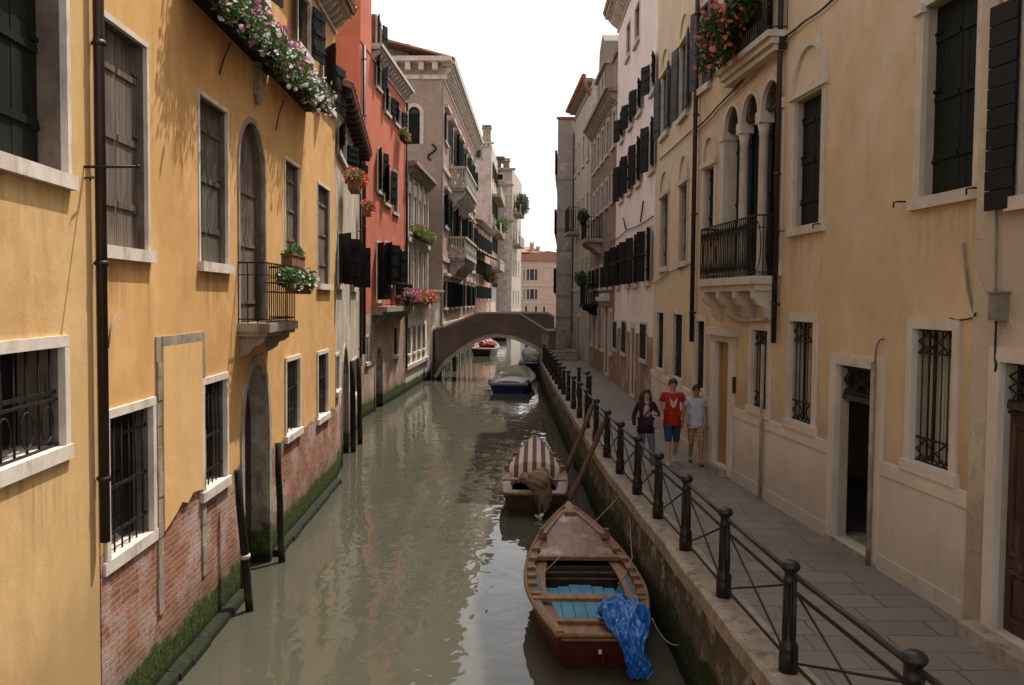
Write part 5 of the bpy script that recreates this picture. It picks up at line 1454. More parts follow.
# short return railing at the landing
t2 = thing('iron_railing', 'short iron railing set back beside the gap at the boat landing', 'railing', (2.6, 29, ZW))
pp = [Vector((2.42, 27.8, ZW)), Vector((2.50, 29.4, ZW)), Vector((2.34, 31.2, ZW))]
for p in pp:
    o = post0.copy(); COL.objects.link(o); o.parent = t2; o.location = p - Vector(t2.location)
for a, b in ((pp[0], pp[1]), (pp[1], pp[2])):
    mb = MB(); mb.tube([a + Vector((0, 0, .9)), b + Vector((0, 0, .9))], .022, 8); mb.tube([a + Vector((0, 0, .5)), b + Vector((0, 0, .5))], .014, 6); mb.build('rail_panel', M['iron_paint'], t2)

# ---- bridge
def bridge():
    t = thing('footbridge', 'arched brick footbridge with stone coping crossing the canal', 'bridge', (-1.2, 53, 0))
    Y0, Y1 = 52.0, 54.3; X0, X1 = -4.75, 2.75
    zt = lambda x, sh=0.0: None
    top = [at_y(436, 329, Y0), at_y(446, 327, Y0), at_y(479, 313.5, Y0), at_y(519, 314, Y0), at_y(547, 331, Y0), at_y(556, 331, Y0)]
    top = [(p.x, p.z) for p in top]
    ar = [at_y(436, 378, Y0), at_y(446, 361, Y0), at_y(460, 347, Y0), at_y(478, 336, Y0), at_y(496, 331.5, Y0), at_y(514, 334, Y0), at_y(530, 341, Y0), at_y(541, 350, Y0), at_y(546, 362, Y0)]
    ar = [(p.x, p.z - (.30 if 1 < i_ < 7 else .12)) for i_, p in enumerate(ar)]
    xl, xr = top[0][0], top[-1][0]
    def interp(pl, x):
        if x <= pl[0][0]: return pl[0][1]
        for (a, b), (c, d) in zip(pl, pl[1:]):
            if x <= c: return b + (d - b) * (x - a) / (c - a)
        return pl[-1][1]
    def cat(pl, x):
        # smoothed arch
        return sum(interp(pl, x + dx) for dx in (-.25, -.12, 0, .12, .25)) / 5
    N = 60; xs = [xl + (xr - xl) * i / N for i in range(N + 1)]
    bot = [(-1.0 if (x < ar[0][0] or x > ar[-1][0]) else cat(ar, x)) for x in xs]
    mb = MB()
    deck = lambda x: interp(top, x) - .85
    for i in range(N):
        a, b = xs[i], xs[i + 1]
        for (ya, yb, off) in ((Y0, Y0 + .32, 0.0),):
            mb.prism([(a, ya, bot[i]), (b, ya, bot[i + 1]), (b, ya, interp(top, b)), (a, ya, interp(top, a))], (0, yb - ya, 0))
        mb.prism([(a, Y0 + .321, bot[i]), (b, Y0 + .321, bot[i + 1]), (b, Y0 + .321, max(deck(b), bot[i + 1] + .1)), (a, Y0 + .321, max(deck(a), bot[i] + .1))], (0, Y1 - Y0 - .642, 0))
    mb.build('span', M['brickwork'], t)
    # far parapet, shifted towards the walkway side as the bridge is skewed
    sh = 1.75; mb = MB()
    for i in range(N):
        a, b = xs[i], xs[i + 1]
        mb.prism([(a + sh * .0 , Y1 - .32, bot[i]), (b, Y1 - .32, bot[i + 1]), (b, Y1 - .32, interp(top, b - sh)), (a, Y1 - .32, interp(top, a - sh))], (0, .32, 0))
    mb.build('parapet', M['brickwork'], t)
    for shx, ya in ((0, Y0 - .05), (sh, Y1 - .37)):
        cp = MB()
        for (a, b), (c, d) in zip(top, top[1:]):
            a2, c2 = max(a + shx, xl), min(c + shx, xr)
            if c2 - a2 < .05: continue
            za = interp(top, a2 - shx); zc = interp(top, c2 - shx)
            cp.prism([(a2, ya, za + .002), (c2, ya, zc + .002), (c2, ya, zc + .11), (a2, ya, za + .11)], (0, .42, 0))
        cp.build('coping', M['stone'], t)
    rg = MB(); pts = [(x, cat(ar, x)) for x in [ar[0][0] + (ar[-1][0] - ar[0][0]) * i / 40 for i in range(41)]]
    for (a, b), (c, d) in zip(pts, pts[1:]):
        L = math.hypot(c - a, d - b); nx, nz = -(d - b) / L, (c - a) / L; w = .20
        rg.prism([(a, Y0 - .03, b - .01), (c - .004, Y0 - .03, d - .01), (c - .004 + nx * w, Y0 - .03, d + nz * w), (a + nx * w, Y0 - .03, b + nz * w)], (0, .2, 0))
    rg.build('arch_ring', M['stone'], t)
    pb = MB(); pb.box(xr - .02, xr + .55, Y0 - .4, Y0 + .3, ZW, interp(top, xr) + .05); pb.box(xr - .07, xr + .60, Y0 - .45, Y0 + .35, interp(top, xr) + .053, interp(top, xr) + .2)
    pb.build('end_pier', M['stone_dk'], t)
    pb = MB(); pb.box(1.62, 1.98, 49.0, 49.4, ZW, 2.75); pb.build('stone_post', M['stone_dk'], t)
    return t
bridge()

# ---- mooring posts and poles
def pole(name, label, a, b, r0, r1, mat, group='mooring posts and poles standing in the canal', band=False):
    a, b = Vector(a), Vector(b); t = thing(name, label, 'pole', (a.x, a.y, 0), 0, group)
    mb = MB(); n = 7; pts = []; rs = []
    for i in range(n):
        q = a.lerp(b, i / (n - 1)); pts.append(q + Vector((random.uniform(-.012, .012), random.uniform(-.012, .012), 0))); rs.append((r0 + (r1 - r0) * i / (n - 1)) * random.uniform(.94, 1.06))
    mb.tube(pts, rs, 10); mb.build('shaft', mat, t)
    if band:
        q = a.lerp(b, .62); mb = MB(); mb.tube([q - (b - a).normalized() * .03, q + (b - a).normalized() * .03], r0 * 1.15, 10); mb.build('metal_band', M['stone'], t)
    return t
q = at_z(250, 611, 0); p = at_y(237.5, 470, q.y - .15); pole('mooring_post', 'leaning black mooring post on the near side of the ochre house water gate', q + (p - q) * -.6, p, .065, .055, M['pole_black'], band=True)
q = at_z(283.5, 562, 0); p = at_y(277.5, 443, q.y); pole('mooring_post', 'straight black mooring post on the far side of the ochre house water gate', q - Vector((0, 0, 1)), p, .06, .055, M['pole_black'])
q = at_z(236, 597, 0); p = at_y(235, 472, q.y); q.x -= .02; p.x -= .02; pole('iron_rod', 'thin dark rod beside the leaning mooring post at the water gate', q - Vector((0, 0, 1)), p, .018, .018, M['iron'])
q = at_z(354, 452, 0); p = at_y(352, 361, q.y); pole('mooring_post', 'dark mooring post nearest of the pair in front of the cream house', q - Vector((0, 0, 1)), p, .085, .08, M['pole_black'])
q = at_z(360.5, 444, 0); p = at_y(358.5, 358, q.y); pole('mooring_post', 'dark mooring post farther of the pair, near the red house corner', q - Vector((0, 0, 1)), p, .08, .075, M['pole_black'])
q = at_z(412, 381, 0); p = at_y(411, 345, q.y); pole('mooring_post', 'mooring post standing in the water before the white house', q - Vector((0, 0, 1)), p, .10, .09, M['pole_black'])
q = at_z(455, 371, 0); p = at_y(454, 345, q.y); pole('mooring_post', 'mooring post rising just under the bridge arch', q - Vector((0, 0, 1)), p, .12, .11, M['pole_black'])
a = at_y(565, 473, 22.3); b = at_y(593.5, 404, 22.3); pole('mooring_pole', 'dark brown wooden pole leaning on the quay kerb, farther of the two', a + (a - b) * .5, b, .075, .06, M['pole'])
a = at_y(569, 502, 19.5); b = at_y(607, 416, 19.5); pole('mooring_pole', 'yellow-brown wooden pole leaning on the quay kerb, nearer of the two', a + (a - b) * .5, b, .07, .058, M['pole'])

# ================================================================== boats
M['boat_wood'] = mottled('varnished_boat_wood', (.25, .125, .055), (.15, .075, .037), 3, .5, .3, stretch=(3, .5, 3), dirt=(.10, .055, .035), dirt_amt=.5)
M['boat_rail'] = mottled('boat_rail_wood', (.23, .115, .055), (.13, .068, .037), 4, .5, .3, stretch=(3, .4, 3), dirt=(.08, .045, .03), dirt_amt=.5)
M['deck_worn'] = mottled('worn_deck_wood', (.22, .115, .08), (.14, .075, .055), 2.5, .45, .25, stretch=(4, .6, 4), dirt=(.40, .33, .29), dirt_amt=.8)
M['hull_red'] = mottled('dark_red_hull', (.10, .020, .016), (.06, .014, .012), 4, .35, .2, dirt=(.03, .02, .018), dirt_amt=.5)
M['hull_brown'] = mottled('brown_hull', (.085, .045, .03), (.05, .028, .02), 4, .4, .2)
M['blue_paint'] = mottled('sky_blue_boards', (.075, .24, .37), (.05, .18, .28), 3, .55, .2, dirt=(.05, .12, .16), dirt_amt=.4)
M['hull_blue'] = mottled('navy_hull', (.02, .045, .16), (.015, .03, .11), 4, .4, .2)
M['boat_dark'] = mottled('dark_bilge', (.035, .024, .018), (.02, .015, .012), 5, .8, .3)
M['boat_grey'] = mottled('grey_boat_paint', (.34, .32, .30), (.24, .22, .21), 4, .6, .2)
M['rope'] = mottled('rope', (.40, .33, .24), (.28, .22, .16), 20, .9, .3)
def plastic_mat():
    n = NT('blue_plastic'); p = n.objc()
    def ridge(sc, st): return n.math('ABSOLUTE', n.math('SUBTRACT', n.noise(n.mul(p, st), sc, 2, .5, .8), .5))
    h = n.math('ADD', ridge(4, (1, 1, .4)), n.math('MULTIPLY', ridge(10, (1, 1, .5)), .3))
    col = n.mix(n.noise(p, 4, 3), (.005, .07, .29), (.008, .105, .38))
    return n.out(col, .30, n.bump(h, 1.0, .09), spec=.5)
M['tarp_blue'] = plastic_mat()
M['tarp_green'] = mottled('olive_canvas', (.30, .29, .20), (.22, .21, .15), 4, .85, .3)
M['tarp_white'] = mottled('white_canvas', (.55, .54, .52), (.42, .41, .40), 4, .8, .3)
M['cloth_brown'] = mottled('brown_canvas', (.22, .145, .085), (.14, .09, .055), 5, .9, .5)
M['ochre_floor'] = mottled('ochre_boards', (.38, .21, .06), (.26, .14, .05), 5, .7, .3)
M['blue_floor'] = mottled('blue_board', (.03, .09, .30), (.02, .06, .2), 5, .6, .2)
M['plastic_white'] = flat('white_plastic', (.7, .7, .68), .4)
M['plastic_black'] = flat('black_plastic', (.015, .015, .016), .4, .5)
M['boat_rednew'] = flat('orange_red_paint', (.26, .06, .035), .5, .4)
def stripe_mat():
    n = NT('striped_canvas'); x, y, z = n.sep(n.objc())
    f = n.math('FRACT', n.math('MULTIPLY', n.math('ADD', x, 5.0), 4.6))
    s = n.smooth(n.math('ABSOLUTE', n.math('SUBTRACT', f, .5)), .22, .28)
    col = n.mix(s, (.50, .43, .37), (.13, .06, .042))
    col = n.mix(.5, col, n.mix(n.noise(n.objc(), 6, 5), (.7, .7, .7), (1.2, 1.2, 1.2)), 'MULTIPLY')
    return n.out(col, .85, n.bump(n.noise(n.objc(), 9, 4), .3, .02), spec=.2)
M['stripes'] = stripe_mat()

class Boat:
    """flat-bottomed wooden boat in its own frame: +y to the bow, z=0 at the waterline"""
    def __init__(B, L, beam, stern, zs, zb, zm, keel=-.18, bow_pow=1.5, tmax=.42, rake=.3, flare=.72):
        B.L, B.W, B.S, B.zs, B.zb, B.zm, B.k, B.bp, B.tm, B.rake, B.fl = L, beam / 2, stern / 2, zs, zb, zm, keel, bow_pow, tmax, rake, flare
    def hb(B, t):
        if t < B.tm: u = t / B.tm; return B.S + (B.W - B.S) * math.sin(u * math.pi / 2)
        u = (t - B.tm) / (1 - B.tm); return max(.02, B.W * (1 - u ** B.bp) ** .82 if u < 1 else .02)
    def sh(B, t):
        if t < B.tm: u = 1 - t / B.tm; return B.zm + (B.zs - B.zm) * u * u
        u = (t - B.tm) / (1 - B.tm); return B.zm + (B.zb - B.zm) * u ** 2.2
    def y(B, t): return t * B.L
    def gp(B, t, side, dx=0.0, dz=0.0): return Vector((side * max(.0, B.hb(t) + dx), B.y(t), B.sh(t) + dz))
    def section(B, t, inset=0.0):
        h = max(.015, B.hb(t) - inset); z = B.sh(t); fl = B.fl * (1 - .25 * max(0, t - .6) / .4)
        rk = B.rake * (1 - t) ** 6
        zk = B.k + inset + (max(0, t - .72) / .28) ** 2 * (.35)
        pts = []
        for f in (1.0, .66, .33, 0.0):
            w = h * (fl + (1 - fl) * f ** .8); zz = zk + (z - zk) * f
            pts.append((w, B.y(t) + rk * (1 - f) - (0.30 * (1 - f) * (max(0, t - .8) / .2) ** 2), zz))
        return pts
    def hull(B, inset=0.035, N=26):
        mb = MB(); ts = [i / N for i in range(N + 1)]
        def skin(ins):
            rows = []
            for t in ts:
                s = B.section(t, ins); rows.append([Vector((-w, y, z)) for w, y, z in s] + [Vector((w, y, z)) for w, y, z in reversed(s)])
            k = len(rows[0]); vs = [v for r in rows for v in r]
            fs = [(i * k + j, i * k + j + 1, (i + 1) * k + j + 1, (i + 1) * k + j) for i in range(N) for j in range(k - 1)]
            b0 = len(mb.v); mb.add(vs, fs, True)
            mb.f.append(tuple(b0 + j for j in range(k))); mb.sm.append(False)
            return b0, k
        a, k = skin(0); b, k = skin(inset)
        for i in range(N):
            for j in (0, k - 1): mb.f.append((a + i * k + j, a + (i + 1) * k + j, b + (i + 1) * k + j, b + i * k + j)); mb.sm.append(False)
        return mb
    def strip(B, t0, t1, w_in0, w_in1, zoff, th, side, N=14, mb=None):
        """side deck plank between gunwale and inner edge"""
        mb = mb or MB()
        rows = []
        for i in range(N + 1):
            t = t0 + (t1 - t0) * i / N; w = w_in0 + (w_in1 - w_in0) * i / N
            o = B.hb(t) - .015; n_ = max(o - w, .01); z = B.sh(t) + zoff
            rows.append([Vector((side * o, B.y(t), z)), Vector((side * n_, B.y(t), z)), Vector((side * n_, B.y(t), z - th)), Vector((side * o, B.y(t), z - th))])
        vs = [v for r in rows for v in r]; fs = []
        for i in range(N):
            for j in range(4): fs.append((i * 4 + j, i * 4 + (j + 1) % 4, (i + 1) * 4 + (j + 1) % 4, (i + 1) * 4 + j))
        fs += [(0, 1, 2, 3), (N * 4, N * 4 + 1, N * 4 + 2, N * 4 + 3)]
        return mb.add(vs, fs)
    def deck(B, t0, t1, zoff, crown=.05, th=.03, N=12, K=8, mb=None, ins=.02):
        mb = mb or MB(); rows = []
        for i in range(N + 1):
            t = t0 + (t1 - t0) * i / N; h = max(.01, B.hb(t) - ins); r = []
            for j in range(K + 1):
                x = -1 + 2 * j / K; r.append(Vector((x * h, B.y(t), B.sh(t) + zoff + crown * (1 - x * x) * min(1, h / B.W))))
            rows.append(r)
        top = [v for r in rows for v in r]; n1 = K + 1
        fs = [(i * n1 + j, i * n1 + j + 1, (i + 1) * n1 + j + 1, (i + 1) * n1 + j) for i in range(N) for j in range(K)]
        m = len(top); vs = top + [v - Vector((0, 0, th)) for v in top]
        fs += [tuple(q + m for q in f[::-1]) for f in list(fs)]
        fs += [(j, j + 1, m + j + 1, m + j) for j in range(K)] + [(N * n1 + j, N * n1 + j + 1, m + N * n1 + j + 1, m + N * n1 + j) for j in range(K)]
        return mb.add(vs, fs, True)
    def gunwale(B, r=.03, N=26, zoff=.0):
        mb = MB()
        for s in (-1, 1): mb.tube([B.gp(i / N, s, .005, zoff) for i in range(N + 1)], r, 6)
        mb.tube([B.gp(0, -1, 0, zoff), B.gp(0, 1, 0, zoff)], r, 6)
        return mb
    def across(B, mb, t, w, th, zoff, ins=.02, arch=0.0):
        y = B.y(t); h = B.hb(t) - ins; z = B.sh(t) + zoff
        mb.obox((-h, y - w / 2, z - th), (2 * h, 0, 0), (0, w, 0), (0, 0, th))
def place(t, x, y, rz): t.location = (x, y, 0); t.rotation_euler = (0, 0, rz)
def P_(mb, name, mat, par):
    o = mb.build(name, mat, None); o.parent = par; return o

# near boat -----------------------------------------------------------
t = thing('rowing_boat', 'wooden rowing boat with blue floorboards and dark red stern, nearest in the canal', 'boat')
B = Boat(5.4, 1.70, 1.04, .52, .90, .50, keel=-.16, bow_pow=2.15, tmax=.40, rake=.35)
P_(B.hull(), 'hull', M['hull_red'], t); P_(B.gunwale(.032), 'gunwale', M['boat_rail'], t)
mb = MB(); B.deck(.60, .985, -.02, .07, .03, mb=mb, ins=.07); P_(mb, 'foredeck', M['deck_worn'], t)
mb = MB(); 
for s in (-1, 1): B.strip(.02, .97, .10, .10, .012, .03, s, 20, mb)
P_(mb, 'rail_plank', M['boat_rail'], t)
mb = MB()
for s in (-1, 1): B.strip(.10, .61, .26, .28, -.055, .03, s, 14, mb)
P_(mb, 'side_deck', M['boat_wood'], t)
mb = MB(); B.deck(.0, .10, -.045, .0, .03, 4, 4, mb=mb, ins=.04); P_(mb, 'stern_deck', M['boat_wood'], t)
mb = MB(); B.across(mb, .105, .10, .05, .0, .05); B.across(mb, .262, .19, .05, .035, .01); P_(mb, 'thwart', M['boat_wood'], t)
mb = MB(); B.across(mb, .602, .09, .06, .035, .02); P_(mb, 'deck_beam', M['boat_wood'], t)
mb = MB(); h = .50
for i in range(6):
    a = -.52 + i * 1.04 / 6; y0, y1 = .55, 3.0 - .2 * abs(i - 2.5) / 2.5; mb.box(a + .004, a + 1.04 / 6 - .004, y0, y1, .16, .20 + random.uniform(0, .006))
P_(mb, 'floorboards', M['blue_paint'], t)
mb = MB(); mb.box(-.62, .62, 3.05, 3.09, -.05, .46); P_(mb, 'bulkhead', M['boat_dark'], t)
mb = MB()
for z in (.26, .36): mb.box(-.60, .60, 3.03, 3.049, z, z + .025)
P_(mb, 'fitting', M['boat_rail'], t)
for s in (-1, 1): mb = MB(); mb.obox((s * .50, 1.75, .16), (s * .16, 0, .32), (0, .9, 0), (s * .02, 0, -.01)); P_(mb, 'side_lining', M['blue_paint'], t)
for s in (-1, 1):
    for tt in (.28, .36, .43, .50, .58, .66, .76):
        mb = MB(); h = B.hb(tt); y = B.y(tt); z = B.sh(tt); bigger = tt > .7
        w = .16 if bigger else .11
        mb.box(min(s * (h - .02), s * (h - .15)), max(s * (h - .02), s * (h - .15)), y - w / 2, y + w / 2, z + .012, z + (.10 if bigger else .06))
        if bigger: mb.box(min(s * (h - .03), s * (h - .10)), max(s * (h - .03), s * (h - .10)), y - .03, y + .03, z + .10, z + .17)
        P_(mb, 'oar_block', M['boat_rail'], t)
mb = MB(); mb.prism([(-.10, B.L - .42, B.zb - .11), (.10, B.L - .42, B.zb - .11), (.035, B.L + .06, B.zb - .02), (-.035, B.L + .06, B.zb - .02)], (0, 0, .07)); P_(mb, 'stem_head', M['boat_wood'], t)
mb = MB(); mb.box(-.022, .018, -.028, -.005, .30, .35); P_(mb, 'ring_plate', M['stone_wh'], t)
mb = MB(); mb.box(.02, .035, -.05, .02, .05, .34); P_(mb, 'rudder_strap', M['iron'], t)
BP = Vector((1.11, 10.82, 0)); BR = R(.6)
place(t, BP.x, BP.y, BR)
def bw(x, y, z): return BP + Matrix.Rotation(BR, 3, 'Z') @ Vector((x, y, z))
# blue tarp bundle
def crumple(c, r, seed, n=26, m=18, amp=.22, jit=.15, sm=False):
    rr = random.Random(seed); mb = MB(); vs = []; fs = []
    ph = [(Vector((rr.uniform(-1, 1), rr.uniform(-1, 1), rr.uniform(-1, 1))).normalized(), rr.uniform(2, 7), rr.uniform(0, 6.28)) for _ in range(12)]
    for i in range(m + 1):
        th = math.pi * i / m
        for k in range(n):
            an = 2 * math.pi * k / n; d = Vector((math.sin(th) * math.cos(an), math.sin(th) * math.sin(an), math.cos(th)))
            f = 1 + amp * sum(abs(math.sin(d.dot(a) * q + p)) for a, q, p in ph[:7]) / 3.5 - amp * 1.1 + rr.uniform(-.05, .05) * (jit if i not in (0, m) else 0)
            vs.append(Vector(c) + Vector((d.x * r[0], d.y * r[1], d.z * r[2])) * f)
    for i in range(m):
        for k in range(n):
            k2 = (k + 1) % n; fs.append((i * n + k, (i + 1) * n + k, (i + 1) * n + k2, i * n + k2))
    return mb.add(vs, fs, sm)
c = bw(.34, .42, .0)
t = thing('plastic_sheet', 'crumpled bright blue plastic sheet hanging over the near boat stern', 'tarpaulin', c)
def draped(pathp, nu=64, nv=44, seed=4):
    rr = random.Random(seed); mb = MB(); vs = []; fs = []
    ph = [(rr.uniform(1.5, 5), rr.choice((-1, 1)) * rr.uniform(5, 17), rr.uniform(0, 6.28), rr.uniform(.4, 1)) for _ in range(9)]
    def samp(q):
        q = q * (len(pathp) - 1); k = min(int(q), len(pathp) - 2); f = q - k; f = f * f * (3 - 2 * f) * .5 + f * .5
        return [a + (b - a) * f for a, b in zip(pathp[k], pathp[k + 1])]
    for i in range(nu + 1):
        u = i / nu; x, y, z, w, am = samp(u); x2, y2, z2, _, _ = samp(min(1, u + .02)); x1, y1, z1, _, _ = samp(max(0, u - .02))
        ty, tz = y2 - y1, z2 - z1; L = math.hypot(ty, tz) or 1; ny, nz = tz / L, -ty / L
        if nz < 0 and abs(nz) > .5: ny, nz = -ny, -nz
        if abs(nz) <= .5 and ny > 0: ny, nz = -ny, -nz
        for k in range(nv + 1):
            v = -1 + 2 * k / nv
            fo = 0.0
            for a, b, p, c in ph: fo += c * (1 - abs(math.sin(a * v + b * u + p + 1.3 * math.sin(5 * u + p))) ** .6)
            fo = am * (fo / 3.2 - .25) + rr.uniform(-.004, .004)
            edge_ = (1 + .14 * math.sin(13 * u + (2 if v > 0 else 0)) + .07 * math.sin(29 * u)) if abs(v) > .3 else 1
            dz = -.16 * abs(v) ** 3 if u < .45 else 0
            vs.append(bw(x + v * w * edge_, y + ny * fo - .03 * v * v, z + nz * fo + dz))
    n1 = nv + 1
    fs = [(i * n1 + k, i * n1 + k + 1, (i + 1) * n1 + k + 1, (i + 1) * n1 + k) for i in range(nu) for k in range(nv)]
    return mb.add(vs, fs, True)
mb = draped([(.38, .90, .56, .22, .06), (.38, .76, .70, .32, .14), (.38, .52, .74, .33, .17), (.36, .28, .66, .28, .15), (.34, .08, .60, .22, .11), (.37, -.07, .50, .17, .10), (.41, -.13, .36, .12, .08), (.44, -.14, .26, .18, .11), (.44, -.15, .16, .16, .09), (.46, -.15, .06, .09, .05)])
mb.build('sheet', M['tarp_blue'], t)
def rope(name, label, pts, r=.011, sag=.1):
    mb = MB(); out = []
    for i in range(len(pts) - 1):
        a, b = Vector(pts[i]), Vector(pts[i + 1])
        for k in range(10): u = k / 10; q = a.lerp(b, u); q.z -= sag * 4 * u * (1 - u); out.append(q)
    out.append(Vector(pts[-1])); o = mb.tube(out, r, 6).build(name, M['rope'], None)
    return tag(o, label, 'rope')
rope('mooring_rope', 'slack pale mooring rope looping from the near boat stern to the quay wall', [bw(.72, .55, .55), bw(1.05, .35, .28), (2.17, 12.9, .82)], .007, .12)
rope('mooring_line', 'thin taut line running across the near boat foredeck to the quay', [bw(-.62, 2.5, .5), bw(-.1, 3.4, .72), (2.02, 16.2, 1.12)], .006, .02)
rope('mooring_line', 'thin slack line from the near boat side deck to the kerb', [bw(.5, 2.2, .46), bw(.82, 3.0, .62), (2.04, 15.4, 1.15)], .006, .05)

# striped-cover boat ------------------------------------------------
t = thing('motor_boat', 'small wooden boat with a brown and white striped bow cover behind the nearest boat', 'boat')
B = Boat(5.4, 1.52, 1.30, .48, .92, .46, keel=-.15, bow_pow=1.9, tmax=.38, rake=.25)
P_(B.hull(), 'hull', M['hull_brown'], t); P_(B.gunwale(.035), 'gunwale', M['boat_rail'], t)
mb = MB()
for s in (-1, 1): B.strip(.0, .62, .19, .17, .014, .03, s, 16, mb)
P_(mb, 'side_deck', M['deck_worn'], t)
mb = MB(); B.deck(.0, .09, .0, .0, .03, 3, 4, mb=mb, ins=.04); P_(mb, 'stern_deck', M['boat_wood'], t)
mb = MB(); B.across(mb, .285, .2, .05, .045, .0); P_(mb, 'thwart', M['boat_wood'], t)
mb = MB(); mb.box(-.56, .56, .4, 1.9, .0, .05); P_(mb, 'floorboards', M['ochre_floor'], t)
for s in (-1, 1):
    mb = MB(); mb.box(min(s * .50, s * .60), max(s * .50, s * .60), .9, 2.2, .05, .40); P_(mb, 'side_lining', M['blue_floor'], t)
mb = MB(); rows = []; N = 14; K = 16
for i in range(N + 1):
    tt = .46 + .53 * i / N; h = max(.02, B.hb(tt) - .02); r_ = []
    cr = .19 * (1 - (i / N) ** 1.4) + .05
    for j in range(K + 1):
        x = -1 + 2 * j / K; r_.append(Vector((x * h, B.y(tt), B.sh(tt) + .02 + cr * (1 - abs(x) ** 2.4))))
    rows.append(r_)
# front drape of the cover
fr = [Vector((v.x * .97, v.y - .12, max(.08, v.z - (.42 if abs(v.x) < .6 else .2)))) for v in rows[0]]
rows = [fr] + rows
n1 = K + 1; vs = [v for r_ in rows for v in r_]; fs = [(i * n1 + j, i * n1 + j + 1, (i + 1) * n1 + j + 1, (i + 1) * n1 + j) for i in range(len(rows) - 1) for j in range(K)]
m = len(vs); vs2 = vs + [v - Vector((0, -.012, .012)) for v in vs]; fs2 = fs + [tuple(q + m for q in f[::-1]) for f in fs]
mb.add(vs2, fs2, True); P_(mb, 'striped_cover', M['stripes'], t)
for s in (-1, 1):
    for tt in (.5, .62, .72):
        mb = MB(); h = B.hb(tt); y = B.y(tt); z = B.sh(tt); mb.box(min(s * (h - .0), s * (h - .12)), max(s * h, s * (h - .12)), y - .06, y + .06, z + .01, z + .13); P_(mb, 'oar_block', M['boat_rail'], t)
# outboard under a brown cover
ob = MB(); ob.box(-.06, .06, -.16, -.02, -.1, .55); ob.tube([(.0, -.12, .5), (.0, -.18, .1), (0, -.2, -.15)], [.08, .07, .05], 8)
om = P_(ob, 'outboard_motor', M['plastic_black'], t); om.location = (.12, 0, 0)
mb = MB()
for k in range(3):
    an = 2 * math.pi * k / 3 + .4; mb.obox((.0, -.30, .06), (.10 * math.cos(an), 0, .10 * math.sin(an)), (0.0, .03, 0), (-.05 * math.sin(an), .02, .05 * math.cos(an)))
P_(mb, 'propeller', M['plastic_white'], om)
mb = crumple((.0, .20, .72), (.27, .40, .26), 21, 26, 18, .28); mb2 = crumple((.08, -.05, .45), (.17, .16, .34), 22, 20, 14, .3); mb.add(mb2.v, mb2.f); mb2 = crumple((-.25, .55, .72), (.2, .2, .12), 23, 18, 12, .3); mb.add(mb2.v, mb2.f)
mc = P_(mb, 'motor_cover', M['cloth_brown'], om)
mb = MB(); mb.tube([(-.6, .05, .5), (-.25, .02, .47), (.55, .04, .48)], .014, 6); P_(mb, 'stern_rope', M['rope'], t)
place(t, .50, 19.0, R(-1.5))

# covered boat ---------------------------------------------------------
t = thing('covered_boat', 'grey boat with navy hull and olive canvas cover moored before the bridge', 'boat')
B = Boat(8.2, 2.1, 1.8, .46, .85, .42, keel=-.2, bow_pow=2.2, tmax=.45, rake=.2)
P_(B.hull(), 'hull', M['hull_blue'], t); P_(B.gunwale(.09), 'gunwale', M['boat_grey'], t)
mb = MB()
for s in (-1, 1): B.strip(0, .98, .22, .16, .02, .05, s, 18, mb)
P_(mb, 'side_deck', M['boat_grey'], t)
mb = MB(); B.deck(.05, .42, .06, .12, .04, 8, 10, mb=mb, ins=.2); P_(mb, 'white_cover', M['tarp_white'], t)
mb = MB(); rows = []
for i in range(13):
    tt = .40 + .55 * i / 12; h = max(.03, B.hb(tt) - .22); cr = .55 * math.sin(math.pi * min(1, i / 12 * 1.1 + .12)) + .06
    rows.append([Vector((x * h, B.y(tt), B.sh(tt) + .03 + cr * (1 - abs(x) ** 2))) for x in [-1 + 2 * j / 10 for j in range(11)]])
vs = [v for r_ in rows for v in r_]; fs = [(i * 11 + j, i * 11 + j + 1, (i + 1) * 11 + j + 1, (i + 1) * 11 + j) for i in range(12) for j in range(10)]
fs.append(tuple(range(11))); mb.add(vs, fs, True); P_(mb, 'canvas_cover', M['tarp_green'], t)
mb = MB(); B.across(mb, .2, .25, .06, .12, .1); B.across(mb, .34, .25, .06, .16, .1); P_(mb, 'thwart', M['tarp_white'], t)
mb = MB(); mb.tube([(-.95, .3, .55), (-.98, .9, .55)], .07, 8); mb.tube([(.95, .3, .55), (.98, .9, .55)], .07, 8); P_(mb, 'fender', M['plastic_black'], t)
place(t, -.2, 44.4, R(-5))
# boats past the bridge
BG = 'boats moored in the canal'
for o_ in list(COL.objects):
    if o_.get('category') == 'boat': o_['group'] = BG
def small_boat(name, label, x, y, rz, L, W, hull, cover, extra=None):
    t = thing(name, label, 'boat', group=BG); B = Boat(L, W, W * .85, .6, .95, .55, keel=-.2, bow_pow=2.0, tmax=.42)
    P_(B.hull(), 'hull', hull, t); P_(B.gunwale(.07), 'gunwale', M['boat_grey'], t)
    mb = MB(); B.deck(.45, .97, .0, .1, .04, mb=mb); P_(mb, 'foredeck', cover, t)
    mb = MB(); B.deck(.02, .30, .0, .05, .04, mb=mb); B.across(mb, .38, .3, .06, .02); P_(mb, 'stern_deck', cover, t)
    if extra: mb = extra(B); P_(mb, 'canvas_cover', extra.mat, t)
    place(t, x, y, rz); return t
def ex1(B): return crumple((.0, B.L * .5, .85), (.7, 1.3, .45), 31, 20, 12, .2)
ex1.mat = M['boat_rednew']; small_boat('red_boat', 'small boat with orange-red deck moored on the far side under the arch', -2.55, 74.0, R(-8), 6.5, 1.9, M['hull_brown'], M['boat_rednew'], ex1)
def ex2(B): return crumple((.0, B.L * .4, 1.0), (.8, 1.6, .6), 33, 20, 12, .2)
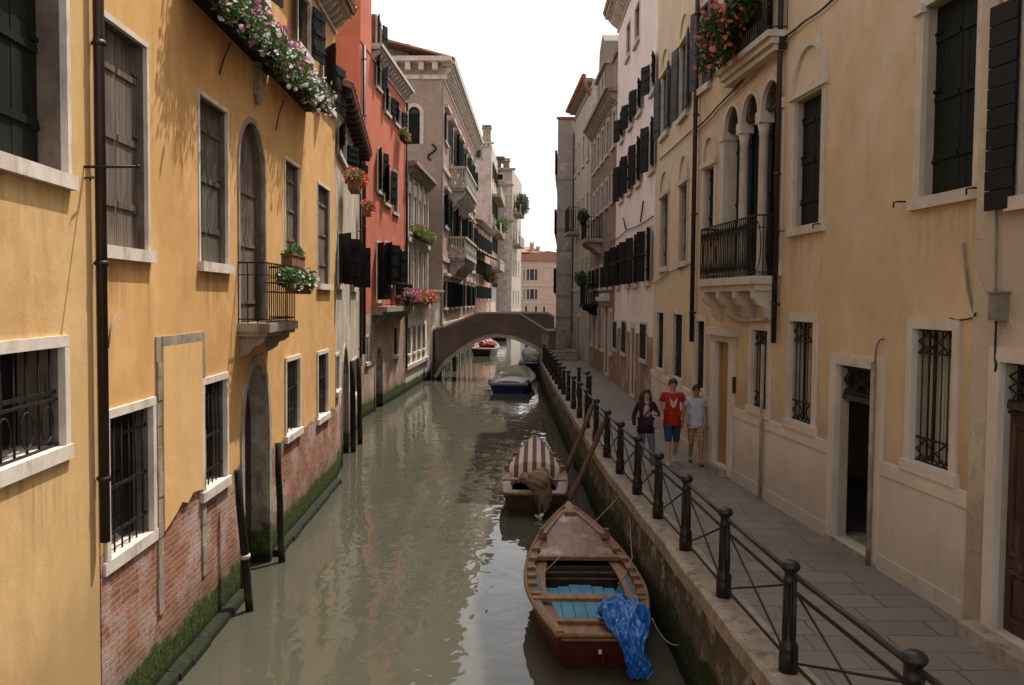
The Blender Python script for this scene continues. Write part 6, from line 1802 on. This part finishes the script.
ex2.mat = M['tarp_white']; small_boat('white_boat', 'white covered boat moored by the quay just beyond the bridge', 1.35, 57.5, R(-3), 6.0, 1.9, M['hull_blue'], M['tarp_white'], ex2)
def ex3(B): return crumple((.0, B.L * .5, 1.1), (.75, 1.4, .5), 35, 20, 12, .2)
ex3.mat = M['blue_floor']; small_boat('blue_boat', 'boat with blue cover behind the white covered boat beyond the bridge', 1.9, 66, R(2), 6.0, 1.9, M['boat_grey'], M['blue_floor'], ex3)
def ex4(B): return crumple((.0, B.L * .45, 1.2), (1.0, 2.2, .5), 37, 20, 12, .15)
ex4.mat = M['tarp_white']; small_boat('dark_boat', 'dark boat with pale cover farthest away under the bridge arch', -1.6, 101, R(0), 8, 2.6, M['plastic_black'], M['tarp_white'], ex4)
# ================================================================== people
M['skin'] = flat('skin', (.47, .27, .19), .55, .3, .15); M['skin_dk'] = flat('skin_tan', (.30, .165, .105), .55, .3, .15)
M['hair'] = flat('dark_hair', (.014, .010, .009), .5, .4); M['eye'] = flat('dark_eye', (.02, .013, .01), .3, .5)
M['lip'] = flat('lip', (.28, .10, .08), .5)
M['tee_red'] = flat('red_cotton', (.42, .035, .022), .9, .15); M['denim'] = flat('blue_denim', (.045, .085, .17), .9, .15, .4); M['jeans'] = flat('grey_jeans', (.14, .16, .19), .9, .15, .4)
M['polo'] = flat('pale_cotton', (.50, .49, .58), .9, .15); M['purple'] = flat('plum_knit', (.045, .018, .045), .95, .1); M['top_grey'] = flat('grey_beige_top', (.36, .30, .27), .9, .1)
M['shoe_w'] = flat('pale_shoe', (.55, .52, .48), .7); M['shoe_d'] = flat('dark_shoe', (.04, .035, .035), .7); M['bag'] = flat('dark_bag', (.02, .018, .02), .7); M['emblem'] = flat('print_white', (.62, .58, .52), .9, .1)
for k_, c_ in (('tee_red', (.42, .035, .022)), ('denim', (.03, .06, .125)), ('jeans', (.14, .16, .19)), ('polo', (.50, .49, .58)), ('purple', (.045, .018, .045))):
    M[k_] = mottled(k_ + '_cloth', c_, tuple(q * .72 for q in c_), 6, .9, .9, stretch=(1, 1, .55), spec=.1, dist=.05, fine=.3)
def check_mat():
    n = NT('checked_cotton'); x, y, z = n.sep(n.objc())
    a = n.smooth(n.math('ABSOLUTE', n.math('SUBTRACT', n.math('FRACT', n.math('MULTIPLY', x, 14)), .5)), .28, .34)
    b = n.smooth(n.math('ABSOLUTE', n.math('SUBTRACT', n.math('FRACT', n.math('MULTIPLY', z, 12)), .5)), .28, .34)
    col = n.mix(n.math('MULTIPLY', a, .5), (.34, .235, .14), (.14, .08, .05)); col = n.mix(n.math('MULTIPLY', b, .5), col, (.14, .08, .05))
    return n.out(col, .9, spec=.1)
M['check'] = check_mat()
def skin_mesh(name, chain, radii, mat, par, sub=2):
    """chain: {name: (co, parent)}; one continuous skinned surface"""
    keys = list(chain); idx = {k: i for i, k in enumerate(keys)}
    me = bpy.data.meshes.new(name)
    me.from_pydata([chain[k][0] for k in keys], [(idx[k], idx[chain[k][1]]) for k in keys if chain[k][1]], [])
    o = bpy.data.objects.new(name, me); COL.objects.link(o)
    sk = o.modifiers.new('skin', 'SKIN'); sk.use_smooth_shade = True
    if not me.skin_vertices: me.attributes.new
    sv = me.skin_vertices[0].data
    for k in keys:
        r = radii[k]; r = r if isinstance(r, tuple) else (r, r); sv[idx[k]].radius = r; sv[idx[k]].use_root = chain[k][1] is None
    ss = o.modifiers.new('sub', 'SUBSURF'); ss.levels = sub; ss.render_levels = sub
    bpy.context.view_layer.update()
    dg = bpy.context.evaluated_depsgraph_get()
    m2 = bpy.data.meshes.new_from_object(o.evaluated_get(dg))
    vs = [v.co.copy() for v in m2.vertices]; fs = [tuple(p.vertices) for p in m2.polygons]
    bpy.data.objects.remove(o); bpy.data.meshes.remove(m2)
    mb = MB(); mb.add(vs, fs, True)
    if mat is None: return mb
    return P_(mb, name, mat, par)
def fingers(mb, w, hand, s):
    d = (hand - w).normalized(); side = Vector((0, 1, 0)); side = (side - d * side.dot(d)).normalized(); pal = d.cross(side) * s
    for k, (off, L) in enumerate(((-.028, .062), (-.010, .074), (.010, .078), (.028, .070))):
        a = hand + side * off + d * .025; b = a + d * L * .5 + pal * .006; c = b + d * L * .35 + pal * .028; e = c + d * L * .12 + pal * .022
        mb.tube([a, b, c, e], [.0095, .009, .008, .006], 6)
    a = hand + side * .032 - d * .02; b = a + side * .028 + d * .028; c = b + d * .032 + pal * .012; mb.tube([a, b, c], [.012, .010, .007], 6)
def person(label, loc, rz, H, build, arms, legs, cl, female=False, headturn=0.0):
    t = thing('person', label, 'person', loc, rz, 'people walking on the quay')
    k = H / 1.75; sw = .185 * build; hw = .085 * (1.05 if female else 1)
    V = lambda x, y, z: Vector((x * k, y * k, z * k))
    J = {'pel': V(0, 0, .95), 'wai': V(0, -.005, 1.08), 'che': V(0, .0, 1.26), 'uch': V(0, -.012, 1.38), 'nek': V(0, .0, 1.475), 'nk2': V(0, .015, 1.52),
         'jaw': V(0, .035, 1.565), 'fac': V(0, .028, 1.625), 'crn': V(0, .010, 1.685)}
    C = {'pel': (J['pel'], None), 'wai': (J['wai'], 'pel'), 'che': (J['che'], 'wai'), 'uch': (J['uch'], 'che'), 'nek': (J['nek'], 'uch'), 'nk2': (J['nk2'], 'nek'), 'jaw': (J['jaw'], 'nk2'), 'fac': (J['fac'], 'jaw'), 'crn': (J['crn'], 'fac')}
    b = build
    Rd = {'pel': (.135 * b, .10 * b), 'wai': (.118 * b, .088 * b), 'che': (.14 * b, .10 * b), 'uch': (.13 * b, .085 * b), 'nek': .060, 'nk2': .056, 'jaw': (.062, .068), 'fac': (.082, .094), 'crn': (.070, .082)}
    if female: Rd['wai'] = (.10 * b, .08 * b); Rd['pel'] = (.135 * b, .10 * b)
    Hd = {}
    for s, nm in ((-1, 'L'), (1, 'R')):
        ea, ha = arms[0 if s < 0 else 1]
        sh = V(s * sw, 0, 1.42); el = V(s * ea[0], ea[1], ea[2]); wr = V(s * ha[0], ha[1], ha[2]); hd = wr + (wr - el).normalized() * .075 * k
        C['sh' + nm] = (sh, 'uch'); C['el' + nm] = (el, 'sh' + nm); C['fo' + nm] = (el.lerp(wr, .35), 'el' + nm); C['wr' + nm] = (wr, 'fo' + nm); C['hd' + nm] = (hd, 'wr' + nm)
        Rd['sh' + nm] = .058 * b; Rd['el' + nm] = .044 * b; Rd['fo' + nm] = .043 * b; Rd['wr' + nm] = .026; Rd['hd' + nm] = (.022, .038); Hd[s] = (wr, hd)
        kn, an, toe = legs[0 if s < 0 else 1]
        hp = V(s * hw, 0, .90); kn = V(s * kn[0], kn[1], kn[2]); an = V(s * an[0], an[1], an[2]); toe = V(s * toe[0], toe[1], toe[2])
        C['hp' + nm] = (hp, 'pel'); C['th' + nm] = (hp.lerp(kn, .45), 'hp' + nm); C['kn' + nm] = (kn, 'th' + nm); C['ca' + nm] = (kn.lerp(an, .32) + V(0, -.012, 0), 'kn' + nm); C['an' + nm] = (an, 'ca' + nm); C['to' + nm] = (toe, 'an' + nm)
        Rd['hp' + nm] = .092 * b; Rd['th' + nm] = .082 * b; Rd['kn' + nm] = .060 * b; Rd['ca' + nm] = .062 * b; Rd['an' + nm] = .036; Rd['to' + nm] = (.040, .026)
    Rd = {q: (tuple(z * k for z in r) if isinstance(r, tuple) else r * k) for q, r in Rd.items()}
    mb = skin_mesh('body', C, Rd, None, t)
    for s in (-1, 1): fingers(mb, Hd[s][0], Hd[s][1], s)
    # nose and ears
    f = J['fac']; mb.tube([f + V(0, .084, .022), f + V(0, .102, -.012), f + V(0, .090, -.024)], [.008 * k, .016 * k, .010 * k], 6)
    for s in (-1, 1): mb.ball(f + V(s * .084, -.008, -.002), .010 * k, .022 * k, .032 * k, 8, 6)
    sk = cl['skin']; body_o = P_(mb, 'body', sk, t)
    for s in (-1, 1):
        e = MB(); e.ball(f + V(s * .032, .082, .014), .011 * k, .010 * k, .007 * k, 8, 6); P_(e, 'eye', M['eye'], t)
    e = MB()
    for s in (-1, 1): e.obox(f + V(s * .032 - .018, .084, .032), V(.036, 0, 0), V(0, .008, 0), V(0, 0, .006))
    P_(e, 'eyebrow', M['hair'], t)
    e = MB(); e.ball(f + V(0, .086, -.046), .024 * k, .010 * k, .007 * k, 8, 5); P_(e, 'mouth', M['lip'], t)
    # hair
    hm = MB(); c = J['fac'] + V(0, -.014, .028); n, m = 18, 10; vs = []; fs = []
    for i in range(m + 1):
        for q in range(n):
            an = 2 * math.pi * q / n; front = max(0, math.sin(an))
            th = (math.pi * (.66 - .24 * front ** .7)) * i / m
            w = 1 + .05 * math.sin(7 * an + i) + random.uniform(-.03, .03)
            vs.append(c + V(.094 * w * math.sin(th) * math.cos(an), .108 * w * math.sin(th) * math.sin(an), .112 * w * math.cos(th)))
    for i in range(m):
        for q in range(n): q2 = (q + 1) % n; fs.append((i * n + q, (i + 1) * n + q, (i + 1) * n + q2, i * n + q2))
    hm.add(vs, fs, True)
    if cl.get('long'):
        for s in (-1, 1):
            for q in range(4): 
                x = s * (.074 + .008 * q); y = .03 - q * .032
                hm.tube([f + V(x * .9, y, .05), f + V(x * 1.15, y - .005, -.05), f + V(x * 1.2, y + .0, -.15), f + V(x * 1.1, y + .01, -.24)], [.024 * k, .03 * k, .027 * k, .01 * k], 7)
        hm.tube([f + V(0, -.09, .03), f + V(0, -.11, -.1), f + V(0, -.10, -.26)], [.06 * k, .075 * k, .04 * k], 8)
    P_(hm, 'hair', M['hair'], t)
    # top
    sl = cl.get('sleeve', .55); C2 = {}; R2 = {}
    g = .016
    for q in ('pel', 'wai', 'che', 'uch'):
        C2[q] = (C[q][0] if q != 'pel' else V(0, 0, cl.get('hem', .90) + .07), None if q == 'pel' else {'wai': 'pel', 'che': 'wai', 'uch': 'che'}[q]); r = Rd[q]; R2[q] = (r[0] + g * k + (.032 * k if q in ('pel', 'wai') else 0), r[1] + g * k + (.03 * k if q in ('pel', 'wai') else 0))
    C2['hm'] = (V(0, 0, cl.get('hem', .90) + .02), 'pel'); R2['hm'] = (R2['pel'][0] * 1.06, R2['pel'][1] * 1.08); C2['hm2'] = (V(0, 0, cl.get('hem', .90) - .02), 'hm'); R2['hm2'] = R2['hm']
    C2['nek'] = (V(0, 0, 1.455), 'uch'); R2['nek'] = .066 * k
    for s, nm in ((-1, 'L'), (1, 'R')):
        sh, el, wr = C['sh' + nm][0], C['el' + nm][0], C['wr' + nm][0]
        C2['sh' + nm] = (sh, 'uch'); R2['sh' + nm] = .068 * b * k
        if sl <= 1: C2['sl' + nm] = (sh.lerp(el, sl), 'sh' + nm); R2['sl' + nm] = .066 * b * k
        else:
            C2['el' + nm] = (el, 'sh' + nm); R2['el' + nm] = .055 * b * k; C2['sl' + nm] = (el.lerp(wr, sl - 1), 'el' + nm); R2['sl' + nm] = .042 * b * k
    skin_mesh(cl['top_name'], C2, R2, cl['top'], t)
    # bottoms
    C3 = {'wst': (V(0, 0, 1.06), None), 'pel': (V(0, 0, .93), 'wst')}; R3 = {'wst': (.122 * b * k, .095 * b * k), 'pel': (.138 * b * k, .108 * b * k)}
    for s, nm in ((-1, 'L'), (1, 'R')):
        hp, kn, an = C['hp' + nm][0], C['kn' + nm][0], C['an' + nm][0]
        C3['hp' + nm] = (hp, 'pel'); R3['hp' + nm] = .102 * b * k; C3['th' + nm] = (hp.lerp(kn, .5), 'hp' + nm); R3['th' + nm] = .098 * b * k
        if cl['leg'] <= 1: C3['en' + nm] = (hp.lerp(kn, cl['leg']), 'th' + nm); R3['en' + nm] = .092 * b * k
        else:
            C3['kn' + nm] = (kn, 'th' + nm); R3['kn' + nm] = .072 * b * k; C3['en' + nm] = (kn.lerp(an, cl['leg'] - 1), 'kn' + nm); R3['en' + nm] = .066 * b * k
    skin_mesh(cl['bot_name'], C3, R3, cl['bot'], t)
    for s, nm in ((-1, 'L'), (1, 'R')):
        an, to = C['an' + nm][0], C['to' + nm][0]; d = to - an; mb = MB(); fwd = Vector((0, 1, 0))
        heel = Vector((an.x, an.y - .05 * k, to.z))
        ch = {'h': (heel + V(0, 0, .005), None), 'm': (heel.lerp(to, .5), 'h'), 't': (to + V(0, .03, -.002), 'm')}
        skin_mesh('shoe', ch, {'h': (.042 * k, .040 * k), 'm': (.046 * k, .038 * k), 't': (.042 * k, .026 * k)}, cl['shoe'], t)
    return t, V, J
def stride(f, sgn_l=1):
    """(knee, ankle, toe) for left and right legs"""
    fwd = ((.10, .19, .505), (.105, .25, .085), (.115, .39, .03)); back = ((.09, .02, .49), (.09, -.20, .125), (.095, -.09, .03))
    return (fwd, back) if f > 0 else (back, fwd)
RZ = R(180)
girl_p = at_z(645, 470, ZW); red_p = at_z(671.5, 463, ZW); pol_p = at_z(695, 463.5, ZW)
t, V, J = person('girl with long dark hair in plum cardigan and grey jeans beside the railing', (girl_p.x, girl_p.y, ZW), R(186), 1.60, .92,
    (((.27, .02, 1.18), (.16, .20, 1.24)), ((.26, -.05, 1.14), (.25, .08, .90))), stride(1),
    dict(skin=M['skin'], long=True, sleeve=1.8, hem=.90, top_name='cardigan', top=M['purple'], leg=1.92, bot_name='jeans', bot=M['jeans'], shoe=M['shoe_d']), female=True)
mb = MB(); c = J['che']; 
mb.ball(c + V(0, .075, -.02), .075, .045, .17, 12, 8); P_(mb, 'top', M['top_grey'], t)
mb = MB(); mb.tube([V(-.15, .03, 1.42), V(-.02, .125, 1.28), V(.12, .11, 1.10), V(.17, .03, 1.0)], .014, 6); P_(mb, 'bag_strap', M['bag'], t)
mb = MB(); mb.box(-.10, .08, .11, .20, .92, 1.07); tb = mb; P_(mb, 'bag', M['bag'], t)
t, V, J = person('young man in red t-shirt with a white animal print and denim shorts', (red_p.x, red_p.y, ZW), R(178), 1.73, 1.02,
    (((.26, -.04, 1.16), (.27, .06, .90)), ((.26, .0, 1.16), (.28, .10, .91))), stride(-1),
    dict(skin=M['skin'], sleeve=.62, hem=.86, top_name='t_shirt', top=M['tee_red'], leg=1.12, bot_name='shorts', bot=M['denim'], shoe=M['shoe_w']))
mb = MB(); y = .150
def blob(pts, yy=y): mb.prism([V(x, yy - .55 * abs(x) ** 1.6, z) for x, z in pts], (0, .006, 0))
blob([(-.055, 1.22), (0, 1.16), (.055, 1.22), (.07, 1.28), (.035, 1.31), (0, 1.29), (-.035, 1.31), (-.07, 1.28)])
blob([(-.07, 1.29), (-.035, 1.315), (-.075, 1.38)]); blob([(.07, 1.29), (.035, 1.315), (.075, 1.38)]); P_(mb, 'shirt_print', M['emblem'], t)
mb = MB(); blob([(-.04, 1.255), (-.012, 1.245), (-.018, 1.272)], y + .004); blob([(.04, 1.255), (.012, 1.245), (.018, 1.272)], y + .004); blob([(-.012, 1.20), (.012, 1.20), (0, 1.225)], y + .004); P_(mb, 'shirt_print', M['bag'], t)
person('young man in pale polo shirt and checked shorts walking nearest the wall', (pol_p.x, pol_p.y, ZW), R(174), 1.62, 1.0,
    (((.25, -.06, 1.15), (.25, .03, .90)), ((.27, .02, 1.17), (.29, .12, .92))), stride(1),
    dict(skin=M['skin_dk'], sleeve=.62, hem=.88, top_name='polo_shirt', top=M['polo'], leg=1.08, bot_name='shorts', bot=M['check'], shoe=M['shoe_d']))

# ================================================================== light
w = bpy.data.worlds.new('World'); SC.world = w; w.use_nodes = True
nt = w.node_tree; bg = nt.nodes['Background']
sky = nt.nodes.new('ShaderNodeTexSky'); sky.sky_type = 'NISHITA'; sky.sun_disc = False
el = math.asin(-SUN_DIR.z); sky.sun_elevation = el
az = math.atan2(-SUN_DIR.x, -SUN_DIR.y)      # bearing of the sun from +Y, clockwise
sky.sun_rotation = az
sky.air_density = 1.0; sky.dust_density = 6.0; sky.ozone_density = 1.0; sky.altitude = 0
hs = nt.nodes.new('ShaderNodeHueSaturation'); hs.inputs['Saturation'].default_value = .30
nt.links.new(sky.outputs[0], hs.inputs['Color'])
# thin bright haze veil: evens the blue out to milky white
mx = nt.nodes.new('ShaderNodeMix'); mx.data_type = 'RGBA'; mx.inputs[0].default_value = .45
tcw = nt.nodes.new('ShaderNodeTexCoord'); spw = nt.nodes.new('ShaderNodeSeparateXYZ'); mr = nt.nodes.new('ShaderNodeMapRange')
nt.links.new(tcw.outputs['Generated'], spw.inputs[0]); nt.links.new(spw.outputs[2], mr.inputs['Value'])
mr.inputs['From Min'].default_value = .25; mr.inputs['From Max'].default_value = .75; mr.inputs['To Min'].default_value = .92; mr.inputs['To Max'].default_value = .15
nt.links.new(mr.outputs[0], mx.inputs[0])
nt.links.new(hs.outputs[0], mx.inputs[6]); mx.inputs[7].default_value = (8.6, 8.65, 8.7, 1)
nt.links.new(mx.outputs[2], bg.inputs['Color']); bg.inputs['Strength'].default_value = .148
sd = bpy.data.lights.new('sun', 'SUN'); sd.energy = 5.0; sd.angle = R(.6); sd.color = (1.0, .95, .86)
so = bpy.data.objects.new('sun', sd); COL.objects.link(so)
so.rotation_euler = SUN_DIR.to_track_quat('-Z', 'Y').to_euler(); so.location = (20, 30, 60)
SC.view_settings.view_transform = 'Standard'; SC.view_settings.look = 'None'; SC.view_settings.gamma = 1; SC.view_settings.exposure = 0.24
SC.view_settings.use_curve_mapping = False
SC.render.engine = 'CYCLES'
SC.cycles.max_bounces = 8; SC.cycles.diffuse_bounces = 4; SC.cycles.glossy_bounces = 4
SC.cycles.caustics_reflective = False; SC.cycles.caustics_refractive = False
SC.render.resolution_x = 1024; SC.render.resolution_y = 685
